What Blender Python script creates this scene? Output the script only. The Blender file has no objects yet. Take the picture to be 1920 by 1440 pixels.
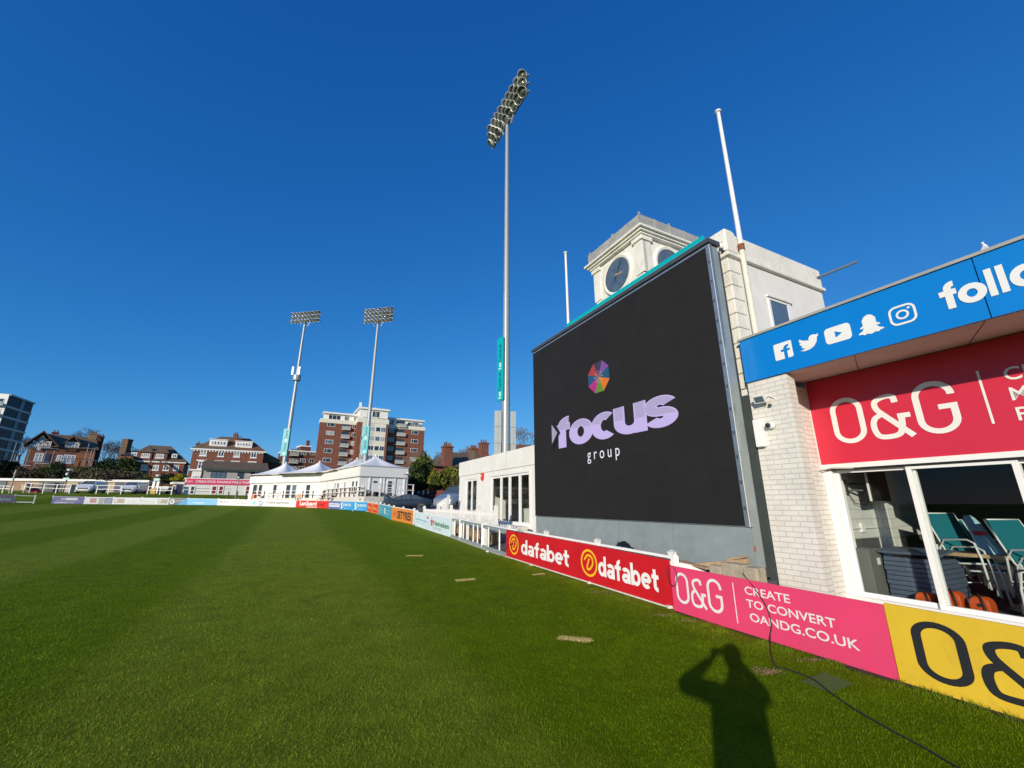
import bpy, bmesh, math, random
import numpy as np
from mathutils import Vector, Matrix, Quaternion
random.seed(7); np.random.seed(7)
R = math.radians
SC = bpy.context.scene
COL = SC.collection
# ---------------------------------------------------------------- camera
EYE = Vector((0, 0, 1.65)); FPX = 787.67; PITCH = R(15.9)
cd = bpy.data.cameras.new('camera'); cam = bpy.data.objects.new('camera', cd); COL.objects.link(cam)
cd.sensor_fit = 'HORIZONTAL'; cd.sensor_width = 36; cd.lens = 36 * FPX / 1920
cd.clip_start = 0.015; cd.clip_end = 3000
cam.location = EYE; cam.rotation_euler = (R(90) + PITCH, 0, 0)
SC.camera = cam
# ---------------------------------------------------------------- sun and sky
SUN_AZ = 23.4; SUN_EL = 15.2          # direction the light travels, degrees from +Y towards +X
wd = bpy.data.worlds.new('World'); SC.world = wd; wd.use_nodes = True
nt = wd.node_tree; bg = nt.nodes['Background']
sky = nt.nodes.new('ShaderNodeTexSky'); sky.sky_type = 'NISHITA'; sky.sun_disc = False
sky.sun_elevation = R(SUN_EL); sky.sun_rotation = R(180 + SUN_AZ)
sky.air_density = 1.0; sky.dust_density = 0.0; sky.ozone_density = 8.0
# the phone's rendering of the sky: a per channel tone curve on the sky colour (deeper blue, flatter towards the zenith)
spx = nt.nodes.new('ShaderNodeSeparateColor'); cbx = nt.nodes.new('ShaderNodeCombineColor'); nt.links.new(sky.outputs[0], spx.inputs[0])
for ch, (g_, k_) in enumerate(((1.43, .098), (.86, .150), (.60, .264))):
    pw = nt.nodes.new('ShaderNodeMath'); pw.operation = 'POWER'; pw.inputs[1].default_value = g_; ml = nt.nodes.new('ShaderNodeMath'); ml.operation = 'MULTIPLY'; ml.inputs[1].default_value = k_ / .10
    nt.links.new(spx.outputs[ch], pw.inputs[0]); nt.links.new(pw.outputs[0], ml.inputs[0]); nt.links.new(ml.outputs[0], cbx.inputs[ch])
nt.links.new(cbx.outputs[0], bg.inputs['Color'])
bg.inputs['Strength'].default_value = 0.10
sl = bpy.data.lights.new('sun', 'SUN'); sun = bpy.data.objects.new('sun', sl); COL.objects.link(sun)
sl.energy = 4.6; sl.angle = R(0.53); sl.color = (1.0, 0.90, 0.74)
sd = Vector((math.sin(R(SUN_AZ)) * math.cos(R(SUN_EL)), math.cos(R(SUN_AZ)) * math.cos(R(SUN_EL)), -math.sin(R(SUN_EL))))
sun.rotation_euler = sd.to_track_quat('-Z', 'Y').to_euler(); sun.location = (-20, -50, 30)
SC.view_settings.view_transform = 'Standard'; SC.view_settings.look = 'None'
SC.view_settings.exposure = 0.0; SC.view_settings.gamma = 1.0
# ---------------------------------------------------------------- back-projection: pixel of the 1920x1440 photo -> point in the place
FWD = Vector((0, math.cos(PITCH), math.sin(PITCH))); UPV = Vector((0, -math.sin(PITCH), math.cos(PITCH)))
def ray(x, y): return Vector(((x - 960) / FPX, 0, 0)) + FWD - UPV * ((y - 720) / FPX)
def pt(x, y, D): return EYE + ray(x, y) * D
AZC = R(26.8)                           # the right hand complex: local axes d (into it), s (along it), z
VH = Vector((math.cos(AZC), math.sin(AZC), 0)); UH = Vector((-math.sin(AZC), math.cos(AZC), 0))
def W(d, s, z=0): return VH * d + UH * s + Vector((0, 0, z))
def on_d(x, y, d):
    r = ray(x, y); P = EYE + r * (d / r.dot(VH)); return P.dot(UH), P.z
def on_s(x, y, s):
    r = ray(x, y); P = EYE + r * (s / r.dot(UH)); return P.dot(VH), P.z
def on_z(x, y, z):
    r = ray(x, y); return EYE + r * ((z - EYE.z) / r.z)
# ---------------------------------------------------------------- materials
MATS = {}
def mat(name, col, rough=0.6, var=0.12, scale=3.0, bump=0.0, bscale=60.0, metal=0.0, spec=None, streak=0.0, coat=0.0, emit=None, estr=0.0, dirt=None, dirtamt=0.0):
    if name in MATS: return MATS[name]
    m = bpy.data.materials.new(name); m.use_nodes = True; t = m.node_tree; b = t.nodes['Principled BSDF']
    b.inputs['Roughness'].default_value = rough; b.inputs['Metallic'].default_value = metal
    if spec is not None: b.inputs['Specular IOR Level'].default_value = spec
    if coat: b.inputs['Coat Weight'].default_value = coat; b.inputs['Coat Roughness'].default_value = 0.08
    if emit: b.inputs['Emission Color'].default_value = (*emit, 1); b.inputs['Emission Strength'].default_value = estr
    tc = t.nodes.new('ShaderNodeTexCoord')
    src = tc.outputs['Object']
    n = t.nodes.new('ShaderNodeTexNoise'); n.inputs['Scale'].default_value = scale; n.inputs['Detail'].default_value = 6; n.inputs['Roughness'].default_value = 0.65
    if streak:
        mp = t.nodes.new('ShaderNodeMapping'); mp.inputs['Scale'].default_value = (1, 1, 1 / streak); t.links.new(src, mp.inputs[0]); t.links.new(mp.outputs[0], n.inputs['Vector'])
    else: t.links.new(src, n.inputs['Vector'])
    r = t.nodes.new('ShaderNodeValToRGB'); e = r.color_ramp.elements
    e[0].position = 0.3; e[1].position = 0.72
    e[0].color = (*[c * (1 - var) for c in col], 1); e[1].color = (*[min(1, c * (1 + var * 0.7)) for c in col], 1)
    t.links.new(n.outputs['Fac'], r.inputs[0]); out = r.outputs[0]
    if dirt:
        n3 = t.nodes.new('ShaderNodeTexNoise'); n3.inputs['Scale'].default_value = scale * 2.3; n3.inputs['Detail'].default_value = 9; n3.inputs['Roughness'].default_value = 0.75
        mp3 = t.nodes.new('ShaderNodeMapping'); mp3.inputs['Scale'].default_value = (1, 1, 0.35); mp3.inputs['Location'].default_value = (3, 7, 1)
        t.links.new(src, mp3.inputs[0]); t.links.new(mp3.outputs[0], n3.inputs['Vector'])
        r3 = t.nodes.new('ShaderNodeValToRGB'); r3.color_ramp.elements[0].position = 0.52; r3.color_ramp.elements[1].position = 0.72
        r3.color_ramp.elements[1].color = (dirtamt, dirtamt, dirtamt, 1)
        t.links.new(n3.outputs['Fac'], r3.inputs[0])
        mx = t.nodes.new('ShaderNodeMix'); mx.data_type = 'RGBA'; t.links.new(r3.outputs[0], mx.inputs[0]); t.links.new(out, mx.inputs[6]); mx.inputs[7].default_value = (*dirt, 1)
        out = mx.outputs[2]
    t.links.new(out, b.inputs['Base Color'])
    if bump:
        n2 = t.nodes.new('ShaderNodeTexNoise'); n2.inputs['Scale'].default_value = bscale; n2.inputs['Detail'].default_value = 4; t.links.new(src, n2.inputs['Vector'])
        bp = t.nodes.new('ShaderNodeBump'); bp.inputs['Strength'].default_value = bump; bp.inputs['Distance'].default_value = 0.02
        t.links.new(n2.outputs['Fac'], bp.inputs['Height']); t.links.new(bp.outputs[0], b.inputs['Normal'])
    MATS[name] = m; return m
def brickmat(name, c1, c2, mortar, bw=0.225, bh=0.075, mw=0.01, offset=.5, var=0.15, rough=0.85, bump=0.6, scale=1.0, spec=.3):
    if name in MATS: return MATS[name]
    m = bpy.data.materials.new(name); m.use_nodes = True; t = m.node_tree; b = t.nodes['Principled BSDF']; b.inputs['Roughness'].default_value = rough; b.inputs['Specular IOR Level'].default_value = spec
    tc = t.nodes.new('ShaderNodeTexCoord'); sp = t.nodes.new('ShaderNodeSeparateXYZ'); cb = t.nodes.new('ShaderNodeCombineXYZ'); t.links.new(tc.outputs['Object'], sp.inputs[0])
    ad = t.nodes.new('ShaderNodeMath'); ad.operation = 'ADD'; t.links.new(sp.outputs[0], ad.inputs[0]); t.links.new(sp.outputs[1], ad.inputs[1])
    t.links.new(ad.outputs[0], cb.inputs[0]); t.links.new(sp.outputs[2], cb.inputs[1])
    k = t.nodes.new('ShaderNodeTexBrick'); t.links.new(cb.outputs[0], k.inputs['Vector'])
    k.offset = offset; k.inputs['Scale'].default_value = 1; k.inputs['Brick Width'].default_value = bw; k.inputs['Row Height'].default_value = bh; k.inputs['Mortar Size'].default_value = mw; k.inputs['Mortar Smooth'].default_value = 0.4
    k.inputs['Color1'].default_value = (*c1, 1); k.inputs['Color2'].default_value = (*c2, 1); k.inputs['Mortar'].default_value = (*mortar, 1)
    n = t.nodes.new('ShaderNodeTexNoise'); n.inputs['Scale'].default_value = 1.7 * scale; n.inputs['Detail'].default_value = 8; n.inputs['Roughness'].default_value = 0.7; t.links.new(tc.outputs['Object'], n.inputs['Vector'])
    mr = t.nodes.new('ShaderNodeMapRange'); mr.inputs[1].default_value = 0.3; mr.inputs[2].default_value = 0.7; mr.inputs[3].default_value = 1 - var; mr.inputs[4].default_value = 1 + var * 0.6; t.links.new(n.outputs['Fac'], mr.inputs[0])
    mx = t.nodes.new('ShaderNodeMix'); mx.data_type = 'RGBA'; mx.blend_type = 'MULTIPLY'; mx.inputs[0].default_value = 1; t.links.new(k.outputs['Color'], mx.inputs[6]); t.links.new(mr.outputs[0], mx.inputs[7])
    t.links.new(mx.outputs[2], b.inputs['Base Color'])
    bp = t.nodes.new('ShaderNodeBump'); bp.inputs['Strength'].default_value = bump; bp.inputs['Distance'].default_value = 0.006; bp.invert = True
    n2 = t.nodes.new('ShaderNodeTexNoise'); n2.inputs['Scale'].default_value = 40; t.links.new(tc.outputs['Object'], n2.inputs['Vector'])
    a2 = t.nodes.new('ShaderNodeMath'); a2.operation = 'MULTIPLY_ADD'; a2.inputs[1].default_value = 0.35; t.links.new(n2.outputs['Fac'], a2.inputs[0]); t.links.new(k.outputs['Fac'], a2.inputs[2])
    t.links.new(a2.outputs[0], bp.inputs['Height']); t.links.new(bp.outputs[0], b.inputs['Normal'])
    MATS[name] = m; return m
def clearglass(name, tint=(0.93, 0.95, 0.94), refl=1.0):
    if name in MATS: return MATS[name]
    m = bpy.data.materials.new(name); m.use_nodes = True; t = m.node_tree
    for n in list(t.nodes): t.nodes.remove(n)
    o = t.nodes.new('ShaderNodeOutputMaterial'); mx = t.nodes.new('ShaderNodeMixShader'); tr = t.nodes.new('ShaderNodeBsdfTransparent'); gl = t.nodes.new('ShaderNodeBsdfGlossy'); lw = t.nodes.new('ShaderNodeLayerWeight'); pw = t.nodes.new('ShaderNodeMath'); pw.operation = 'POWER'; pw.inputs[1].default_value = 4.5; fr = t.nodes.new('ShaderNodeMath'); fr.operation = 'MULTIPLY_ADD'; fr.inputs[1].default_value = .35; fr.inputs[2].default_value = .012; t.links.new(lw.outputs['Facing'], pw.inputs[0]); t.links.new(pw.outputs[0], fr.inputs[0])
    gl.inputs['Roughness'].default_value = 0.015; tr.inputs['Color'].default_value = (*tint, 1); gl.inputs['Color'].default_value = (refl, refl, refl, 1)
    t.links.new(fr.outputs[0], mx.inputs[0]); t.links.new(tr.outputs[0], mx.inputs[1]); t.links.new(gl.outputs[0], mx.inputs[2]); t.links.new(mx.outputs[0], o.inputs[0])
    MATS[name] = m; return m
M_white = mat('white_render', (0.77, 0.75, 0.70), 0.8, 0.07, 1.6, 0.25, 40, dirt=(0.42, 0.38, 0.30), dirtamt=0.14)
M_stone = mat('weathered_white_stucco', (0.78, 0.755, 0.68), 0.85, 0.10, 1.4, 0.4, 25, dirt=(0.34, 0.29, 0.21), dirtamt=0.5)
M_wpaint = mat('white_paint', (0.80, 0.79, 0.75), 0.45, 0.06, 2.5, dirt=(0.5, 0.46, 0.38), dirtamt=0.3)
M_upvc = mat('white_plastic', (0.82, 0.82, 0.80), 0.35, 0.03, 2)
M_offw = mat('offwhite_old_paint', (0.70, 0.67, 0.58), 0.6, 0.15, 6, dirt=(0.33, 0.27, 0.18), dirtamt=0.6)
M_galv = mat('galvanised_steel', (0.42, 0.45, 0.46), 0.42, 0.16, 5, 0.05, 30, metal=0.75)
M_galvd = mat('dull_galvanised_steel', (0.30, 0.35, 0.35), 0.5, 0.14, 2.5, 0.03, 8, metal=0.2)
M_dark = mat('dark_grey_metal', (0.06, 0.065, 0.07), 0.5, 0.2, 4)
M_black = mat('black_rubber', (0.015, 0.015, 0.016), 0.55, 0.2, 5)
M_glassd = mat('dark_window_glass', (0.025, 0.032, 0.04), 0.04, 0.3, 0.6, spec=0.9)
M_glassb = mat('blue_grey_window_glass', (0.10, 0.15, 0.20), 0.05, 0.3, 0.6, spec=0.9)
M_glassc = mat('curtained_window_glass', (0.36, 0.38, 0.36), 0.12, 0.35, 1.5, spec=0.8)
M_cglass = clearglass('clear_glass')
M_wood = mat('raw_timber', (0.42, 0.29, 0.16), 0.75, 0.25, 8, 0.3, 50)
M_dwood = mat('dark_brown_timber', (0.10, 0.055, 0.035), 0.7, 0.3, 6)
M_teal = mat('teal_panel', (0.0, 0.40, 0.43), 0.4, 0.05, 2)
M_navy = mat('navy_ink', (0.01, 0.03, 0.09), 0.5, 0.05, 3)
M_ink = mat('black_ink', (0.02, 0.02, 0.022), 0.5, 0.1, 3)
M_wink = mat('white_vinyl', (0.80, 0.79, 0.76), 0.4, 0.05, 3)
M_brick = brickmat('red_brick', (0.21, 0.055, 0.030), (0.165, 0.042, 0.024), (0.22, 0.15, 0.11), bw=0.24, bh=0.08, var=0.25)
M_brickd = brickmat('brown_red_brick', (0.14, 0.042, 0.027), (0.11, 0.035, 0.022), (0.15, 0.10, 0.075), bw=0.24, bh=0.08, var=0.25)
M_roof = mat('brown_clay_tiles', (0.15, 0.10, 0.06), 0.8, 0.3, 1.2, 0.6, 14, dirt=(0.20, 0.17, 0.05), dirtamt=0.5)
M_roofr = mat('red_brown_tiles', (0.19, 0.085, 0.045), 0.8, 0.3, 1.2, 0.6, 14)
# ---------------------------------------------------------------- mesh builder
OFF = {}
def tag(o, label=None, cat=None, group=None, kind=None):
    if label: o['label'] = label
    if cat: o['category'] = cat
    if group: o['group'] = group
    if kind: o['kind'] = kind
    return o
def thing(name, label, cat, base, rotz=0.0, group=None):
    """Empty at the thing's base; `base` is in the thing's own (rotated) authoring frame."""
    o = bpy.data.objects.new(name, None); COL.objects.link(o); o.empty_display_size = 0.2
    b = Vector(base); o.location = Matrix.Rotation(rotz, 3, 'Z') @ b; o.rotation_euler = (0, 0, rotz)
    OFF[o.name] = b
    return tag(o, label, cat, group)
class MB:
    def __init__(s): s.v = []; s.f = []; s.mi = []; s.m = []
    def _i(s, m):
        if m not in s.m: s.m.append(m)
        return s.m.index(m)
    def add(s, vs, fs, m):
        k = len(s.v); s.v += [tuple(v) for v in vs]; i = s._i(m)
        for f in fs: s.f.append([a + k for a in f]); s.mi.append(i)
    def box(s, x0, y0, z0, x1, y1, z1, m):
        x0, x1 = sorted((x0, x1)); y0, y1 = sorted((y0, y1)); z0, z1 = sorted((z0, z1))
        s.add([(x0, y0, z0), (x1, y0, z0), (x1, y1, z0), (x0, y1, z0), (x0, y0, z1), (x1, y0, z1), (x1, y1, z1), (x0, y1, z1)],
              [(0, 3, 2, 1), (4, 5, 6, 7), (0, 1, 5, 4), (1, 2, 6, 5), (2, 3, 7, 6), (3, 0, 4, 7)], m); return s
    def obox(s, c, ax, ay, az, m):          # oriented box: centre and three half-axis vectors
        c, ax, ay, az = Vector(c), Vector(ax), Vector(ay), Vector(az)
        vs = [c + ax * i + ay * j + az * k for k in (-1, 1) for (i, j) in ((-1, -1), (1, -1), (1, 1), (-1, 1))]
        s.add(vs, [(0, 3, 2, 1), (4, 5, 6, 7), (0, 1, 5, 4), (1, 2, 6, 5), (2, 3, 7, 6), (3, 0, 4, 7)], m); return s
    def bar(s, a, b, w, h, m, up=(0, 0, 1)):
        a, b = Vector(a), Vector(b); d = b - a; L = d.length; d.normalize(); u = Vector(up)
        x = d.cross(u)
        if x.length < 1e-4: x = d.cross(Vector((1, 0, 0)))
        x.normalize(); u = x.cross(d)
        return s.obox((a + b) / 2, d * (L / 2), x * (w / 2), u * (h / 2), m)
    def cyl(s, a, b, r0, m, r1=None, n=10, caps=True):
        a, b = Vector(a), Vector(b); r1 = r0 if r1 is None else r1; d = (b - a).normalized()
        x = d.orthogonal().normalized(); y = d.cross(x)
        vs = []
        for p, r in ((a, r0), (b, r1)):
            for i in range(n):
                t = 2 * math.pi * i / n; vs.append(p + (x * math.cos(t) + y * math.sin(t)) * r)
        fs = [(i, (i + 1) % n, n + (i + 1) % n, n + i) for i in range(n)]
        if caps: fs += [tuple(range(n - 1, -1, -1)), tuple(range(n, 2 * n))]
        s.add(vs, fs, m); return s
    def tube(s, pts, r, m, n=6):
        pts = [Vector(p) for p in pts]; vs = []; k = len(pts); x = None
        for i, p in enumerate(pts):
            d = (pts[min(i + 1, k - 1)] - pts[max(i - 1, 0)]).normalized()
            x = (d.orthogonal() if x is None else x - d * x.dot(d)).normalized(); y = d.cross(x)
            rr = r[i] if isinstance(r, (list, tuple)) else r
            for j in range(n):
                t = 2 * math.pi * j / n; vs.append(p + (x * math.cos(t) + y * math.sin(t)) * rr)
        fs = [(i * n + j, i * n + (j + 1) % n, (i + 1) * n + (j + 1) % n, (i + 1) * n + j) for i in range(k - 1) for j in range(n)]
        fs += [tuple(range(n - 1, -1, -1)), tuple(range((k - 1) * n, k * n))]
        s.add(vs, fs, m); return s
    def prism(s, poly, ext, m):             # closed polygon (3D points) pushed along ext
        n = len(poly); e = Vector(ext); a = [Vector(p) for p in poly]; b = [p + e for p in a]
        s.add(a + b, [tuple(range(n))[::-1], tuple(range(n, 2 * n))] + [(i, (i + 1) % n, n + (i + 1) % n, n + i) for i in range(n)], m); return s
    def poly(s, pts, m): s.add(pts, [tuple(range(len(pts)))], m); return s
    def loft(s, rings, m, closed=True, caps=True):
        n = len(rings[0]); vs = [p for r in rings for p in r]; fs = []
        for i in range(len(rings) - 1):
            for j in range(n if closed else n - 1):
                fs.append((i * n + j, i * n + (j + 1) % n, (i + 1) * n + (j + 1) % n, (i + 1) * n + j))
        if caps: fs += [tuple(range(n - 1, -1, -1)), tuple(range((len(rings) - 1) * n, len(rings) * n))]
        s.add(vs, fs, m); return s
    def lathe(s, prof, c, m, n=16, axis=Vector((0, 0, 1))):  # prof: (radius, height) list about axis through c
        c = Vector(c); axis = Vector(axis).normalized(); x = axis.orthogonal().normalized(); y = axis.cross(x)
        rings = [[c + axis * h + (x * math.cos(2 * math.pi * i / n) + y * math.sin(2 * math.pi * i / n)) * max(r, 1e-4) for i in range(n)] for r, h in prof]
        return s.loft(rings, m)
    def ball(s, c, rx, ry, rz, m, n=12, k=7):
        c = Vector(c); rings = []
        for i in range(k + 1):
            t = -math.pi / 2 + math.pi * i / k; q = max(math.cos(t), 0.02)
            rings.append([c + Vector((rx * q * math.cos(2 * math.pi * j / n), ry * q * math.sin(2 * math.pi * j / n), rz * math.sin(t))) for j in range(n)])
        return s.loft(rings, m)
    def build(s, name, parent=None, smooth=False, off=None, fix=True, bevel=0.0):
        me = bpy.data.meshes.new(name)
        o3 = Vector((0, 0, 0)) if parent is None else OFF.get(parent.name, Vector((0, 0, 0)))
        if off is not None: o3 = Vector(off)
        me.from_pydata([(v[0] - o3.x, v[1] - o3.y, v[2] - o3.z) for v in s.v], [], s.f)
        for m in s.m: me.materials.append(m)
        me.polygons.foreach_set('material_index', s.mi)
        if fix:
            bm = bmesh.new(); bm.from_mesh(me); bmesh.ops.recalc_face_normals(bm, faces=bm.faces)
            bm.to_mesh(me); bm.free()
        if smooth: me.polygons.foreach_set('use_smooth', [True] * len(me.polygons))
        me.update()
        o = bpy.data.objects.new(name, me); COL.objects.link(o)
        if bevel:
            md = o.modifiers.new('bevel', 'BEVEL'); md.width = bevel; md.segments = 2; md.limit_method = 'ANGLE'
        if parent is not None: o.parent = parent; OFF[o.name] = o3
        return o
def solo(mb, name, label, cat, base, rotz=0.0, group=None, smooth=False, kind=None, bevel=0.0):
    """one-mesh top-level thing; geometry authored in the frame rotated by rotz about the world origin"""
    o = mb.build(name, None, smooth, off=base, bevel=bevel)
    o.location = Matrix.Rotation(rotz, 3, 'Z') @ Vector(base); o.rotation_euler = (0, 0, rotz); OFF[o.name] = Vector(base)
    return tag(o, label, cat, group, kind)
def children(o): return [c for c in bpy.data.objects if c.parent == o]
def dup(root, loc=None, rotz=None, label=None, parent=None):
    r = root.copy(); COL.objects.link(r); OFF[r.name] = OFF.get(root.name, Vector((0, 0, 0)))
    if loc is not None: r.location = loc
    if rotz is not None: r.rotation_euler = (0, 0, rotz)
    if label: r['label'] = label
    if parent is not None: r.parent = parent
    for ch in children(root): dup(ch, parent=r)
    return r
# ---------------------------------------------------------------- flat lettering and marks
class Plate:
    """a flat face: origin = lower left corner seen from the front, ex to the right, ey up, en outwards"""
    def __init__(s, o, ex, ey, en): s.o, s.ex, s.ey, s.en = Vector(o), Vector(ex), Vector(ey), Vector(en); s.k = 0
    def p(s, u, v, n=0.003): return s.o + s.ex * u + s.ey * v + s.en * n
    def lift(s):
        s.k += 1; return 0.003 + 0.0004 * (s.k % 40)
_TX = {}
def text_geo(t, bold=0.0):
    if (t, bold) in _TX: return _TX[(t, bold)]
    vs, fs = [], []; x = 0.0; parts = []
    c = bpy.data.curves.new('t', 'FONT'); c.body = t; c.size = 1; c.offset = bold; c.resolution_u = 5
    o = bpy.data.objects.new('t', c); me = bpy.data.meshes.new_from_object(o)
    V = [(v.co.x, v.co.y) for v in me.vertices]; F = [tuple(p.vertices) for p in me.polygons]
    bpy.data.objects.remove(o); bpy.data.curves.remove(c); bpy.data.meshes.remove(me)
    _TX[(t, bold)] = (V, F); return V, F
def put_text(mb, pl, t, u0, u1, v0, v1, m, bold=0.0, n=None, shear=0.0, rot90=False):
    V, F = text_geo(t, bold)
    xs = [a for a, b in V]; ys = [b for a, b in V]; ax, bx, ay, by = min(xs), max(xs), min(ys), max(ys); n = pl.lift() if n is None else n
    out = []
    for a, b in V:
        q, w = (a - ax) / (bx - ax), (b - ay) / (by - ay)
        if rot90: out.append(pl.p(u1 - (u1 - u0) * w, v0 + (v1 - v0) * q, n))
        else: out.append(pl.p(u0 + (u1 - u0) * q + shear * w, v0 + (v1 - v0) * w, n))
    mb.add(out, F, m)
def put_poly(mb, pl, pts, m, n=None):
    n = pl.lift() if n is None else n; mb.poly([pl.p(u, v, n) for u, v in pts], m)
def put_rect(mb, pl, u0, v0, u1, v1, m, n=None): put_poly(mb, pl, [(u0, v0), (u1, v0), (u1, v1), (u0, v1)], m, n)
def rrect(u0, v0, u1, v1, r, k=5):
    out = []
    for cx, cy, a in ((u1 - r, v0 + r, -90), (u1 - r, v1 - r, 0), (u0 + r, v1 - r, 90), (u0 + r, v0 + r, 180)):
        out += [(cx + r * math.cos(R(a + 90 * i / k)), cy + r * math.sin(R(a + 90 * i / k))) for i in range(k + 1)]
    return out
def ell(cx, cy, rx, ry, a0=0, a1=360, k=28): return [(cx + rx * math.cos(R(a0 + (a1 - a0) * i / k)), cy + ry * math.sin(R(a0 + (a1 - a0) * i / k))) for i in range(k + 1)]
def ribbon(mb, pl, pts, w, m, n=None, closed=False):
    n = pl.lift() if n is None else n
    if closed and (abs(pts[0][0] - pts[-1][0]) + abs(pts[0][1] - pts[-1][1])) < 1e-6: pts = pts[:-1]
    P = [Vector((a, b)) for a, b in pts]; k = len(P); L = []; Rr = []
    for i in range(k):
        if closed: a, b, c = P[i - 1], P[i], P[(i + 1) % k]
        else: a, b, c = P[max(i - 1, 0)], P[i], P[min(i + 1, k - 1)]
        d1 = (b - a).normalized() if (b - a).length > 1e-9 else (c - b).normalized(); d2 = (c - b).normalized() if (c - b).length > 1e-9 else d1
        n1 = Vector((-d1.y, d1.x)); n2 = Vector((-d2.y, d2.x)); nn = n1 + n2
        nn = n1 if nn.length < 1e-6 else nn.normalized()
        sc = min(2.0, 1 / max(nn.dot(n1), 0.35)); L.append(b + nn * w / 2 * sc); Rr.append(b - nn * w / 2 * sc)
    vs = [pl.p(q.x, q.y, n) for q in L] + [pl.p(q.x, q.y, n) for q in Rr]
    mb.add(vs, [(i, (i + 1) % k, k + (i + 1) % k, k + i) for i in range(k if closed else k - 1)], m)
def spl(pts, k=6):
    out = []; P = [pts[0]] + list(pts) + [pts[-1]]
    for i in range(1, len(P) - 2):
        for j in range(k):
            t = j / k; a, b, c, d = P[i - 1], P[i], P[i + 1], P[i + 2]
            out.append(tuple(0.5 * (2 * b[q] + (c[q] - a[q]) * t + (2 * a[q] - 5 * b[q] + 4 * c[q] - d[q]) * t * t + (3 * b[q] - a[q] - 3 * c[q] + d[q]) * t ** 3) for q in (0, 1)))
    return out + [pts[-1]]
def glyph(ch, w, wf=1.0, tp=1.42):
    """centre-line strokes in a cell: x-height 1, ascender 1.42; returns (width, [(points, closed)])"""
    h = w / 2; B = 0.92 * wf; Cw = .82 * wf; Aw = .86 * wf; Sw = .80 * wf
    if ch == 'o': return B, [(ell(B / 2, .5, B / 2 - h, .5 - h), True)]
    if ch == 'c': return Cw, [(ell(Cw / 2 + .03, .5, Cw / 2 - h + .03, .5 - h, 52, 308), False)]
    if ch == 'e': return B, [(ell(B / 2, .5, B / 2 - h, .5 - h, -4, 312) , False), ([(h, .5), (B - h, .5)], False)]
    if ch == 'd': return B, [(ell(B / 2 - .03, .5, B / 2 - h - .03, .5 - h), True), ([(B - h, 0), (B - h, 1.42)], False)]
    if ch == 'b': return B, [(ell(B / 2 + .03, .5, B / 2 - h - .03, .5 - h), True), ([(h, 0), (h, 1.42)], False)]
    if ch == 'a': return Aw, [([(Aw - h, 0)] + ell(Aw / 2, .66, Aw / 2 - h, .34 - h, 0, 150, 14), False), (ell(Aw * .465, .30, Aw * .44 - h, .30 - h * .9), True)]
    if ch == 'f': return .66, [([(.2 + h, 0), (.2 + h, tp - .37)] + ell(.2 + h + .22, tp - .34, .22, .34 - h, 180, 80, 8), False), ([(0, 1 - h), (.64, 1 - h)], False)]
    if ch == 't': return .62, [([(.14 + h, 1.32), (.14 + h, .32)] + ell(.14 + h + .2, .3, .2, .3 - h, 180, 285, 8), False), ([(0, 1 - h), (.6, 1 - h)], False)]
    if ch == 'l': return w, [([(h, 0), (h, 1.42)], False)]
    if ch == 'u': return B, [([(h, 1)] + ell(B / 2, .42, B / 2 - h, .42 - h, 180, 360, 14) + [(B - h, 1)], False), ([(B - h, 0), (B - h, .6)], False)]
    if ch == 's': return Sw, [(ell(Sw / 2, .75 - h / 2, Sw / 2 - h, .25 - h / 2, 18, 270, 16) + ell(Sw / 2, .25 + h / 2, Sw / 2 - h, .25 - h / 2, 90, -162, 16)[1:], False)]
    if ch == 'w': return 1.3, [([(h * .8, 1), (.38, h), (.65, .95), (.92, h), (1.3 - h * .8, 1)], False)]
    if ch == 'O': return .78, [(rrect(h, h, .78 - h, 1.42 - h, .39 - h, 8), True)]
    if ch == 'G': return .78, [([(.78 - h, 1.0)] + ell(.39, 1.42 - .39, .39 - h, .39 - h, 0, 180, 14) + ell(.39, .39, .39 - h, .39 - h, 180, 360, 14) + [(.78 - h, .70), (.44, .70)], False)]
    if ch == '&': return .86, [(spl([(.60 + h * .2, 1.02), (.58, 1.2), (.40, 1.25 - h * .4), (.20, 1.12), (.18 + h * .2, .92), (.30, .74)], 5) + [(.86 - h * .4, 0.03)], False),
                               (spl([(.30, .74), (.12, .62), (h, .38), (.14, .12), (.36, h), (.58, .13), (.66, .36)], 5) + [(.68, .62)], False), ([(.60, .62), (.86, .62)], False)]
    return .4, []
def put_word(mb, pl, word, u0, u1, v0, v1, m, w=.26, gap=.1, wf=1.0, top=None, pen=None):
    x = 0; S = []; top = top or (1.42 if any(c in 'dbflOG&' for c in word) else (1.32 if 't' in word else 1.0))
    for i, ch in enumerate(word):
        gw, st = glyph(ch, w, wf, top); S.append((x, st)); x += gw + gap
    x -= gap; ku = (u1 - u0) / x; kv = (v1 - v0) / top
    for gx, st in S:
        for pts, cl in st:
            # stretch-free pen: build in the glyph cell, then scale
            q = Plate(pl.o + pl.ex * u0 + pl.ey * v0, pl.ex * ku, pl.ey * kv, pl.en); n = pl.lift()
            ribbon(mb, q, [(a + gx, b) for a, b in pts], pen or w, m, n, cl)
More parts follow.
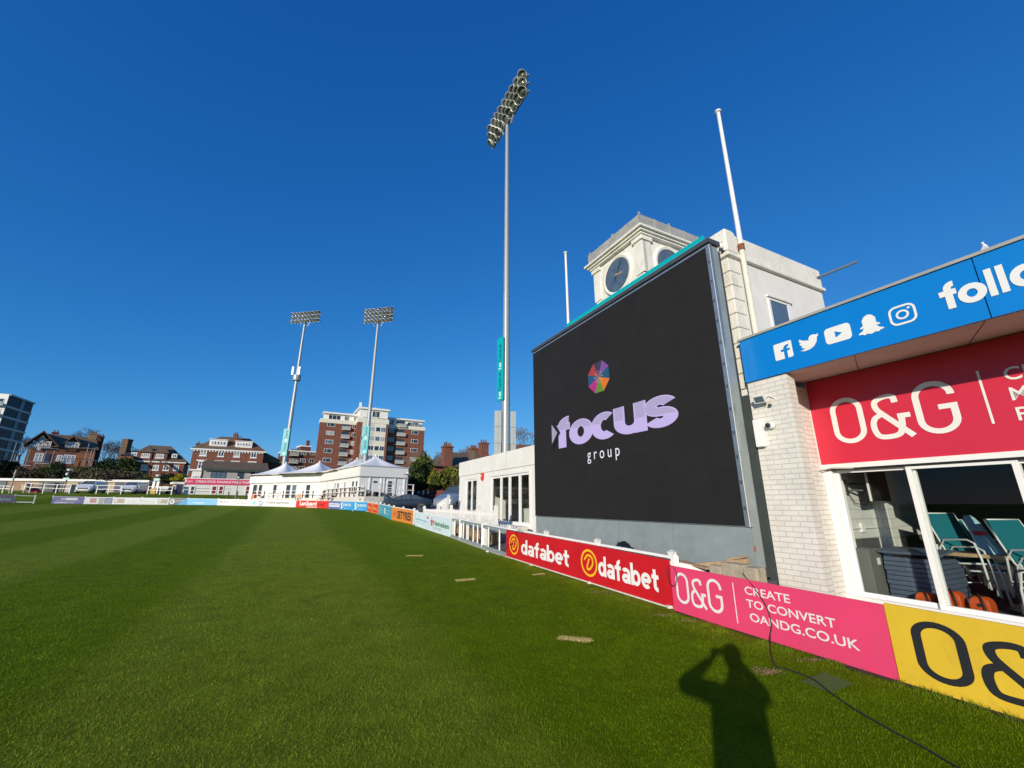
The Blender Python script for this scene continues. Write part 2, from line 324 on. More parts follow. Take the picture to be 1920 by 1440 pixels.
# ================================================================ GROUND
CTRL = [(1685, 1278, 4.68 * .9617), (1263.5, 1147.3, None)]
GP = [(3.73, 4.68, 0), (2.57, 7.39, 0), (0, 0, 0), (-4, 2, 0), (4, -4, -.05), (-8, -10, -.05), (12, -12, -.05), (-30, -15, .2), (14, 8, .1), (12, 25, .5), (45, 0, .3), (50, 60, 2.0)]
for px, py, D in [(949, 1044.8, 11.6), (845, 1007.5, 16.9), (773, 984, 22), (734, 975, 25.5), (708, 964.7, 29.5), (687, 959.2, 33.8), (640, 955, 39), (615, 953.8, 41), (555, 951.5, 46),
                  (480, 949.3, 49), (407, 947.5, 49.5), (315, 946.7, 48.5), (210, 945.8, 46.5), (96, 944.7, 44), (0, 942.8, 41), (160, 925, 66), (50, 924, 66), (300, 926.5, 68), (365, 927, 72), (460, 930, 70),
                  (600, 940, 51), (690, 949, 43), (750, 957, 38), (830, 953, 28), (500, 929, 90), (100, 915, 85), (800, 935, 62)]:
    p = pt(px, py, D); GP.append((p.x, p.y, p.z))
GP += [(-120, 60, 4.0), (-120, 140, 6.0), (-60, 140, 6.0), (0, 140, 5.0), (60, 140, 4.5), (-70, 20, 1.9), (-120, -15, 1.0), (-150, 140, 6.0)]
_A = np.array(GP)
def _phi(r2): return 0.5 * r2 * np.log(np.maximum(r2, 1e-9))
def _tps(P):
    n = len(P); K = _phi(((P[:, None, :2] - P[None, :, :2]) ** 2).sum(-1)) + np.eye(n) * 6.0
    Q = np.hstack([np.ones((n, 1)), P[:, :2]]); M = np.zeros((n + 3, n + 3)); M[:n, :n] = K; M[:n, n:] = Q; M[n:, :n] = Q.T
    return np.linalg.solve(M, np.concatenate([P[:, 2], np.zeros(3)]))
_C = _tps(_A)
def Gn(x, y):
    x = np.asarray(x, float); y = np.asarray(y, float); sh = x.shape; X = np.clip(x.ravel(), -130, 55); Y = np.clip(y.ravel(), -14, 138); out = np.zeros(len(X))
    for k in range(0, len(X), 20000):
        a, b = X[k:k + 20000], Y[k:k + 20000]; r2 = (a[:, None] - _A[None, :, 0]) ** 2 + (b[:, None] - _A[None, :, 1]) ** 2
        out[k:k + 20000] = _phi(r2) @ _C[:-3] + _C[-3] + _C[-2] * a + _C[-1] * b
    return out.reshape(sh)
def G(x, y): return float(Gn(np.array([x]), np.array([y]))[0])
def on_ground(px, py):
    r = ray(px, py); z = 0.0
    for i in range(60):
        if r.z > -1e-4: return pt(px, py, 60)
        P = EYE + r * ((z - EYE.z) / r.z); z = 0.6 * z + 0.4 * G(P.x, P.y)
    return Vector((P.x, P.y, G(P.x, P.y)))
def grassmat(name, blade=False):
    m = bpy.data.materials.new(name); m.use_nodes = True; t = m.node_tree; b = t.nodes['Principled BSDF']
    b.inputs['Roughness'].default_value = 0.6 if blade else 0.85; b.inputs['Specular IOR Level'].default_value = 0.12 if blade else 0.04
    N = lambda k: t.nodes.new(k); L = t.links.new
    tc = N('ShaderNodeTexCoord'); sp = N('ShaderNodeSeparateXYZ'); L(tc.outputs['Object'], sp.inputs[0])
    # mowing stripes run parallel to the boundary boards: coordinate across; blade-lean sheen painted as colour
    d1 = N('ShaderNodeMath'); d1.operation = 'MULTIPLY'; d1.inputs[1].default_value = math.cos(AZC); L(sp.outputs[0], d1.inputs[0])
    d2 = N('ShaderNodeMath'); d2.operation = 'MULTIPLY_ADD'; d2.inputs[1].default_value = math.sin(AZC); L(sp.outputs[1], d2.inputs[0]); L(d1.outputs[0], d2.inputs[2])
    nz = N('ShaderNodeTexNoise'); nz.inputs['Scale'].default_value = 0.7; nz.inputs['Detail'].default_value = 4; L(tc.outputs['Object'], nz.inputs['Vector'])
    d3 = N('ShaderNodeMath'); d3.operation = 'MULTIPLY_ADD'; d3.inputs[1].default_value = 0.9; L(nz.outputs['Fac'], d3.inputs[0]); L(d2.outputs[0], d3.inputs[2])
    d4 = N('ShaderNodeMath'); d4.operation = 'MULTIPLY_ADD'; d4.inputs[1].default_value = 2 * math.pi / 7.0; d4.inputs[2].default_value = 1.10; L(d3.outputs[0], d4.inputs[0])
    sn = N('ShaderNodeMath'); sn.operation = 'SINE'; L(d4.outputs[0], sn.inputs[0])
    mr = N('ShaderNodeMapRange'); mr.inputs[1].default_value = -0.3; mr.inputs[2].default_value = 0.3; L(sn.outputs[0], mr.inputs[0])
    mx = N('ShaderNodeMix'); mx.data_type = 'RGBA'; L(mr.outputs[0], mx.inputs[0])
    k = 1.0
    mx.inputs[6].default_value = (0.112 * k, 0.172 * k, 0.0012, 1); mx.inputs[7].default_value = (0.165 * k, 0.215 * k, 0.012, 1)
    n1 = N('ShaderNodeTexNoise'); n1.inputs['Scale'].default_value = 2.2; n1.inputs['Detail'].default_value = 10; n1.inputs['Roughness'].default_value = 0.8; L(tc.outputs['Object'], n1.inputs['Vector'])
    m1 = N('ShaderNodeMapRange'); m1.inputs[1].default_value = 0.3; m1.inputs[2].default_value = 0.7; m1.inputs[3].default_value = 0.72; m1.inputs[4].default_value = 1.3; L(n1.outputs['Fac'], m1.inputs[0])
    x2 = N('ShaderNodeMix'); x2.data_type = 'RGBA'; x2.blend_type = 'MULTIPLY'; x2.inputs[0].default_value = 1; L(mx.outputs[2], x2.inputs[6]); L(m1.outputs[0], x2.inputs[7])
    n3 = N('ShaderNodeTexNoise'); n3.inputs['Scale'].default_value = 90 if not blade else 200; n3.inputs['Detail'].default_value = 6; n3.inputs['Roughness'].default_value = 0.75; L(tc.outputs['Object'], n3.inputs['Vector'])
    m3 = N('ShaderNodeMapRange'); m3.inputs[1].default_value = 0.32; m3.inputs[2].default_value = 0.68; m3.inputs[3].default_value = 0.45; m3.inputs[4].default_value = 1.5; L(n3.outputs['Fac'], m3.inputs[0])
    x3 = N('ShaderNodeMix'); x3.data_type = 'RGBA'; x3.blend_type = 'MULTIPLY'; x3.inputs[0].default_value = 1; L(x2.outputs[2], x3.inputs[6]); L(m3.outputs[0], x3.inputs[7])
    # yellowed, thin patches
    n4 = N('ShaderNodeTexNoise'); n4.inputs['Scale'].default_value = 0.9; n4.inputs['Detail'].default_value = 7; n4.inputs['Roughness'].default_value = 0.6; L(tc.outputs['Object'], n4.inputs['Vector'])
    m4 = N('ShaderNodeMapRange'); m4.inputs[1].default_value = 0.58; m4.inputs[2].default_value = 0.75; m4.inputs[4].default_value = 0.5; L(n4.outputs['Fac'], m4.inputs[0])
    x4 = N('ShaderNodeMix'); x4.data_type = 'RGBA'; L(m4.outputs[0], x4.inputs[0]); L(x3.outputs[2], x4.inputs[6]); x4.inputs[7].default_value = (0.17, 0.185, 0.014, 1)
    L(x4.outputs[2], b.inputs['Base Color'])
    if not blade:
        bp = N('ShaderNodeBump'); bp.inputs['Strength'].default_value = 0.9; bp.inputs['Distance'].default_value = 0.02
        n5 = N('ShaderNodeTexNoise'); n5.inputs['Scale'].default_value = 55; n5.inputs['Detail'].default_value = 8; n5.inputs['Roughness'].default_value = 0.8; L(tc.outputs['Object'], n5.inputs['Vector'])
        L(n5.outputs['Fac'], bp.inputs['Height']); L(bp.outputs[0], b.inputs['Normal'])
    return m
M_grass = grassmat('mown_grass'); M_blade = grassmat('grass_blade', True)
M_tar = mat('worn_tarmac', (0.10, 0.098, 0.092), 0.9, 0.25, 1.2, 0.5, 70)
M_soil = mat('bare_soil', (0.20, 0.145, 0.065), 0.95, 0.4, 14, 0.8, 60)
M_straw = mat('dry_thatch', (0.62, 0.50, 0.20), 0.9, 0.3, 30, 0.8, 120)
def fastmesh(name, V, F, m, smooth=False):
    me = bpy.data.meshes.new(name); V = np.asarray(V, np.float32); F = np.asarray(F, np.int32); k = F.shape[1]
    me.vertices.add(len(V)); me.vertices.foreach_set('co', V.ravel()); me.loops.add(F.size); me.loops.foreach_set('vertex_index', F.ravel()); me.polygons.add(len(F))
    me.polygons.foreach_set('loop_start', np.arange(0, F.size, k, dtype=np.int32))
    me.update(calc_edges=True); me.validate()
    if smooth: me.polygons.foreach_set('use_smooth', np.ones(len(F), bool))
    me.materials.append(m); o = bpy.data.objects.new(name, me); COL.objects.link(o); return o
def gridmesh(name, xs, ys, fz, m):
    X, Y = np.meshgrid(xs, ys); Z = fz(X, Y); V = np.stack([X.ravel(), Y.ravel(), Z.ravel()], 1); nx = len(xs); i = np.arange(len(ys) - 1)[:, None] * nx + np.arange(nx - 1)[None]
    F = np.stack([i, i + 1, i + nx + 1, i + nx], -1).reshape(-1, 4); return fastmesh(name, V, F, m, True)
def spacing(lo, hi, c, s0, g):
    a = [c]; s = s0
    while a[-1] < hi: a.append(min(hi, a[-1] + s)); s *= g
    b = [c]; s = s0
    while b[-1] > lo: b.append(max(lo, b[-1] - s)); s *= g
    return np.array(sorted(set(b + a)))
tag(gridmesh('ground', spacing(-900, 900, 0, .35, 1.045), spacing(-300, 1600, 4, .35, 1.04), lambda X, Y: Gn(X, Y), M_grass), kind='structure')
# tarmac apron behind the boundary boards, laid 2-3 cm above the ground sheet
dd = spacing(5.95, 46, 5.95, .5, 1.06); ss = np.arange(-14, 62, 0.8)
DD, SS = np.meshgrid(dd, ss); XX = VH.x * DD + UH.x * SS; YY = VH.y * DD + UH.y * SS; ZZ = Gn(XX, YY) + 0.025
i = np.arange(len(ss) - 1)[:, None] * len(dd) + np.arange(len(dd) - 1)[None]
tag(fastmesh('car_park', np.stack([XX.ravel(), YY.ravel(), ZZ.ravel()], 1), np.stack([i, i + 1, i + len(dd) + 1, i + len(dd)], -1).reshape(-1, 4), M_tar, True), kind='structure')
# ---- grass blades, thick near the camera and thinning out with distance
def board_side(x, y):   # True on the field side of the near boards
    return x * VH.x + y * VH.y < 5.42
rng = np.random.default_rng(3)
def scatter(n, r0, r1):
    r = np.sqrt(rng.random(n) * (r1 * r1 - r0 * r0) + r0 * r0); a = rng.uniform(R(-62), R(62), n)
    x, y = r * np.sin(a), r * np.cos(a); k = (x * VH.x + y * VH.y < 5.40); return x[k], y[k]
xs, ys, hs_, ws_ = [], [], [], []
for n, r0, r1, h, w in ((150000, 1.5, 3.6, .016, .0030), (150000, 3.6, 6.5, .018, .0045), (130000, 6.5, 12, .020, .0075), (60000, 12, 20, .022, .013)):
    x, y = scatter(n, r0, r1); xs.append(x); ys.append(y); hs_.append(np.full(len(x), h)); ws_.append(np.full(len(x), w))
# rough unmown tufts along the foot of the boards
n = 16000; s_ = rng.uniform(-1, 12, n); d_ = 5.44 - np.abs(rng.normal(0, .10, n)) + 0.0 * s_; clump = (np.sin(s_ * 9.0) + np.sin(s_ * 23 + 1) + np.sin(s_ * 4.1)) > -0.2; s_, d_ = s_[clump], d_[clump]
xs.append(VH.x * d_ + UH.x * s_); ys.append(VH.y * d_ + UH.y * s_); hs_.append(rng.uniform(.02, .062, len(s_))); ws_.append(np.full(len(s_), .0055))
x = np.concatenate(xs); y = np.concatenate(ys); h = np.concatenate(hs_) * rng.uniform(.55, 1.25, len(x)); w = np.concatenate(ws_) * rng.uniform(.7, 1.3, len(x))
z = Gn(x, y) - 0.002; a = rng.uniform(0, 2 * np.pi, len(x)); lean = h * rng.uniform(.2, 1.1, len(x)); la = a + rng.uniform(0.6, 2.5, len(x))
cx, cy = np.cos(a) * w / 2, np.sin(a) * w / 2
V = np.stack([np.stack([x - cx, y - cy, z], 1), np.stack([x + cx, y + cy, z], 1), np.stack([x + np.cos(la) * lean, y + np.sin(la) * lean, z + h], 1)], 1).reshape(-1, 3)
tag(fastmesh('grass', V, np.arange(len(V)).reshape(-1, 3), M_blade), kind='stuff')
# ---- worn marks in the turf: thin sheets of thatch or soil
def patch(name, poly, m, lift=.012, kind='structure', seg=1):
    vs = [(px, py, G(px, py) + lift) for px, py in poly]; mb = MB(); mb.poly(vs, m); o = mb.build(name, fix=False); return tag(o, kind=kind)
STRAW = []
def strip_patch(pa, pb, wid, m):
    a, b = on_ground(*pa), on_ground(*pb); STRAW.append((a, b, wid)); d = (b - a).normalized(); nrm = Vector((-d.y, d.x, 0)); k = 9; up, lo = [], []
    for i in range(k + 1):
        q = a.lerp(b, i / k); j = random.uniform(.8, 1.1); up.append((q.x + nrm.x * wid * j / 2, q.y + nrm.y * wid * j / 2)); lo.append((q.x - nrm.x * wid * j / 2, q.y - nrm.y * wid * j / 2))
    return None
strip_patch((763, 1043), (792, 1043), .16, M_straw); strip_patch((855, 1090), (891, 1087), .14, M_straw); strip_patch((1048, 1198), (1110, 1203), .13, M_straw); strip_patch((1000, 1079), (1020, 1077), .09, M_straw)
SOIL = []
for px, py, rx, ry, n_ in ((1435, 1262, .20, .10, 420), (1292, 1166, .16, .06, 260), (1245, 1156, .24, .05, 200), (1130, 1112, .34, .07, 260), (1525, 1240, .22, .05, 160)):
    c = on_ground(px, py)
    for i in range(n_):
        t = random.uniform(0, 6.28); k = random.gauss(0, .5); x, y = c.x + math.cos(t) * rx * k, c.y + math.sin(t) * ry * k; z = G(x, y) + random.uniform(.004, .02); l = random.uniform(0, 6.28); q = random.uniform(.004, .011)
        SOIL += [(x - q * math.cos(l), y - q * math.sin(l), z), (x + q * math.cos(l), y + q * math.sin(l), z), (x + .5 * q * math.sin(l), y - .5 * q * math.cos(l), z + q * 1.5)]
tag(fastmesh('soil_crumbs', SOIL, np.arange(len(SOIL)).reshape(-1, 3), M_soil), kind='stuff')


V = []
for a, b, wid in STRAW:
    d = (b - a).normalized(); nr = Vector((-d.y, d.x, 0)); L = (b - a).length
    for i in range(int(26000 * L * wid)):
        q = a + d * (random.uniform(0, L) + random.gauss(0, .012)) + nr * max(-.75, min(.75, random.gauss(0, .27))) * wid; t = random.uniform(0, 6.28); c, s_ = math.cos(t) * .005, math.sin(t) * .005; z = G(q.x, q.y) + .009; l = random.uniform(0, 6.28)
        V += [(q.x - c, q.y - s_, z), (q.x + c, q.y + s_, z), (q.x + .014 * math.cos(l), q.y + .014 * math.sin(l), z + random.uniform(.006, .022))]
tag(fastmesh('thatch', V, np.arange(len(V)).reshape(-1, 3), M_straw), kind='stuff')

M_dsoil = mat('dark_soil', (0.05, 0.04, 0.022), 0.95, 0.4, 14, 0.8, 60)  # dark soil colour for the strip along the board feet
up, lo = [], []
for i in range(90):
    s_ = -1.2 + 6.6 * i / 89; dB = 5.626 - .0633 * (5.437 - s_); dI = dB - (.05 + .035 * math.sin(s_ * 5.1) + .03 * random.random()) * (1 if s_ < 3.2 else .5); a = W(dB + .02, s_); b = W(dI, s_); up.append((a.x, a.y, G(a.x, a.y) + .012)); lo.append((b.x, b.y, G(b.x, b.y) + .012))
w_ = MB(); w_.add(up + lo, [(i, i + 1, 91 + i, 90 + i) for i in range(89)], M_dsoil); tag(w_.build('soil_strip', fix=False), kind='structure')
# ================================================================ RIGHT HAND COMPLEX (local axes d, s, z; rotated by AZC)
def cplate(d, s_left, z0): return Plate((d, s_left, z0), (0, -1, 0), (0, 0, 1), (-1, 0, 0))   # a plate facing the field: u runs towards the camera
M_block = brickmat('white_painted_blockwork', (0.74, 0.71, 0.65), (0.70, 0.67, 0.61), (0.60, 0.57, 0.51), bw=0.235, bh=0.0775, mw=0.006, var=0.14, bump=0.9)
M_blue = mat('blue_fascia_panel', (0.0, 0.195, 0.60), 0.38, 0.06, 0.8)
M_redsign = mat('crimson_sign_panel', (0.62, 0.025, 0.06), 0.4, 0.10, 0.6)
M_soffit = mat('soffit_board_pink_bounce', (0.60, 0.52, 0.45), 0.7, 0.1, 1.5)  # pink bounce from the crimson sign is put into the soffit colour
M_cop = mat('grey_coping', (0.36, 0.35, 0.32), 0.7, 0.15, 3)
# ---- clubhouse with the blue canopy
club = thing('clubhouse', 'white painted brick clubhouse with blue canopy fascia and crimson sign over sliding windows', 'clubhouse', (7.6, 1.5, 0.0), AZC)
FD = 6.8; WD = 8.03; S0 = -5.0; SI = 4.12      # canopy front, window plane, far end, side wall of the recess
w = MB(); w.box(FD, 3.75, -.3, 7.0, 4.41, 3.655, M_block); w.box(7.0, SI, -.3, 11.5, 4.41, 3.655, M_block); o = w.build('wall', club)
w = MB(); w.box(WD - .03, S0, -.3, WD + .12, SI - .003, .20, M_white); w.build('plinth', club)
# canopy: fascia, coping, soffit, roof
w = MB(); w.box(FD - .035, 1.446, 3.66, FD, 4.415, 4.42, M_blue); w.box(FD - .037, S0, 3.66, FD, 1.434, 4.42, M_blue); fas = w.build('fascia', club)
w = MB(); w.box(FD - .06, S0, 4.423, FD + .16, 4.44, 4.462, M_cop); w.build('coping', club)
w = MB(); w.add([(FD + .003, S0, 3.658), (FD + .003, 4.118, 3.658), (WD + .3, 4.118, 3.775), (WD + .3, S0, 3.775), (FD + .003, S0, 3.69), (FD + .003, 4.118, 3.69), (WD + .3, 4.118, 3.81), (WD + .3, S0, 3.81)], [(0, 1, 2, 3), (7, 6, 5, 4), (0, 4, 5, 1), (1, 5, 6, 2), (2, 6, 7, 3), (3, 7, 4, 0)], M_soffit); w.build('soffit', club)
w = MB()
for s_ in (3.05, 1.75, .45): w.bar((FD + .01, s_ - .25, 3.6575), (WD, s_ + .25, 3.744), .008, .004, M_dark)
w.bar((WD - .02, S0, 3.742), (WD - .02, 4.11, 3.742), .02, .012, M_dark); w.build('soffit_joint', club)
w = MB(); w.box(FD + .17, S0, 4.36, 11.5, 4.40, 4.41, M_dark); w.box(FD + .07, S0, 3.76, FD + .10, 1.41, 4.36, M_cop); w.box(FD + .07, 1.47, 3.76, FD + .10, 4.40, 4.36, M_cop); w.box(11.4, S0, -.3, 11.52, 4.09, 4.36, M_block); w.build('roof', club)
w = MB(); w.box(7.0, 1.0, 4.50, 7.05, 3.6, 4.53, M_galv)
for s_ in (1.1, 2.3, 3.5): w.box(7.01, s_, 4.41, 7.04, s_ + .03, 4.50, M_galv)
w.build('roof_rail', club)
# icons and lettering on the fascia: positions measured on the photograph
P = cplate(FD - .035, 4.415, 3.66)
def icon(fn):
    m_ = MB(); fn(m_); return m_.build('icon', fas, fix=False)
def ic1(m_):
    u0, v0 = .568, .222; put_poly(m_, P, rrect(u0, v0, u0 + .285, v0 + .275, .022), M_wink)
    put_word(m_, P, 'f', u0 + .105, u0 + .252, v0 - .002, v0 + .225, M_blue, w=.24)
icon(ic1)
def ic2(m_):
    pts = [(0.02, .12), (.16, .13), (.28, .20), (.14, .26), (.10, .38), (.18, .38), (.05, .50), (.04, .62), (.12, .60), (.03, .74), (.06, .90), (.26, .74), (.50, .66), (.52, .84), (.64, .96), (.78, .96), (.87, .90), (.99, .95), (.93, .85), (1.0, .82), (.90, .72), (.86, .45), (.70, .18), (.46, .04), (.20, .03)]
    put_poly(m_, P, [(.955 + a * .298, .24 + b * .235) for a, b in pts], M_wink)
icon(ic2)
def ic3(m_):
    put_poly(m_, P, rrect(1.328, .236, 1.664, .480, .055), M_wink); put_poly(m_, P, [(1.462, .308), (1.552, .358), (1.462, .408)], M_blue)
icon(ic3)
def ic4(m_):
    pts = [(0, .10), (.16, .08), (.22, .02), (.34, .06), (.5, 0.0), (.66, .06), (.78, .02), (.84, .08), (1, .10), (.98, .16), (.82, .24), (.75, .38), (.86, .36), (.90, .42), (.76, .50), (.77, .75), (.66, .93), (.5, 1.0), (.34, .93), (.23, .75), (.24, .50), (.10, .42), (.14, .36), (.25, .38), (.18, .24), (.02, .16)]
    put_poly(m_, P, [(1.738 + a * .295, .213 + b * .283) for a, b in pts], M_wink)
icon(ic4)
def ic5(m_):
    ribbon(m_, P, rrect(2.105 + .013, .216 + .013, 2.385 - .013, .478 - .013, .07, 6), .026, M_wink, closed=True); ribbon(m_, P, ell(2.244, .347, .056, .052), .024, M_wink, closed=True); put_poly(m_, P, ell(2.318, .415, .016, .015, k=12)[:-1], M_wink)
icon(ic5)
w = MB(); put_word(w, P, 'f', 2.622, 2.780, .232, .570, M_wink, w=.29); put_word(w, P, 'o', 2.776, 3.015, .230, .468, M_wink, w=.285); put_word(w, P, 'l', 3.027, 3.087, .236, .568, M_wink, w=.3); put_word(w, P, 'l', 3.118, 3.178, .238, .568, M_wink, w=.3); put_word(w, P, 'ow', 3.198, 3.80, .235, .49, M_wink, w=.285); w.build('lettering', fas, fix=False)
# crimson sign
ZS0, ZS1, SGL = 2.2825, 3.735, 4.108  # sign, windows and room contents scaled about the camera, written as plain numbers
w = MB(); w.box(WD - .045, S0, ZS0, WD, SGL, ZS1, M_redsign); sg = w.build('sign_board', club)
w = MB(); w.box(WD - .057, SGL, ZS0 - .02, WD, SI - .004, ZS1, M_wpaint); w.build('sign_trim', sg)
Q = cplate(WD - .045, SGL, ZS0)
w = MB(); put_word(w, Q, 'O&G', .297, 1.853, .31, 1.06, M_wink, w=.135, gap=.10); put_rect(w, Q, 2.114, .363, 2.140, 1.078, M_wink)
for k, t in enumerate(('CREATIVE', 'MARKETING', 'PARTNERS')): put_text(w, Q, t, 2.35, 2.35 + (1.01, 1.23, 1.1)[k], .88 - k * .258, 1.05 - k * .258, M_wink, .012)
w.build('lettering', sg, fix=False)
# window frames (white plastic) and panes
ZB, ZT = .275, 2.185
w = MB(); w.box(WD - .075, S0, 2.205, WD + .10, SI - .004, 2.2815, M_upvc); w.box(WD - .05, S0, 2.185, WD + .02, SI - .004, 2.204, M_black)
w.box(WD - .09, S0, .215, WD + .10, SI - .004, ZB, M_upvc); w.box(WD - .04, 3.98, ZB, WD + .09, SI - .004, 2.184, M_upvc)
frm = w.build('window_frame', club, bevel=.004)
def slider(s0, s1, d0, nm='window'):
    m_ = MB(); a = .06
    m_.box(d0, s0, ZB, d0 + .05, s0 + a, 2.18, M_upvc); m_.box(d0, s1 - a, ZB, d0 + .05, s1, 2.18, M_upvc); m_.box(d0 + .001, s0 + a, ZB, d0 + .05, s1 - a, ZB + .06, M_upvc); m_.box(d0 + .001, s0 + a, 2.135, d0 + .05, s1 - a, 2.18, M_upvc)
    o = m_.build(nm, club, bevel=.003); g = MB(); g.box(d0 + .022, s0 + a - .005, ZB + .055, d0 + .028, s1 - a + .005, 2.14, M_cglass); g.build('pane', o)
slider(2.92, 3.98, WD + .045); slider(1.89, 3.01, WD - .012); slider(.88, 1.95, WD + .045); slider(-.22, .94, WD - .012)
w = MB(); w.box(WD - .03, S0, ZB, WD + .09, -.22, 2.184, M_upvc); w.build('window_surround', club)
w = MB(); a = [on_d(1532, 884, WD - .14), on_d(1560, 878, WD - .12), on_d(1600, 878, WD - .10)]
w.tube([(WD - .14, a[0][0], a[0][1]), (WD - .12, a[1][0], a[1][1]), (WD - .10, a[2][0], a[2][1])], [.006, .014, .012], M_cop); w.build('loose_flashing', club)
# room behind the windows
M_in_w = brickmat('white_painted_inner_blockwork', (0.66, 0.66, 0.63), (0.62, 0.62, 0.60), (0.48, 0.48, 0.46), bw=.44, bh=.155, mw=.008, var=.08)
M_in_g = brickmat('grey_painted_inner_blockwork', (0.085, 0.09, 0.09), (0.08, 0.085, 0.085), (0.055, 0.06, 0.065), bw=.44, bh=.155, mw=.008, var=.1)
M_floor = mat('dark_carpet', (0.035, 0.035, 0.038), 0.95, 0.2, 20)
M_ceil = mat('ceiling_board', (0.30, 0.27, 0.24), 0.9, 0.05, 3)
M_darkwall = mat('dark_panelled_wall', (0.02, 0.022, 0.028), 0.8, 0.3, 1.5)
IN = SI - .02
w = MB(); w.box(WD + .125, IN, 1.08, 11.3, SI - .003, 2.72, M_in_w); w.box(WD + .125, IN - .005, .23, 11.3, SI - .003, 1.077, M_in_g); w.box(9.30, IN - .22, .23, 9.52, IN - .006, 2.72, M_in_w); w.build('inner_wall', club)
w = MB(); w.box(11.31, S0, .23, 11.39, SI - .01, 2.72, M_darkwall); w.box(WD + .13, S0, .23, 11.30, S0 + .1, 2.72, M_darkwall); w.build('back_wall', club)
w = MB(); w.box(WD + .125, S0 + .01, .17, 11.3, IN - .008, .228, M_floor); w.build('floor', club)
w = MB(); w.box(WD + .125, S0 + .01, 2.722, 11.3, IN - .008, 2.76, M_ceil); w.build('ceiling', club)
w = MB(); w.cyl((8.38, IN - .05, .24), (8.38, IN - .05, 2.71), .022, M_upvc); w.cyl((8.46, IN - .02, 1.25), (9.28, IN - .02, 1.25), .013, M_upvc); w.box(8.75, IN - .04, 1.18, 8.86, IN - .001, 1.33, M_upvc); w.build('pipe', club)
w = MB(); PS = Plate((9.62, IN, 1.42), (1, 0, 0), (0, 0, 1), (0, -1, 0)); M_shld = mat('faded_crest_ink', (0.30, 0.31, 0.33), 0.8, .05, 4)
ribbon(w, PS, [(0, .28), (0, .13), (.07, .03), (.14, 0), (.22, .03), (.28, .13), (.28, .28)], .014, M_shld, closed=True)
for a, b in ((.055, .22), (.14, .22), (.23, .22), (.10, .14), (.19, .14), (.14, .065)): put_poly(w, PS, [(a - .028, b + .016), (a, b - .013), (a + .03, b + .009), (a, b + .004)], M_shld)
ribbon(w, PS, spl([(-.02, -.07), (.14, -.11), (.31, -.07)], 5), .033, M_shld); w.build('painted_crest', club, fix=False)
# ---- things in the room
def csolo(mb, name, label, cat, base, group=None, smooth=False, bevel=0.0): return solo(mb, name, label, cat, base, AZC, group, smooth, bevel=bevel)
tv = thing('television', 'black television on a swivel arm high on the inner wall behind the glass', 'television', (8.8, 4.07, 1.6), AZC)
w = MB(); w.obox((8.96, 3.80, 1.96), (.41, .05, 0), (-.004, .03, 0), (0, 0, .265), M_black); w.build('screen', tv)
w = MB(); w.box(8.535, 3.735, 1.69, 8.548, 3.765, 2.23, M_wpaint); w.build('bezel', tv)
w = MB(); w.bar((8.58, IN - .01, 1.98), (8.75, 3.83, 1.98), .03, .03, M_black); w.bar((8.58, IN - .01, 1.87), (8.75, 3.83, 1.87), .03, .03, M_black); w.box(8.56, IN - .03, 1.79, 8.60, IN - .002, 2.06, M_black); w.tube([(8.60, IN - .03, 1.79), (8.69, 4.06, 1.66), (8.86, 4.0, 1.62), (8.91, 3.86, 1.73)], .007, M_black); w.build('bracket', tv)
M_fridge = mat('grey_cabinet', (0.15, 0.155, 0.145), 0.5, .1, 3)
cab = thing('cabinet', 'tall grey cabinet with a white notice, just inside the left window edge', 'cabinet', (8.5, 3.95, .23), AZC)
w = MB(); w.box(8.22, 3.80, .23, 8.58, 4.08, .96, M_fridge); w.build('carcass', cab, bevel=.006)
pcab = Plate((8.25, 3.80, .23), (1, 0, 0), (0, 0, 1), (0, -1, 0)); w = MB(); put_rect(w, pcab, .16, .49, .26, .59, M_upvc); w.build('notice', cab, fix=False)
M_bcush = mat('slate_blue_vinyl', (0.075, 0.105, 0.16), 0.55, .1, 5)
w = MB()
for k in range(9): w.box(8.50 + .004 * (k % 3), 3.06 + .006 * (k % 2), .245 + k * .068, 9.26 - .004 * (k % 2), 3.76 - .005 * (k % 3), .245 + k * .068 + .062, M_bcush)
rings = []
for t in range(7):
    q = t / 6; zz = .865 + .085 * math.sin(math.pi * (.15 + .85 * q)); dd_ = 8.43 + .95 * q
    rings.append([(dd_, 3.0, zz), (dd_, 3.785, zz), (dd_, 3.785, zz + .033), (dd_, 3.0, zz + .033)])
w.loft(rings, M_bcush)
csolo(w, 'cushion_stack', 'stack of slate blue padded mats topped by a bowed one, behind the left window', 'mats', (8.85, 3.4, .23), bevel=.008)
M_or = mat('orange_plastic', (0.55, 0.08, 0.01), 0.45, .1, 6)
def bag(d, s, k, label):
    t = thing('orange_case', label, 'case', (d, s, .23), AZC, 'orange cases on the floor')
    h = (.19, .26, .24)[k]; z0 = .232; w = MB(); w.loft([[(d - .11 * f, s - .10 * f, z), (d + .11 * f, s - .10 * f, z), (d + .11 * f, s + .10 * f, z), (d - .11 * f, s + .10 * f, z)] for z, f in ((z0, .92), (z0 + .04, 1), (z0 + h * .65, 1), (z0 + h * .88, .85), (z0 + h, .55))], M_or); w.build('shell', t, bevel=.012)
    w = MB(); w.tube([(d - .125, s - .055, z0 + .06), (d - .13, s - .045, z0 + h * .8), (d - .055, s, z0 + h * 1.12), (d + .02, s + .055, z0 + h * .9)], .012, M_black); w.build('strap', t)
    if k == 2:
        w = MB(); w.cyl((d - .111, s, z0 + h * .6), (d - .117, s, z0 + h * .6), .024, M_black); w.build('badge', t)
bag(8.32, 3.24, 0, 'small orange case nearest the mat stack'); bag(8.30, 2.94, 1, 'orange case behind the window mullion'); bag(8.28, 2.66, 2, 'orange case with round dark badge right of the mullion')
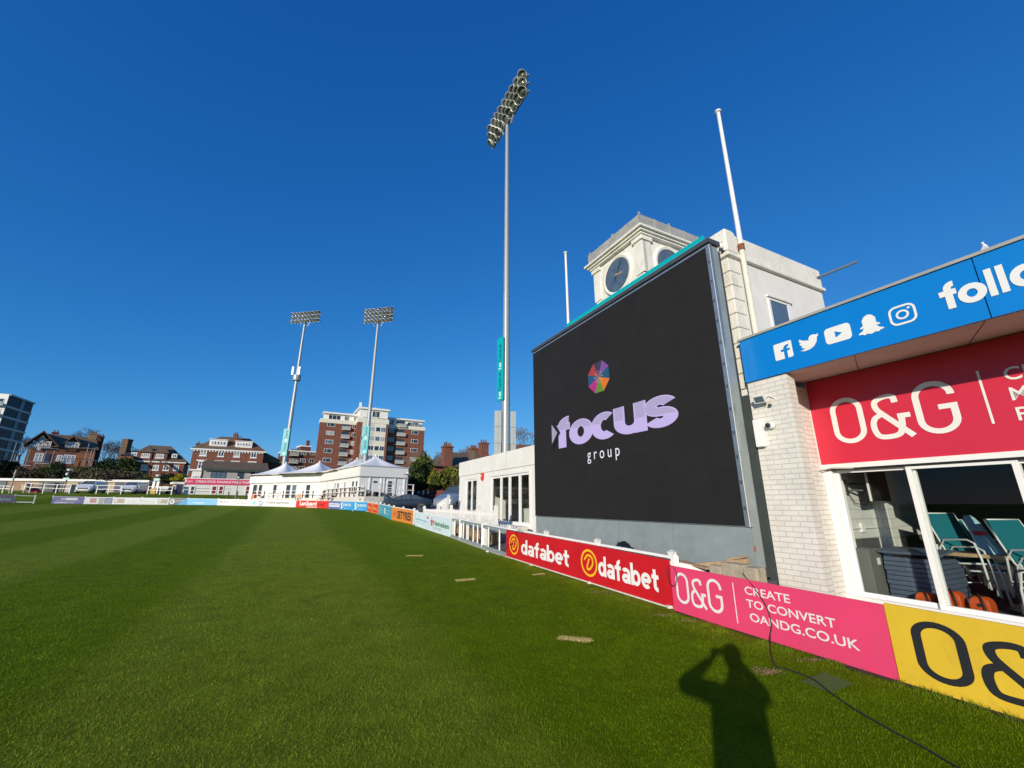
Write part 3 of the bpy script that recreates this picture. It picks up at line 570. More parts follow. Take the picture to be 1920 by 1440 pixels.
M_tealf = mat('teal_sling_fabric', (0.0, 0.13, 0.17), 0.7, .08, 30); M_blkf = mat('black_sling_fabric', (0.03, 0.032, 0.036), 0.75, .1, 30); M_tubw = mat('silver_painted_tube', (0.66, 0.68, 0.66), 0.35, .05, 5)
def chair_proto(name, label, fab, group=None):
    t = thing(name, label, 'chair', (0, 0, 0), 0, group)
    w = MB()
    for y in (-.26, .26):
        w.tube([(.30, y, 0), (.28, y, .40), (.24, y, .60), (.15, y, .64), (-.20, y, .62), (-.30, y, .50), (-.36, y, 0)], .014, M_tubw)
        w.tube([(.27, y * .92, .43), (-.18, y * .92, .38), (-.24, y * .92, .44), (-.45, y * .92, .95), (-.47, y * .92, 1.0)], .014, M_tubw)
    w.tube([(-.47, -.24, 1.0), (-.47, .24, 1.0)], .012, M_tubw); w.tube([(.27, -.26, .42), (.27, .26, .42)], .012, M_tubw); w.tube([(-.33, -.26, .2), (-.33, .26, .2)], .01, M_tubw)
    w.build('frame', t, smooth=True)
    w = MB(); w.loft([[(x, -.225, z), (x, .225, z), (x, .225, z + .008), (x, -.225, z + .008)] for x, z in ((.26, .44), (.05, .415), (-.17, .395))], fab); w.build('seat', t)
    w = MB(); w.loft([[(x, -.225, z), (x, .225, z), (x + .008, .225, z + .003), (x + .008, -.225, z + .003)] for x, z in ((-.23, .45), (-.34, .70), (-.46, .99))], fab); w.build('backrest', t)
    return t
G1 = 'teal sling chairs stacked behind the glass'
tc0 = chair_proto('sling_chair', 'teal sling chair at the back of the left hand stack behind glass', M_tealf, G1)
def put_chair(o, d, s, z, deg): o.location = W(d, s, z); o.rotation_euler = (0, 0, AZC + R(deg))
put_chair(tc0, 9.30, 2.72, .30, -118)
put_chair(dup(tc0, label='second teal sling chair in the left hand stack behind glass'), 9.24, 2.78, .40, -118)
put_chair(dup(tc0, label='front teal sling chair in the left hand stack behind glass'), 9.18, 2.84, .50, -118)
put_chair(dup(tc0, label='lowest teal sling chair of the right hand stack behind glass'), 9.05, 1.96, .23, -118)
put_chair(dup(tc0, label='middle teal sling chair of the right hand stack behind glass'), 8.99, 2.02, .33, -118)
put_chair(dup(tc0, label='topmost teal sling chair of the right hand stack, near the window frame'), 8.93, 2.08, .43, -118)
bc = chair_proto('sling_chair', 'black sling armchair facing left beside the right window frame', M_blkf); put_chair(bc, 8.42, 1.98, .23, 97)
tb = thing('table', 'dark low table with a bare wooden edge behind the glass', 'table', (9.0, 2.6, .23), AZC)
w = MB(); w.box(8.86, 2.42, .915, 9.6, 3.3, .955, M_dwood); w.box(8.835, 2.42, .91, 8.86, 3.3, .957, M_wood); w.build('tabletop', tb)
for d_, s_ in ((8.90, 2.47), (8.90, 3.24), (9.55, 2.47), (9.55, 3.24)):
    w = MB(); w.box(d_ - .02, s_ - .02, .23, d_ + .02, s_ + .02, .915, M_dark); w.build('leg', tb)
M_pale = mat('pale_blue_cover', (0.30, 0.50, 0.60), 0.5, .08, 4)
w = MB(); q0 = on_d(1868, 1046, 9.0); q1 = on_d(1813, 966, 9.25); b0 = Vector((9.0, q0[0], q0[1])); b1 = Vector((9.25, q1[0], q1[1])); rr = []
for q, hw in ((0, .10), (.15, .105), (.8, .07), (.93, .05), (1, .02)):
    c = b0.lerp(b1, q); rr.append([c + Vector((.05, -hw, 0)), c + Vector((-.05, hw, 0)), c + Vector((-.02, hw, -.02)), c + Vector((.08, -hw, -.02))])
w.loft(rr, M_pale); w.obox(b0.lerp(b1, .55) + Vector((-.012, 0, .006)), (-.02, .06, 0), ((b1 - b0).normalized() * .035), (.006, 0.002, 0), M_redsign)
csolo(w, 'ironing_board', 'pale blue padded board with a red tag leaning between the chair stacks', 'board', b0)
w = MB(); w.box(8.93, 3.2, .957, 8.96, 3.3, 1.05, M_upvc); w.box(8.925, 3.21, .97, 8.93, 3.29, 1.03, M_teal); csolo(w, 'card_stand', 'small white card stand on the end of the table', 'card', (8.95, 3.25, .957))
# ---- fittings on the brick pier
fl = thing('wall_floodlight', 'grey framed floodlight fixed to the white brick pier', 'floodlight', (6.76, 4.2, 3.1), AZC)
s_, z_ = on_d(1424, 748, 6.66)
w = MB(); nrm = Vector((-.83, -.1, -.5)).normalized(); ex = Vector((0.12, -1, 0)).normalized(); ey = nrm.cross(ex)
c = Vector((6.66, s_, z_)); w.obox(c, ex * .095, ey * .07, nrm * .022, M_wpaint); w.build('housing', fl, bevel=.006)
w = MB(); w.obox(c + nrm * .024, ex * .07, ey * .048, nrm * .003, M_glassb); w.build('lens', fl)
w = MB(); w.bar(c - nrm * .02, (6.79, s_ - .02, z_ - .03), .03, .02, M_dark); w.ball((6.76, s_ - .09, z_ - .11), .03, .03, .025, M_dark); w.tube([c - nrm * .02, (6.74, s_ - .12, z_ + .06), (6.79, s_ - .17, z_ - .02)], .006, M_wpaint); w.build('bracket', fl)
s_, z_ = on_d(1440, 797, 6.72); dc = thing('dome_camera', 'white dome security camera with black globe on the brick pier', 'camera', (6.79, s_, z_), AZC)
w = MB(); w.lathe([(0.001, .0), (.062, 0), (.064, .03), (.05, .06), (.03, .065), (.001, .065)], (6.795, s_ - .02, z_), M_wpaint, 18, axis=(-1, 0, 0)); w.build('base', dc, smooth=True)
w = MB(); w.ball((6.72, s_ + .005, z_ - .005), .042, .042, .042, M_glassd, 16, 9); w.build('globe', dc, smooth=True)
a = on_d(1411, 788, 6.72); b = on_d(1434, 837, 6.72)
w = MB(); w.box(6.70, b[0], b[1], 6.795, a[0], a[1], M_upvc); csolo(w, 'junction_box', 'tall white plastic box on the left edge of the brick pier', 'box', (6.75, (a[0] + b[0]) / 2, b[1]), bevel=.012)
# ================================================================ VIDEO SCREEN
M_led = brickmat('led_panel_black', (0.0205, 0.0195, 0.0195), (0.0225, 0.0215, 0.0215), (0.015, 0.0145, 0.0145), bw=.50, bh=.50, mw=.004, offset=0, var=.10, rough=.66, bump=.05, spec=.12)
M_dgrn = mat('dark_gap_strip', (.045, .06, .058), .6, .3, 3); M_lil = mat('lit_lilac', (0.10, 0.09, 0.13), 0.6, .03, 2, emit=(.50, .40, .74), estr=.9)
M_two = bpy.data.materials.new('lit_two_tone_lilac'); M_two.use_nodes = True
def two_tone(m):
    t = m.node_tree; b = t.nodes['Principled BSDF']; tc = t.nodes.new('ShaderNodeTexCoord'); sp = t.nodes.new('ShaderNodeSeparateXYZ'); t.links.new(tc.outputs['Object'], sp.inputs[0])
    ma = t.nodes.new('ShaderNodeMath'); ma.operation = 'MULTIPLY_ADD'; ma.inputs[1].default_value = -.062; ma.inputs[2].default_value = 0; t.links.new(sp.outputs[1], ma.inputs[0]); ad = t.nodes.new('ShaderNodeMath'); ad.operation = 'ADD'; t.links.new(ma.outputs[0], ad.inputs[0]); t.links.new(sp.outputs[2], ad.inputs[1])
    gt = t.nodes.new('ShaderNodeMath'); gt.operation = 'GREATER_THAN'; gt.inputs[1].default_value = 3.11 + .38 - .2; t.links.new(ad.outputs[0], gt.inputs[0])
    mx = t.nodes.new('ShaderNodeMix'); mx.data_type = 'RGBA'; mx.inputs[6].default_value = (.50, .40, .74, 1); mx.inputs[7].default_value = (.36, .31, .50, 1); t.links.new(gt.outputs[0], mx.inputs[0]); t.links.new(mx.outputs[2], b.inputs['Emission Color']); b.inputs['Emission Strength'].default_value = .9; b.inputs['Base Color'].default_value = (.10, .09, .13, 1); b.inputs['Roughness'].default_value = .6
two_tone(M_two)
M_lil2 = mat('lit_dim_lilac', (0.10, 0.09, 0.12), 0.6, .03, 2, emit=(.36, .31, .46), estr=.8)
SDp = 6.40; SL, SR, ZB_, ZT_ = 11.16, 4.545, 1.325, 6.30
scr = thing('video_screen', 'large black video screen showing lilac lettering under a coloured octagon', 'screen', (6.6, 7.85, .2), AZC)
w = MB(); w.box(SDp, SR, ZB_, SDp + .06, SL, ZT_, M_led); disp = w.build('display', scr)
w = MB(); w.box(SDp + .062, SR - .05, .70, SDp + .27, SL + .0, 6.36, M_galvd); w.build('cabinet', scr)
w = MB(); w.box(SDp + .275, SR - .02, .55, SDp + .37, SL - .1, 6.3, M_dark); w.box(6.80, 4.416, .1, 6.86, 4.478, 3.45, M_dgrn); w.box(6.775, 4.42, .3, 6.795, 4.53, 3.45, M_dgrn); w.build('rear_frame', scr)  # rear frame, plus two green-grey strips added to darken the gap beside it
w = MB(); w.box(SDp - .012, SR - .085, 1.30, SDp + .058, SR - .003, 6.30, M_galv)
for k in range(12): w.box(SDp - .0145, SR - .05, 1.55 + k * .40, SDp - .011, SR - .035, 1.61 + k * .40, M_black); w.box(SDp - .0145, SR - .026, 1.55 + k * .40, SDp - .011, SR - .016, 1.61 + k * .40, M_dark)
w.box(SDp - .018, SR - .088, 1.30, SDp - .0125, SR - .080, 6.32, M_wpaint); w.build('side_trim', scr)
w = MB(); w.box(SDp - .04, SR - .095, 6.375, SDp + .30, SL + .04, 6.46, M_dark); w.box(SDp - .015, SR - .09, 6.302, SDp + .055, SL + .0, 6.345, M_galv); w.box(SDp - .03, SR - .092, 6.463, SDp + .29, SL + .03, 6.475, M_galv); w.build('top_trim', scr)
w = MB(); w.box(SDp - .006, SR - .02, 1.300, SDp + .02, SL, 1.310, M_galv); w.box(SDp - .002, SR - .02, 1.311, SDp + .02, SL, 1.322, M_black); w.build('bottom_trim', scr)
seams = [11.16, 9.62, 8.42, 7.55, 6.85, 6.05, 5.28, 4.50]
for k in range(7):
    w = MB(); w.box(SDp + .02 + .003 * (k % 2), seams[k + 1] + .006, .30, SDp + .05, seams[k] - .004, 1.295, M_galvd); w.build('base_panel', scr)
w = MB(); w.box(SDp + .03, SR - .02, .05, SDp + .25, SR + .12, .70, M_dark); w.box(SDp + .03, 7.2, .05, SDp + .2, 7.35, .70, M_dark); w.box(SDp + .03, SL - .2, .05, SDp + .2, SL - .05, .70, M_dark); w.build('leg_frame', scr)
tl = MB(); tl.box(SDp + .06, 4.60, 6.478, SDp + .09, 9.30, 6.64, M_teal); tl.build('teal_strip', scr)
w = MB(); w.box(6.43, 4.462, .95, 6.45, 4.475, 1.02, M_or); w.build('tie', scr)
# picture on the display
D_ = cplate(SDp, SL, 0)
cols = [(.24, .08, .36), (.015, .10, .17), (.82, .20, .015), (.13, .30, .03), (.50, .03, .22), (.02, .09, .20), (.45, .05, .045), (.05, .045, .09)]
w = MB()
def eq_(x, y): q = on_d(1000 + x / 5.144, 620 + y / 5.144, SDp); return SL - q[0], q[1]
cu, cv = eq_(630, 445); pts = [eq_(*q) for q in ((660, 285), (725, 335), (737, 460), (682, 578), (600, 605), (533, 542), (527, 430), (580, 322), (660, 285))]
for k in range(8):
    c = cols[k]; mm = mat(f'lit_wedge_{k}', tuple(x * .25 for x in c), .6, .03, 2, emit=c, estr=.62); put_poly(w, D_, [(cu, cv), pts[k], pts[k + 1]], mm, .004)
    a = pts[k]; b = pts[k + 1]; mid = ((a[0] + b[0]) / 2, (a[1] + b[1]) / 2)
    q = (cu + (mid[0] - cu) * .42, cv + (mid[1] - cv) * .42); put_poly(w, D_, [(cu, cv), (q[0] - (q[1] - cv) * .12, q[1] + (q[0] - cu) * .12), (q[0] + (q[1] - cv) * .12, q[1] - (q[0] - cu) * .12)], mat(f'lit_wedge_pale_{k}', tuple(x * .25 for x in c), .6, .03, 2, emit=tuple(.45 * x + .33 for x in c), estr=.6), .005)
w.build('emblem', disp, fix=False)
w = MB(); put_word(w, D_, 'focus', SL - 10.06, SL - 5.60, 3.11, 3.94, M_lil, w=.285, gap=-.06, wf=.86, top=1.28)
put_word(w, D_, 'focus', SL - 10.06, SL - 5.60, 3.11, 3.94, M_two, w=.285, gap=-.06, wf=.86, top=1.28, pen=.215)
lw = w.build('lettering', disp, fix=False)
w = MB(); D2 = cplate(SDp - .022, SL, 0)
def dq(x, y): q = on_d(1000 + x / 5.144, 620 + y / 5.144, SDp - .022); return SL - q[0], q[1]
put_poly(w, D2, [dq(*q) for q in ((160, 850), (196, 868), (262, 985), (205, 1095), (190, 1160), (160, 1160))], M_led); put_poly(w, D2, [dq(*q) for q in ((178, 908), (232, 985), (182, 1092))], M_lil2, .006)
w.build('notch', disp, fix=False)
w = MB(); put_text(w, D_, 'g r o u p', SL - 8.52, SL - 7.33, 2.59, 2.86, mat('lit_white', (.2, .2, .2), .6, emit=(.7, .68, .78), estr=.9), 0.0); w.build('subtitle', disp, fix=False)
# ================================================================ CLOCK TOWER BUILDING
tow = thing('tower_building', 'white rendered building with quoined corner tower and small blue window behind the screen', 'building', (8.5, 7.4, 0), AZC)
w = MB(); T0 = 4.485; w.box(6.93, T0, 0, 10.1, 5.6, 6.70, M_white); w.box(6.93, 5.6, 0, 10.1, 10.25, 6.2, M_white)
# opening-free wall with a proud window is avoided: cut the window as four strips is not needed at this size, the frame sits in a shallow reveal
w.build('wall', tow)
w = MB(); w.box(6.90, T0 - .03, 6.33, 10.13, 5.62, 6.78, M_stone); w.box(6.86, T0 - .07, 6.24, 10.16, 5.62, 6.328, M_stone); w.build('parapet', tow, bevel=.02)
w = MB(); w.loft([[(6.87, T0 - .06, z), (7.20 - q, T0 - .06, z), (7.20 - q, 4.86 - q, z), (6.87, 4.86 - q, z)] for z, q in ((6.34, 0), (6.70, .0), (6.78, .03), (6.83, .1))], M_stone); w.build('corner_block', tow, bevel=.03)
for k in range(9):
    z0 = 6.20 - k * .29; w = MB(); w.box(6.895, T0 - .022, z0 - .275, 7.20 + (0.0 if k % 2 else .02), 4.86, z0, M_stone); w.build('quoin', tow, bevel=.012)
a = on_d(1440, 556, 8.0); wz = 5.62
w = MB(); w.box(7.97, T0 - .02, 4.55, 8.03, T0 - .002, 5.62, M_upvc); w.box(8.60, T0 - .02, 4.55, 8.72, T0 - .002, 5.62, M_upvc); w.box(8.03, T0 - .02, 5.57, 8.60, T0 - .002, 5.62, M_upvc); w.box(7.94, T0 - .05, 5.622, 8.75, T0 - .001, 5.66, M_stone); wo = w.build('window', tow)
w = MB(); w.box(8.031, T0 - .008, 4.55, 8.599, T0 - .003, 5.569, M_glassb); w.build('pane', wo)
w = MB(); a = W(10.0, T0, 6.5); w.cyl((9.95, T0 - .02, 6.55), (10.95, T0 - .45, 7.02), .03, M_galv, n=8); w.build('strut', tow)
w = MB(); w.box(7.4, T0 - .035, 5.05, 7.42, T0 - .001, 5.06, M_dark); w.build('crack', tow)
s_, z_ = on_d(1348, 463, 6.8); cl_ = thing('corner_lamp', 'small white round lamp on the tower corner above the screen', 'lamp', (6.86, s_, z_), AZC)
w = MB(); w.lathe([(.001, 0), (.045, 0), (.05, .05), (.042, .09), (.001, .092)], (6.88, s_, z_ + .02), M_wpaint, 14, axis=(-.8, -.5, -.2)); w.build('housing', cl_, smooth=True)
w = MB(); w.tube([(6.88, s_ - .02, z_ + .12), (6.83, s_ - .07, z_ + .10), (6.82, s_ - .07, z_ - .03), (6.86, s_ - .03, z_ - .09)], .012, M_wpaint); w.ball((6.85, s_ - .03, z_ - .10), .04, .035, .03, M_glassd); w.build('bracket', cl_, smooth=True)
# ---- clock turret, a thing of its own on the roof
ct = thing('clock_turret', 'square white clock turret with blue dials and lead parapet above the screen', 'clock tower', (7.72, 7.40, 6.2), AZC)
t0, t1, s0, s1 = 6.80, 8.64, 6.49, 8.31
w = MB(); w.box(t0, s0, 6.9, t1, s1, 7.93, M_stone)
w.loft([[(t0 - q, s0 - q * .0, z), (t1, s0 - q * .0, z), (t1, s1 + q, z), (t0 - q, s1 + q, z)] for z, q in ((6.21, .10), (6.45, .09), (6.62, .07), (6.898, .0))], M_stone)
for a_, b_ in ((s0 - .03, s0 + .24), (s1 - .24, s1 + .03)): w.box(t0 - .03, a_, 6.95, t0 + .1, b_, 7.81, M_stone)
w.box(t0 - .029, s0 - .03, 6.95, t0 + .26, s0 + .1, 7.81, M_stone); w.box(t1 - .24, s0 - .03, 6.95, t1 + .03, s0 + .1, 7.81, M_stone)
w.build('wall', ct, bevel=.008)
for a_, b_, c_, e_ in ((t0 - .07, s0 - .07, t0 + .3, s0 + .28), (t0 - .07, s1 - .28, t0 + .3, s1 + .07), (t1 - .28, s0 - .07, t1 + .07, s0 + .28)):
    w = MB(); w.box(a_, b_, 7.812, c_, e_, 7.925, M_stone); w.build('capital', ct, bevel=.01)
w = MB(); w.box(t0 - .10, s0 - .10, 7.931, t1 + .1, s1 + .1, 7.985, M_stone); w.box(t0 - .15, s0 - .15, 7.986, t1 + .15, s1 + .15, 8.045, M_stone); w.box(t0 - .21, s0 - .21, 8.046, t1 + .21, s1 + .21, 8.11, M_stone); w.build('cornice', ct, bevel=.012)
M_lead = mat('weathered_lead', (0.36, 0.355, 0.33), 0.6, .25, 3.5, .2, 20, streak=.4)
w = MB(); w.box(t0 - .10, s0 - .10, 8.111, t1 + .10, s1 + .10, 8.46, M_lead)
for k in range(5):
    q = s0 - .10 + (s1 - s0 + .2) * k / 4; w.box(t0 - .115, q - .012, 8.111, t0 - .10, q + .012, 8.462, M_lead); q = t0 - .1 + (t1 - t0 + .2) * k / 4; w.box(q - .015, s0 - .115, 8.111, q + .015, s0 - .10, 8.462, M_lead)
for a_, b_ in ((t0 - .08, s0 - .08), (t0 - .08, (s0 + s1) / 2), (t0 - .08, s1 + .06), ((t0 + t1) / 2, s0 - .08)): w.box(a_ - .02, b_ - .02, 8.46, a_ + .02, b_ + .02, 8.53, M_lead)
w.build('lead_parapet', ct)
M_dial = mat('slate_dial_sky_reflection', (0.085, 0.135, 0.20), 0.25, .35, 4, spec=.6); M_num = mat('faded_numeral_paint', (0.16, 0.13, 0.12), 0.5, .3, 20); M_gold = mat('tarnished_gilt', (0.38, 0.27, 0.15), 0.5, .25, 20)  # dial blue is lightened, painting in the sky's reflection
zc = 7.335; sc_ = (s0 + s1) / 2
def dial(cx, ax_u, nrm, hands):
    pl = Plate(cx, ax_u, (0, 0, 1), nrm); r = .455
    w = MB(); rr = []
    for q, lift in ((r + .09, .0), (r + .085, .04), (r + .045, .05), (r + .02, .03), (r - .002, .03)): rr.append([pl.p(a, b, lift) for a, b in ell(0, 0, q, q, k=40)[:-1]])
    w.loft(rr, M_stone, caps=False); f = w.build('dial_surround', ct, smooth=True)
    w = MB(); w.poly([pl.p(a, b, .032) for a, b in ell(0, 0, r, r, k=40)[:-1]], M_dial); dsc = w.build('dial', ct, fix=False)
    w = MB(); ribbon(w, pl, ell(0, 0, r - .02, r - .02, k=40), .010, M_num, .036, True)
    for k in range(12):
        a = R(30 * k); c, s_ = math.cos(a), math.sin(a); ribbon(w, pl, [((r - .14) * s_, (r - .14) * c), ((r - .05) * s_, (r - .05) * c)], .02 if k % 3 else .04, M_num, .0365)
    w.build('numerals', dsc, fix=False)
    w = MB()
    for ang, l0, l1, wd_ in hands:
        a = R(ang); ribbon(w, pl, [(-l0 * math.sin(a), -l0 * math.cos(a)), (l1 * math.sin(a), l1 * math.cos(a))], wd_, M_ink if wd_ < .03 else M_gold, .04 + .004 * (wd_ < .03))
    w.poly([pl.p(a, b, .05) for a, b in ell(0, 0, .035, .035, k=14)[:-1]], M_gold); w.build('hands', dsc, fix=False)
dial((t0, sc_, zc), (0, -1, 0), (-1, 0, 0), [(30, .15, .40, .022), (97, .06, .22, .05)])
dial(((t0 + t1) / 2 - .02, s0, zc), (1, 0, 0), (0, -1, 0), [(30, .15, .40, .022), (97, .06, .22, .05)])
# ---- flagpoles
def flagpole(d, s, z0, z1, label, low):
    t = thing('flagpole', label, 'flagpole', (d, s, z0), AZC, 'white flagpoles on the tower building')
    w = MB(); w.cyl((d, s, z0), (d, s, 6.5), .052, M_offw, .05, 12); w.build('lower_pole', t, smooth=False)
    w = MB(); w.cyl((d, s, 6.5), (d, s, z1), .046, M_wpaint, .036, 12); w.build('upper_pole', t)
    w = MB(); w.lathe([(.001, 0), (.06, .0), (.07, .02), (.06, .045), (.001, .05)], (d, s, z1), M_wpaint, 12); w.build('cap', t)
    w = MB(); w.cyl((d, s, 6.42), (d, s, 6.55), .062, mat('rusty_iron', (.22, .075, .035), .8, .3, 20), n=12); w.box(d - .02, s + .03, 6.46, d + .02, s + .1, 6.52, M_galv); w.build('bracket', t)
flagpole(7.26, 4.392, 4.0, 9.86, 'white flagpole with rusty bracket fixed to the tower corner, right of the screen', 6.45)
flagpole(7.26, 10.34, 4.0, 9.82, 'shorter looking white flagpole rising behind the left end of the screen', 6.45)
# ---- gull on the canopy
gl = thing('gull', 'white gull standing on the roof edge of the blue canopy', 'bird', (6.9, 1.33, 4.462), AZC)
s_, z_ = on_d(1850, 478, 6.86)
w = MB(); c = Vector((6.86, s_, 4.515)); ax_ = Vector((.55, -.45, .70)).normalized(); up_ = Vector((.0, .3, .95)); up_ = (up_ - ax_ * up_.dot(ax_)).normalized(); sd_ = ax_.cross(up_)
def gring(q, r1, r2, dz): q, r1, r2, dz = q * .75, r1 * .75, r2 * .75, dz * .75; return [c + ax_ * q + up_ * (dz + r2 * math.sin(2 * math.pi * k / 12)) + sd_ * (r1 * math.cos(2 * math.pi * k / 12)) for k in range(12)]
w.loft([gring(-.11, .006, .004, -.01), gring(-.07, .02, .015, -.004), gring(-.02, .036, .032, 0), gring(.02, .04, .04, .002), gring(.05, .032, .036, .016), gring(.065, .022, .026, .04), gring(.075, .022, .024, .062), gring(.085, .02, .02, .074), gring(.098, .009, .009, .074), gring(.125, .002, .003, .068)], M_wink); w.build('body', gl, smooth=True)
w = MB(); M_gw = mat('pale_grey_feathers', (.45, .46, .48), .7, .05, 10)
for k in (-1, 1): w.loft([[c + ax_ * q * .75 + sd_ * (k * (x + .003) * .75) + up_ * z * .75 for x, z in ((.028 * f, .028 * f), (.039 * f, .0), (.030 * f, -.016 * f))] for q, f in ((-.12, .25), (-.05, .95), (.02, 1.05), (.045, .7))], M_gw)
w.build('wing', gl)
for k in (-1, 1):
    w = MB(); w.cyl(c + sd_ * (k * .015) + Vector((0, 0, -.03)), (c.x + sd_.x * k * .015, c.y + sd_.y * k * .015, 4.463), .004, mat('pink_leg', (.5, .25, .2), .6)); w.build('leg', gl)
# ================================================================ BOUNDARY BOARDS AND FENCES
def PD(x, y, D): return pt(x, y, D)
def depth_of(P): return (Vector(P) - EYE).dot(FWD)
def height_at(P, px, ytop):
    r = ray(px, ytop); return EYE.z + r.z * (P.y / r.y) - P.z
M_pink = mat('hot_pink_board', (0.80, 0.06, 0.16), 0.4, .08, 1.2, dirt=(.42, .12, .13), dirtamt=.28)
M_yel = mat('yellow_board', (0.76, 0.50, 0.035), 0.4, .08, 2.5, dirt=(.45, .28, .05), dirtamt=.4)
M_red = mat('red_board', (0.56, 0.008, 0.016), 0.4, .10, 1.2, dirt=(.30, .02, .02), dirtamt=.3)
M_ored = mat('bright_red_board', (0.72, 0.03, 0.02), 0.45, .05, 1.2)
M_org = mat('orange_board', (0.72, 0.24, 0.035), 0.45, .06, 1.2)
M_cy = mat('teal_blue_board', (0.04, 0.33, 0.45), 0.45, .06, 1.2)
M_sky = mat('sky_blue_board', (0.04, 0.36, 0.70), 0.45, .06, 1.2)
M_lsky = mat('light_blue_board', (0.16, 0.46, 0.72), 0.45, .06, 1.2)
M_vio = mat('violet_blue_board', (0.13, 0.16, 0.42), 0.45, .06, 1.2)
M_wb = mat('white_board', (0.78, 0.78, 0.76), 0.45, .05, 1.5, dirt=(.5, .48, .42), dirtamt=.25)
M_pb = mat('pale_blue_white_board', (0.62, 0.74, 0.78), 0.45, .06, 1.5)
M_gold2 = mat('golden_yellow_ink', (0.85, 0.47, 0.01), 0.45, .05, 2)
M_greyink = mat('grey_ink', (0.20, 0.21, 0.22), 0.5, .05, 2); M_lgrey = mat('light_grey_ink', (0.45, 0.46, 0.46), 0.5, .05, 2)
M_greenink = mat('green_ink', (0.02, 0.20, 0.06), 0.5, .05, 2); M_cyink = mat('cyan_ink', (0.05, 0.40, 0.62), 0.5, .05, 2); M_tan = mat('tan_ink', (0.52, 0.40, 0.22), 0.5, .1, 3)
M_mauve = mat('mauve_print', (0.22, 0.20, 0.38), 0.5, .15, 5); M_rose = mat('rose_print', (0.60, 0.32, 0.30), 0.5, .2, 5)
def board(label, A, B, hA, hB, m, draw=None, group=None, lift=0.02, edge=None):
    A, B = Vector(A), Vector(B); d = Vector((B.x - A.x, B.y - A.y, 0)); L = d.length; rz = math.atan2(d.y, d.x); k = (B.z - A.z) / L
    t = bpy.data.objects.new('advertising_board', None); COL.objects.link(t); t.location = A; t.rotation_euler = (0, 0, rz); OFF[t.name] = Vector((0, 0, 0)); tag(t, label, 'board', group)
    w = MB(); y0, y1 = 0, .022
    vs = [(0, y0, lift), (L, y0, L * k + lift), (L, y0, L * k + hB), (0, y0, hA), (0, y1, lift), (L, y1, L * k + lift), (L, y1, L * k + hB), (0, y1, hA)]
    w.add(vs, [(0, 1, 2, 3), (7, 6, 5, 4), (0, 4, 5, 1), (1, 5, 6, 2), (2, 6, 7, 3), (3, 7, 4, 0)], m); w.build('panel', t)
    if edge:
        w = MB(); w.bar((0, -.005, lift - .012), (L, -.005, L * k + lift - .012), .03, .02, edge); w.build('edge_strip', t)
    pl = Plate((0, 0, lift), (1, 0, k), (0, 0, 1), (0, -1, 0)); h = (hA + hB) / 2 - lift
    if draw:
        w = MB(); draw(w, pl, L, h); w.build('lettering', t, fix=False)
    return t
def og_mark(w, pl, u0, u1, v0, v1, m, pen=.135): put_word(w, pl, 'O&G', u0, u1, v0, v1, m, w=pen, gap=.10)
pkL, pkR = Vector((2.57, 7.39, 0)), Vector((3.73, 4.68, 0)); dr = (pkR - pkL).normalized()
yS = pkR + dr * .012; yE = pkR + dr * 3.05; nB = Vector((dr.y, -dr.x, 0)) * 0
def draw_pink(w, pl, L, h):
    og_mark(w, pl, .10, .98, .155, .60, M_wink, .125)
    put_rect(w, pl, 1.175, .10, 1.19, .60, M_wink)
    put_text(w, pl, 'CREATE', 1.36, 1.975, .49, .588, M_wink, .012); put_text(w, pl, 'TO CONVERT', 1.36, 2.46, .335, .432, M_wink, .012); put_text(w, pl, 'OANDG.CO.UK', 1.385, 2.66, .175, .275, M_wink, .012)
board('pink boundary board with white thin lettering and a three line slogan', pkL, pkR, .683, .672, M_pink, draw_pink, 'near boundary boards', .005)
def draw_yel(w, pl, L, h): og_mark(w, pl, .18, 1.50, .10, .60, M_ink, .15); put_rect(w, pl, 1.72, .08, 1.745, .58, M_ink)
board('weathered yellow boundary board with dark thin lettering, nearest the camera', yS, yE, .690, .70, M_yel, draw_yel, 'near boundary boards', .0)
fL = PD(949, 1044.8, 11.6); fR = Vector((2.53, 7.49, .0)); r_ = ray(1262.5, 1143.7); fR = EYE + r_ * (7.52 / r_.y); fR.z += .0
dv = Vector((fR.x - fL.x, fR.y - fL.y, 0)); mid = fL.lerp(fR, .573)
hL, hM, hR = height_at(fL, 949, 994), height_at(mid, 1061, 1017), height_at(fR, 1257, 1050)
def draw_daf(w, pl, L, h):
    def U(a): return a * L
    ribbon(w, pl, ell(U(.135), h * .50, h * .335, h * .335, k=36), h * .062, M_gold2, closed=True)
    ribbon(w, pl, spl([(U(.135) - h * .20, h * .56), (U(.135) - h * .05, h * .70), (U(.135) + h * .13, h * .66), (U(.135) + h * .17, h * .50), (U(.135) + h * .03, h * .34), (U(.135) - h * .09, h * .36), (U(.135) + h * .02, h * .62)], 6), h * .06, M_gold2)
    put_word(w, pl, 'dafabet', U(.255), U(.90), h * .24, h * .76, M_wink, w=.255, gap=.055)
board('far one of the two red boards with a yellow ring emblem and white lettering', fL, mid, hL, hM, M_red, draw_daf, 'red boards before the screen', .035, M_offw)
board('near one of the two red boards with a yellow ring emblem, touching the pink board', mid + dv.normalized() * .012, fR, hM, hR, M_red, draw_daf, 'red boards before the screen', .035, M_offw)
hkL, hkR = PD(777.5, 985.8, 21.6), PD(845, 1007.5, 16.9)
def star(cx, cy, r): return [(cx + (r if i % 2 == 0 else r * .42) * math.sin(R(36 * i)), cy + (r if i % 2 == 0 else r * .42) * math.cos(R(36 * i))) for i in range(10)]
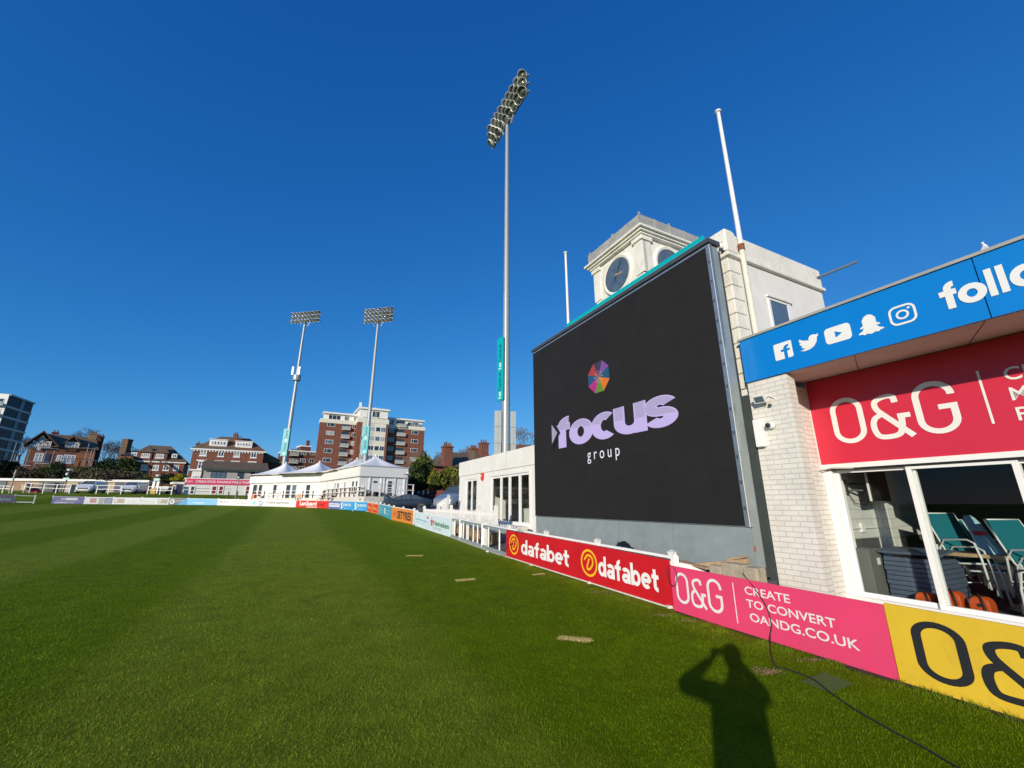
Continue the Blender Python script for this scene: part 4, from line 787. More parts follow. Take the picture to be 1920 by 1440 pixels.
def draw_hk(w, pl, L, h):
    put_text(w, pl, 'Ultra Refreshing Beer', L * .02, L * .38, h * .42, h * .60, M_cyink, .01); put_text(w, pl, 'Now available on draught', L * .05, L * .33, h * .28, h * .37, M_lgrey)
    put_poly(w, pl, rrect(L * .385, h * .70, L * .425, h * .88, h * .05), M_ored); ribbon(w, pl, ell(L * .405, h * .30, L * .02, h * .26, 100, 440, 20), h * .03, M_lgrey)
    put_poly(w, pl, star(L * .525, h * .56, h * .36), M_ored)
    put_text(w, pl, 'Heineken', L * .57, L * .955, h * .40, h * .72, M_greenink, .02); put_text(w, pl, 'SILVER', L * .57, L * .78, h * .16, h * .32, M_lgrey, .015)
board('pale blue and white board with a red star and green lettering', hkL, hkR, height_at(hkL, 777.5, 960.8), height_at(hkR, 845, 972.5), M_pb, draw_hk, 'side boundary boards', .0)
stL, stR = PD(733.7, 975, 25.2), PD(772, 984, 22.0)
def draw_st(w, pl, L, h):
    put_poly(w, pl, [(L * .03, h * .2), (L * .10, h * .5), (L * .03, h * .8), (L * .15, h * .5)], M_ored); put_poly(w, pl, [(L * .14, h * .5), (L * .25, h * .82), (L * .20, h * .5), (L * .25, h * .18)], M_ored)
    put_text(w, pl, 'SETYRES', L * .30, L * .96, h * .20, h * .80, M_ink, .03)
board('orange board with black capital letters, beside the pale blue board', stL, stR, height_at(stL, 733.7, 950.8), height_at(stR, 772, 957), M_org, draw_st, 'side boundary boards')
tlL, tlR = PD(709, 965, 29.3), PD(733, 974.7, 25.3)
def draw_tl(w, pl, L, h):
    for k, (a, b) in enumerate(((.06, .28), (.06, .38), (.06, .34))): put_text(w, pl, 'sussex cricket'[:9 + k], L * a, L * b, h * (.66 - k * .2), h * (.76 - k * .2), M_wink)
    put_word(w, pl, 's', L * .46, L * .58, h * .25, h * .8, M_wink, w=.25); put_text(w, pl, 'hospitality', L * .64, L * .95, h * .58, h * .7, M_wink); put_text(w, pl, 'events', L * .64, L * .82, h * .3, h * .42, M_wink)
board('teal board with small white lettering between two orange boards', tlL, tlR, height_at(tlL, 709, 945.5), height_at(tlR, 733, 950.5), M_cy, draw_tl, 'side boundary boards')
orL, orR = PD(687.8, 959.3, 33.6), PD(708.6, 964.8, 29.4)
def draw_or(w, pl, L, h):
    for a in (.04, .54): put_rect(w, pl, L * a, h * .1, L * (a + .40), h * .9, M_ored); put_text(w, pl, 'hire', L * (a + .05), L * (a + .33), h * .35, h * .65, M_gold2, .03)
board('orange board with two red squares at the corner of the boundary', orL, orR, height_at(orL, 687.8, 941.8), height_at(orR, 708.6, 945.4), M_org, draw_or, 'side boundary boards')
# ---- the far (north) run, corner points: pixel x, top, bottom, depth
NB = {687: (941.7, 959.2, 33.8), 637.5: (940, 955.6, 38.6), 615: (939.2, 953.8, 41), 554: (938.4, 951.5, 46), 482: (937.6, 949.4, 49), 407: (935.8, 947.5, 49.5), 350: (934.7, 946.9, 49.0), 315: (934.2, 946.7, 48.3), 210: (933.0, 945.8, 46.4), 156: (932.2, 945.3, 45.2), 96: (931.2, 944.7, 43.8), 62: (930.0, 943.6, 42.6), 24: (929, 943.2, 41.6), -30: (927.6, 942.6, 40)}
def nb(label, a, b, m, draw=None):
    A, B = PD(a, NB[a][1], NB[a][2]), PD(b, NB[b][1], NB[b][2]); return board(label, A, B, height_at(A, a, NB[a][0]), height_at(B, b, NB[b][0]), m, draw, 'far boundary boards')
def dn_ss(w, pl, L, h):
    for a in (.02, .57): put_word(w, pl, 's', L * a, L * (a + .075), h * .1, h * .9, M_wink, w=.28); put_text(w, pl, 'SILVER STAR', L * (a + .10), L * (a + .41), h * .45, h * .75, M_wink, .03); put_text(w, pl, 'www.hire', L * (a + .15), L * (a + .3), h * .16, h * .26, M_wink)
nb('sky blue board with two white curled letters at the right end of the far run', 637.5, 687, M_sky, dn_ss)
def dn_es(w, pl, L, h): put_rect(w, pl, L * .05, h * .28, L * .93, h * .72, M_wink); put_text(w, pl, 'goodenow', L * .10, L * .9, h * .38, h * .66, M_vio, .03)
nb('violet blue board with a white bar, right of the bright red board', 615, 637.5, M_vio, dn_es)
def dn_lg(w, pl, L, h): put_text(w, pl, 'LanGuard', L * .13, L * .66, h * .30, h * .90, M_wink, .045); put_text(w, pl, 'ALARMS', L * .69, L * .88, h * .30, h * .58, mat('dark_red_ink', (.25, .01, .01), .5), .015); put_rect(w, pl, L * .36, h * .06, L * .68, h * .16, M_wink)
nb('bright red board with large white lettering in the far run', 554, 615, M_ored, dn_lg)
def dn_cr(w, pl, L, h):
    ribbon(w, pl, ell(L * .09, h * .48, L * .045, h * .34, 60, 300, 16), h * .13, mat('mid_blue_ink', (.06, .25, .55), .5)); put_poly(w, pl, ell(L * .14, h * .62, L * .014, h * .10, k=10)[:-1], M_cyink); put_poly(w, pl, ell(L * .12, h * .34, L * .02, h * .16, k=10)[:-1], M_cyink)
    put_text(w, pl, 'Crostick Apartments', L * .22, L * .83, h * .38, h * .82, M_ink, .0); put_rect(w, pl, L * .22, h * .2, L * .8, h * .23, M_lgrey)
nb('white board with a blue ring emblem and black lettering, left of the bright red board', 482, 554, M_wb, dn_cr)
def dn_bu(w, pl, L, h):
    put_text(w, pl, 'BUCA', L * .06, L * .28, h * .38, h * .80, M_greyink, .0); put_text(w, pl, 'LEADING THE WAY IN STATE', L * .34, L * .80, h * .55, h * .72, M_greyink); put_text(w, pl, 'SCHOOL CRICKET', L * .44, L * .72, h * .28, h * .46, M_greyink)
    put_poly(w, pl, [(L * .86, h * .5), (L * .90, h * .88), (L * .96, h * .8), (L * .95, h * .3), (L * .91, h * .1), (L * .87, h * .3)], mat('pale_teal_ink', (.35, .62, .62), .5))
nb('white board with grey lettering and a pale teal shield', 407, 482, M_wb, dn_bu)
def dn_lb(w, pl, L, h): put_text(w, pl, 'sussex community cricket', L * .2, L * .85, h * .55, h * .72, M_vio); put_text(w, pl, 'foundation', L * .2, L * .55, h * .25, h * .45, M_wink, .02)
nb('light blue board with white lettering in the far run', 350, 407, M_lsky, dn_lb)
def dn_gr(w, pl, L, h):
    put_poly(w, pl, [(0, h), (L * .9, h), (L * .45, 0), (0, 0)], M_greyink); put_poly(w, pl, ell(L * .18, h * .5, L * .14, h * .42, k=20)[:-1], M_wink); put_text(w, pl, 'R', L * .12, L * .24, h * .28, h * .74, M_ink); put_text(w, pl, 'recruitment', L * .38, L * .82, h * .62, h * .80, M_wink, .02); put_text(w, pl, 'partner', L * .36, L * .6, h * .36, h * .5, M_wink, .02)
nb('slanted grey panel with a round white badge in the far run', 315, 350, M_lsky, dn_gr)
def dn_wh(w, pl, L, h):
    for a in (.02, .80): put_rect(w, pl, L * a, h * .18, L * (a + .18), h * .85, M_lgrey); put_text(w, pl, 'P', L * (a + .02), L * (a + .055), h * .3, h * .75, M_wink, .05); put_rect(w, pl, L * (a + .07), h * .3, L * (a + .17), h * .7, M_tan)
    put_text(w, pl, 'call us', L * .45, L * .55, h * .68, h * .82, M_lgrey); put_text(w, pl, 'for all your private parking needs', L * .26, L * .73, h * .40, h * .56, M_lgrey); put_rect(w, pl, L * .25, h * .16, L * .75, h * .19, M_lgrey)
nb('long white board with two small framed panels, before the white vans', 210, 315, M_wb, dn_wh)
def dn_pi(w, pl, L, h):
    put_rect(w, pl, L * .20, h * .2, L * .42, h * .85, M_rose); put_rect(w, pl, L * .5, h * .05, L * .68, h * .9, M_lgrey); put_rect(w, pl, L * .7, h * .1, L * .98, h * .9, M_mauve)
    for k in range(4): put_rect(w, pl, L * .73, h * (.2 + .17 * k), L * .95, h * (.25 + .17 * k), M_wink)
nb('white board with rose and mauve printed pictures', 156, 210, M_wb, dn_pi)
def dn_sl(w, pl, L, h):
    put_text(w, pl, 'EXP', L * .26, L * .40, h * .60, h * .82, M_wink, .04); put_poly(w, pl, rrect(L * .40, h * .55, L * .78, h * .86, h * .1), M_wink); put_rect(w, pl, L * .12, h * .36, L * .85, h * .44, M_lgrey); put_rect(w, pl, L * .08, h * .1, L * .5, h * .2, M_wink); put_rect(w, pl, L * .55, h * .08, L * .7, h * .22, M_lgrey)
nb('slate violet board at the left end of the far run, beside the gap', 96, 156, M_mauve, dn_sl)
def dn_df(w, pl, L, h): put_text(w, pl, 'dafabet', L * .25, L * .9, h * .25, h * .75, M_wink, .04)
nb('faded rose board with white lettering at the far left edge', -30, 24, M_rose, dn_df)
# ---- fences that carry the boards
def fence(name, label, path, group, post_every=2.4, rail_h=.06, post_h=.10, cap=True, hs=None):
    t = bpy.data.objects.new(name, None); COL.objects.link(t); t.location = path[0]; OFF[t.name] = Vector(path[0]); tag(t, label, 'fence', group)
    out = []; w = MB()
    for (a, ha), (b, hb) in zip(zip(path, hs), list(zip(path, hs))[1:]):
        a2, b2 = Vector(a) + Vector((0, 0, ha)), Vector(b) + Vector((0, 0, hb)); w.bar(a2, b2, .06, rail_h, M_wpaint)
        L = (b2 - a2).length; n = max(1, round(L / post_every)); dn = (b2 - a2).normalized()
        for i in range(n): out.append((a2.lerp(b2, i / n), a2.lerp(b2, i / n).z - Vector(a).lerp(Vector(b), i / n).z, dn))
    w.build('rail', t); out.append((b2, hb, dn))
    first = None
    for p, hh, dn in out[:60]:
        w = MB(); w.box(-.045, -.045, -hh - .2, .045, .045, post_h - .03, M_wpaint); w.box(-.052, -.052, post_h - .03, .052, .052, post_h - .005, M_wpaint); w.loft([[(x * .05 * q, y * .05 * q, z) for x, y in ((-1, -1), (1, -1), (1, 1), (-1, 1))] for q, z in ((1, post_h), (.1, post_h + .025))], M_wpaint)
        if first is None:
            o = w.build('post', None); o.parent = t; OFF[o.name] = Vector((0, 0, 0)); first = o
        else: o = first.copy(); COL.objects.link(o); o.parent = t
        o.location = p - Vector(path[0]); o.rotation_euler = (0, 0, math.atan2(dn.y, dn.x)); o.scale = (1, 1, 1)
    return t
def back(P, q=.09):  # step a point back from the field
    P = Vector(P); c = Vector((-20, 8, 0)); d = Vector((P.x - c.x, P.y - c.y, 0)).normalized(); return P + d * q
nbk = [687, 637.5, 615, 554, 482, 407, 350, 315, 210, 156, 96]
pth = [back(PD(a, NB[a][1], NB[a][2])) for a in nbk]; hh = [height_at(PD(a, NB[a][1], NB[a][2]), a, NB[a][0]) + .0 for a in nbk]
fence('boundary_fence', 'white rail and capped posts carrying the far run of boards', pth, 'white boundary fences', 2.9, hs=hh)
lk = [62, 24, -30]; pth = [back(PD(a, NB[a][1], NB[a][2])) for a in lk]; hh = [height_at(PD(a, NB[a][1], NB[a][2]), a, NB[a][0]) for a in lk]
lf = fence('boundary_fence', 'short open white rail fence left of the gap, at the left edge', pth, 'white boundary fences', 2.2, hs=hh)
w = MB()
for a, b in ((0, 1), (1, 2)): w.bar(pth[a] + Vector((0, 0, .1)), pth[b] + Vector((0, 0, .1)), .05, .10, M_wpaint)
w.build('lower_rail', lf)
VHo = VH
sp_ = [Vector(fR) + VH * .09 + Vector((0, 0, .0)), Vector(fL) + VH * .09, Vector(hkR) + VH * .09, Vector(hkL) + VH * .09, Vector(stR) + VH * .09, Vector(stL) + VH * .09, Vector(tlL) + VH * .09, Vector(orL) + VH * .09]
shh = [hR + .03, hL + .03, height_at(hkR, 845, 972.5) + .03, height_at(hkL, 777.5, 960.8) + .0, height_at(stR, 772, 957), height_at(stL, 733.7, 950.8), height_at(tlL, 709, 945.5), height_at(orL, 687.8, 941.8)]
sf = fence('boundary_fence', 'white rail fence carrying the side boards, open beside the far red board', sp_, 'white boundary fences', 1.75, hs=shh)
a, b = Vector(fL) + VH * .03, Vector(hkR) + VH * .03; n = (b - a).normalized()
w = MB(); w.bar(a + Vector((0, 0, .055)), b + Vector((0, 0, .055)), .05, .11, M_galvd); w.bar(a + Vector((0, 0, .015)), b + Vector((0, 0, .015)), .12, .05, M_cop); w.build('kerb_board', sf)
w = MB(); w.bar(a + Vector((0, 0, hL - .035)) + VH * .01, b + Vector((0, 0, shh[2] - .065)) + VH * .01, .03, .10, M_galvd)
w.bar(Vector(fL) + VH * .04 + Vector((0, 0, hL + .0)), Vector(fR) + VH * .04 + Vector((0, 0, hR + .0)), .05, .035, M_dark); w.build('rail_face', sf)
for q in (.10, .26, .44, .52, .72, .92):
    p = a.lerp(b, q); w = MB(); w.box(p.x - .02, p.y - .02, p.z + .1, p.x + .02, p.y + .02, p.z + .68, M_wpaint); w.build('baluster', sf)
for q in (.36, .80):
    p = a.lerp(b, q) + VH * .03; w = MB(); w.box(p.x - .055, p.y - .055, p.z + .02, p.x + .055, p.y + .055, p.z + .74, M_wpaint); w.build('stout_post', sf)
for px, py in ((909, 1035), (989, 1060), (1098, 1094), (1246, 1140)):
    p = on_ground(px, py); w = MB(); w.obox((p.x + .08, p.y, p.z + .0), (.04, 0, 0), (0, .04, 0), (0, 0, .04), M_offw); w.build('foot', sf)
# white stub post and plank at the end of the red boards
p = Vector(fR) + VH * .12 + UH * (-.02); e = thing('fence_post', 'stubby white post with a white plank end between the red and pink boards', 'post', p)
w = MB(); w.box(p.x - .05, p.y - .05, p.z - .1, p.x + .05, p.y + .05, p.z + .80, M_wpaint); w.loft([[(p.x + x * .05 * q, p.y + y * .05 * q, z) for x, y in ((-1, -1), (1, -1), (1, 1), (-1, 1))] for q, z in ((1, p.z + .801), (.5, p.z + .84))], M_wpaint); w.build('post', e)
w = MB(); w.bar(p + VH * .05 + Vector((0, 0, .66)), p + VH * .30 - UH * .35 + Vector((0, 0, .60)), .04, .10, M_wpaint); w.build('plank', e)
# ---- clutter between the boards and the screen
def cz(px, py, d): s_, z_ = on_d(px, py, d); return Vector((d, s_, z_))
w = MB(); a, b = cz(1290, 1062, 6.1), cz(1402, 1052, 6.2); w.bar(a, b, .09, .07, M_wood); csolo(w, 'timber_beam', 'long square timber beam lying above the pink board', 'timber', a, 'loose timber behind the pink board', bevel=.008)
w = MB(); a, b = cz(1275, 1052, 6.15), cz(1330, 1066, 6.0); w.bar(a, b, .14, .03, M_wood); csolo(w, 'timber_plank', 'short brown plank end next to the white stub post', 'timber', a, 'loose timber behind the pink board', bevel=.004)
w = MB(); a, b = cz(1368, 1048, 6.25), cz(1396, 1044, 6.3); w.bar(a, b, .20, .03, M_wood); csolo(w, 'timber_plank', 'pale plank end lying on top of the timber beam', 'timber', a, 'loose timber behind the pink board', bevel=.004)
M_cc = mat('lichened_concrete', (0.40, 0.35, 0.25), 0.9, .3, 6, .6, 30, dirt=(.12, .13, .05), dirtamt=.6)
for (x0, y0, x1, y1, d, lab) in ((1330, 1062, 1352, 1078, 6.0, 'left'), (1353, 1060, 1395, 1082, 5.98, 'middle'), (1394, 1066, 1418, 1086, 5.95, 'right')):
    a, b = cz(x0, y1, d), cz(x1, y0, d); w = MB(); w.box(d, a.y, .05, d + .22, b.y, b.z, M_cc); csolo(w, 'concrete_block', f'{lab} one of three lichened concrete blocks under the timber beam', 'block', (d, a.y, .05), 'concrete blocks behind the pink board', bevel=.025)
w = MB(); a = cz(1425, 1092, 6.15); w.box(6.1, a.y - .09, .1, 6.4, a.y + .09, a.z + .02, M_dark); w.bar((6.05, a.y - .05, a.z + .04), (6.2, a.y + .22, a.z + .12), .06, .03, M_black); csolo(w, 'plastic_crate', 'dark plastic crate beside the foot of the screen', 'crate', (6.2, a.y, .1), bevel=.01)
# black bin liner on the rail
w = MB(); random.seed(4); a = cz(1170, 1031, 6.02); rings = []
for k in range(9):
    q = k / 8; rings.append([(6.02 + (.09 + .05 * random.random()) * math.cos(t) * math.sin(math.pi * (.1 + .8 * q)), a.y + .26 - .52 * q + random.uniform(-.02, .02), .70 + (.11 + .07 * random.random()) * math.sin(t) * math.sin(math.pi * (.12 + .76 * q)) + .07) for t in [2 * math.pi * j / 11 for j in range(11)]])
w.loft(rings, mat('black_polythene', (.012, .012, .013), .28, .3, 6)); csolo(w, 'bin_bag', 'crumpled black plastic bag behind the red board rail', 'bag', (6.02, a.y, .62))
# ---- cable over the pink board and across the grass
cab_pts = [cz(1385, 1075, 5.8), cz(1400, 1083, 5.62), None]
def dev(v): return W(v.x, v.y, v.z)
pts = [dev(cz(1393, 1076, 5.62)), dev(cz(1399, 1083, 5.555)), dev(cz(1408, 1094, 5.535)), dev(cz(1421, 1112, 5.52)), dev(cz(1438, 1140, 5.505)), dev(cz(1446, 1170, 5.495)), dev(cz(1444, 1192, 5.48))]
for px, py in ((1446, 1224), (1450, 1243), (1458, 1255), (1468, 1257), (1490, 1264), (1525, 1278), (1560, 1305), (1600, 1333), (1645, 1360), (1690, 1385), (1740, 1412), (1790, 1442), (1850, 1475)):
    p = on_ground(px, py); pts.append(p + Vector((0, 0, .022)))
def smooth3(P, k=5):
    out = []; Q = [P[0]] + P + [P[-1]]
    for i in range(1, len(Q) - 2):
        for j in range(k):
            t = j / k; a, b, c, d = Q[i - 1], Q[i], Q[i + 1], Q[i + 2]; out.append(.5 * (2 * b + (c - a) * t + (2 * a - 5 * b + 4 * c - d) * t * t + (3 * b - a - 3 * c + d) * t ** 3))
    return out + [P[-1]]
w = MB(); w.tube(smooth3(pts), .0065, M_black, 8); tag(w.build('cable', smooth=True), 'black cable hanging over the pink board and snaking across the grass', 'cable')
w = MB(); a = cz(1262, 1062, 5.52); loop = [dev(Vector((5.50, a.y + .10 * math.cos(t) + .03, a.z - .13 + .15 * math.sin(t)))) for t in np.linspace(-4.2, 1.6, 24)]
w.tube(loop, .005, M_black, 6); tag(w.build('cable_loop', smooth=True), 'thin black cable loop hanging over the joint of red and pink boards', 'cable')
w = MB(); c0 = Vector(fL).lerp(Vector(mid), .20) - VH * .015
w.tube(smooth3([c0 + Vector((0, 0, hL + .03)) + dv.normalized() * .3, c0 + Vector((0, 0, hL + .05)) + dv.normalized() * .0, c0 + Vector((0, 0, hL * .62)) - dv.normalized() * .14, c0 + Vector((0, 0, hL * .5)) - dv.normalized() * .5, c0 + Vector((0, 0, hL * .35)) - dv.normalized() * .62]), .006, M_black, 6); tag(w.build('cable_end', smooth=True), 'thin black cable straying over the far red board emblem', 'cable')
# mesh mat pegged in the grass
c = [on_ground(*q) for q in ((1545, 1262), (1602, 1284), (1558, 1302), (1500, 1280))]
mm = mat('green_mesh_mat', (0.08, 0.15, 0.02), 0.8, .3, 60, .6, 200); w = MB(); vs = []
for i in range(9):
    for j in range(9):
        p = c[0].lerp(c[1], i / 8).lerp(c[3].lerp(c[2], i / 8), j / 8); vs.append((p.x, p.y, p.z + .011))
w.add(vs, [(i * 9 + j, i * 9 + j + 1, i * 9 + j + 10, i * 9 + j + 9) for i in range(8) for j in range(8)], mm); tag(w.build('mesh_mat'), 'faded green mesh mat lying on the grass before the pink board', 'mat')
# ================================================================ LOW WHITE PAVILION LEFT OF THE SCREEN
PVd = 7.8
pav = thing('white_pavilion', 'low flat roofed white pavilion with folding glass doors, left of the screen', 'pavilion', (9, 17, .2), AZC)
def pvq(px, py): return on_d(px, py, PVd)
sL = pvq(862.6, 868.1)[0]; zT = pvq(862.6, 868.1)[1]; zF = pvq(862.9, 893.3)[1]; sR0 = 12.6
b0, b1 = pvq(920.2, 930)[0], pvq(992.8, 930)[0]; zb1, zb0 = 2.80, .86; d0, d1 = pvq(872.9, 930)[0], pvq(893.5, 930)[0]; zd1 = pvq(883, 899)[1]
w = MB(); w.box(PVd - .03, sR0, zF, 13.6, sL + .04, zT, M_white); w.box(PVd - .034, 15.9, zF, PVd - .031, 15.915, zT, M_cop); w.build('parapet', pav)
w = MB(); w.box(PVd, sR0, .0, PVd + .18, b1, zF - .012, M_white); w.box(PVd, b1, .0, PVd + .18, b0, zb0, M_white); w.box(PVd, b1, zb1, PVd + .18, b0, zF - .012, M_white); w.box(PVd, b0, .0, PVd + .18, d1, zF - .012, M_white); w.box(PVd, d1, zd1, PVd + .18, d0, zF - .012, M_white); w.box(PVd, d1, .0, PVd + .18, d0, .86, M_white); w.box(PVd, d0, .0, PVd + .18, sL, zF - .012, M_white)
w.box(PVd + .181, sL - .18, .0, 13.4, sL, zF - .012, M_white); w.box(13.2, sR0, 0, 13.4, sL - .18, zF - .012, M_white); w.box(PVd + .181, sR0, 0, 13.19, sR0 + .15, zF - .012, M_white); w.build('wall', pav)
w = MB(); w.box(PVd - .02, b1 - .12, zb0 - .05, PVd - .002, b1, zb1 + .1, M_wpaint); w.box(PVd - .02, b0, zb0 - .05, PVd - .002, b0 + .12, zb1 + .1, M_wpaint); w.box(PVd - .02, b1, zb1, PVd - .002, b0, zb1 + .1, M_wpaint); w.box(PVd - .05, b1 - .1, zb0 - .1, PVd + .1, b0 + .1, zb0 - .002, M_wpaint); w.build('door_surround', pav)
fold = [b0] + [pvq(x, 930)[0] for x in (937.8, 953.8, 972.9)] + [b1]
for k in range(4):
    a, b = fold[k + 1], fold[k]; w = MB(); q = .075
    w.box(PVd + .03, a + .004, zb0, PVd + .09, a + q, zb1, M_upvc); w.box(PVd + .03, b - q, zb0, PVd + .09, b - .004, zb1, M_upvc); w.box(PVd + .031, a + q, zb0, PVd + .09, b - q, zb0 + .12, M_upvc); w.box(PVd + .031, a + q, zb1 - .09, PVd + .09, b - q, zb1, M_upvc); o = w.build('folding_door', pav)
    w = MB(); w.box(PVd + .05, a + q - .005, zb0 + .115, PVd + .065, b - q + .005, zb1 - .085, M_cglass); w.build('pane', o)
w = MB(); q = .09; m_ = (d0 + d1) / 2
for a, b in ((d1, d1 + q), (d0 - q, d0), (m_ - .06, m_ + .06)): w.box(PVd + .03, a, .86, PVd + .09, b, zd1, M_upvc)
w.box(PVd + .031, d1 + q, zd1 - .08, PVd + .09, d0 - q, zd1 - .001, M_upvc); w.box(PVd + .031, d1 + q, .861, PVd + .09, d0 - q, 1.0, M_upvc); o = w.build('door', pav); w = MB(); w.box(PVd + .05, d1 + q, 1.0, PVd + .065, m_ - .06, zd1 - .08, M_cglass); w.box(PVd + .05, m_ + .06, 1.0, PVd + .065, d0 - q, zd1 - .08, M_cglass); w.build('pane', o)
w = MB(); w.box(PVd + .182, sR0 + .16, .78, 13.18, sL - .19, .855, mat('grey_vinyl_floor', (.16, .16, .15), .4, .1, 3)); w.build('floor', pav)
w = MB(); w.box(12.0, sR0 + .16, .86, 12.1, sL - .19, zF - .02, mat('brown_partition', (.09, .06, .045), .8, .2, 2)); w.build('back_wall', pav)
w = MB(); w.box(PVd + .182, sR0 + .16, zF - .1, 12.0, sL - .19, zF - .03, M_ceil); w.build('ceiling', pav)
for d_, s_, ww, hh_, lab in ((9.3, 15.0, .55, 1.05, 'tall cream counter block standing inside the folding doors'), (8.9, 16.4, .3, .55, 'low cream block standing inside the folding doors')):
    w = MB(); w.box(d_, s_ - ww, .856, d_ + .5, s_ + ww, .856 + hh_, M_offw); w.box(d_ - .03, s_ - ww - .03, .857 + hh_, d_ + .53, s_ + ww + .03, .90 + hh_, M_wpaint); csolo(w, 'counter', lab, 'counter', (d_, s_, .856), bevel=.01)
# red alarm box
a = pvq(906, 893); w = MB(); s_, z_ = a; w.prism([(PVd - .09, s_ - .12, z_ + .14), (PVd - .09, s_ + .12, z_ + .14), (PVd - .09, s_ + .10, z_ - .10), (PVd - .09, s_ + .02, z_ - .20), (PVd - .09, s_ - .06, z_ - .18), (PVd - .09, s_ - .11, z_ - .05)], (.088, 0, 0), M_ored); ab = thing('alarm_box', 'red alarm box high on the white pavilion wall', 'alarm', (PVd, s_, z_), AZC); w.build('case', ab)
w = MB(); pa = cplate(PVd - .09, s_ + .1, z_ - .1); put_poly(w, pa, ell(.07, .13, .045, .06, k=14)[:-1], M_wink); w.build('badge', ab, fix=False)
# picket fence
pf = thing('picket_fence', 'white picket fence with one tilted panel, before the white pavilion', 'fence', (6.75, 19, .4), AZC)
pp = [(796, 951.5), (822, 951), (846, 950.5), (870, 951), (898, 951.5), (930, 951.5)]; d_ = 6.75
ps = [on_d(x, y, d_) for x, y in pp]
zb_ = lambda s_: G(*W(d_, s_).xy) + .06
for k, (s_, z_) in enumerate(ps):
    w = MB(); w.box(d_ - .06, s_ - .06, zb_(s_) - .3, d_ + .06, s_ + .06, z_ + .05, M_wpaint); w.loft([[(d_ + x * .065 * q, s_ + y * .065 * q, z) for x, y in ((-1, -1), (1, -1), (1, 1), (-1, 1))] for q, z in ((1, z_ + .051), (.2, z_ + .10))], M_wpaint); w.build('post', pf)
for k in range(5):
    (s0_, z0_), (s1_, z1_) = ps[k], ps[k + 1]; n = max(5, int(abs(s0_ - s1_) / .16)); w = MB()
    for i in range(1, n):
        q = i / n; s_ = s0_ + (s1_ - s0_) * q; zt = z0_ + (z1_ - z0_) * q - .10 - .06 * math.sin(math.pi * q); zb2 = zb_(s_)
        w.box(d_ - .012, s_ - .045, zb2, d_ + .012, s_ + .045, zt, M_wpaint); w.add([(d_ - .012, s_ - .045, zt), (d_ - .012, s_ + .045, zt), (d_ + .012, s_ + .045, zt), (d_ + .012, s_ - .045, zt), (d_ - .012, s_, zt + .05), (d_ + .012, s_, zt + .05)], [(0, 1, 4), (3, 5, 2), (0, 4, 5, 3), (1, 2, 5, 4)], M_wpaint)
    for q in (.42, .78): w.bar((d_ + .03, s0_ - .06, zb_(s0_) + (z0_ - zb_(s0_)) * q), (d_ + .03, s1_ + .06, zb_(s1_) + (z1_ - zb_(s1_)) * q), .035, .10, M_wpaint)
    w.build('picket_panel', pf)
w = MB(); a, b = Vector((6.95, on_d(820, 948, 6.95)[0], on_d(820, 948, 6.95)[1])), Vector((6.95, on_d(835, 938, 6.95)[0], on_d(835, 938, 6.95)[1])); dd_ = b - a
for i in range(7):
    p = a + dd_ * (i / 6); w.bar(p + Vector((0, 0, -.5)), p + Vector((0, -.06, .12)), .08, .02, M_wpaint)
w.bar(a + Vector((.02, 0, -.1)), b + Vector((.02, 0, -.1)), .03, .09, M_wpaint); p = b + dd_ * .3; w.bar(p + Vector((0, .12, -.55)), p + Vector((0, -.12, .16)), .12, .12, M_wpaint)
csolo(w, 'gate_panel', 'tilted white picket gate leaning above the picket fence', 'gate', (6.95, a.y, .9))
# bench seats between fence and pickets
M_oldw = mat('weathered_bench_timber', (0.30, 0.20, 0.10), .8, .3, 6, .3, 40)
for k, (px, py) in enumerate(((860, 1000), (884, 1011), (901, 1017), (916, 1024))):
    s_, z_ = on_d(px, py, 6.3); gz = G(*W(6.3, s_).xy)
    t = thing('bench', ('first', 'second', 'third', 'fourth')[k] + ' brown timber bench from the left seen through the open white fence', 'bench', (6.3, s_, gz), AZC, 'timber benches behind the open fence')
    w = MB()
    for q in range(3): w.box(6.15 + q * .12, s_ - .42, gz + .36, 6.25 + q * .12, s_ + .42, gz + .40, M_oldw)
    w.build('seat', t)
    for q in (-.36, .30):
        w = MB(); w.box(6.17, s_ + q, gz - .1, 6.47, s_ + q + .06, gz + .36, M_oldw); w.build('leg', t)
    w = MB(); w.box(6.145, s_ - .42, gz + .12, 6.165, s_ + .42, gz + .34, M_oldw); w.build('apron', t)
# chequered cushion / pallet edge in front of doors
s_, z_ = on_d(958, 988, 7.1); w = MB()
for k in range(14):
    for j in range(2): w.box(7.0, s_ + .62 - k * .09, z_ - .05 + j * .045, 7.012, s_ + .62 - k * .09 - .086, z_ - .05 + j * .045 + .043, M_wink if (k + j) % 2 else M_mauve)
w.box(7.015, s_ - .68, z_ - .14, 7.4, s_ + .66, z_ + .04, M_offw); csolo(w, 'chequered_cushion', 'flat cushion with a blue and white chequered edge below the folding doors', 'cushion', (7.1, s_, z_ - .14))
w = MB(); w.box(6.95, s_ - .7, G(*W(7.1, s_).xy) - .1, 7.5, s_ + .7, z_ - .15, M_cop); csolo(w, 'stone_step', 'grey stone step under the chequered cushion', 'step', (7.2, s_, G(*W(7.1, s_).xy)))
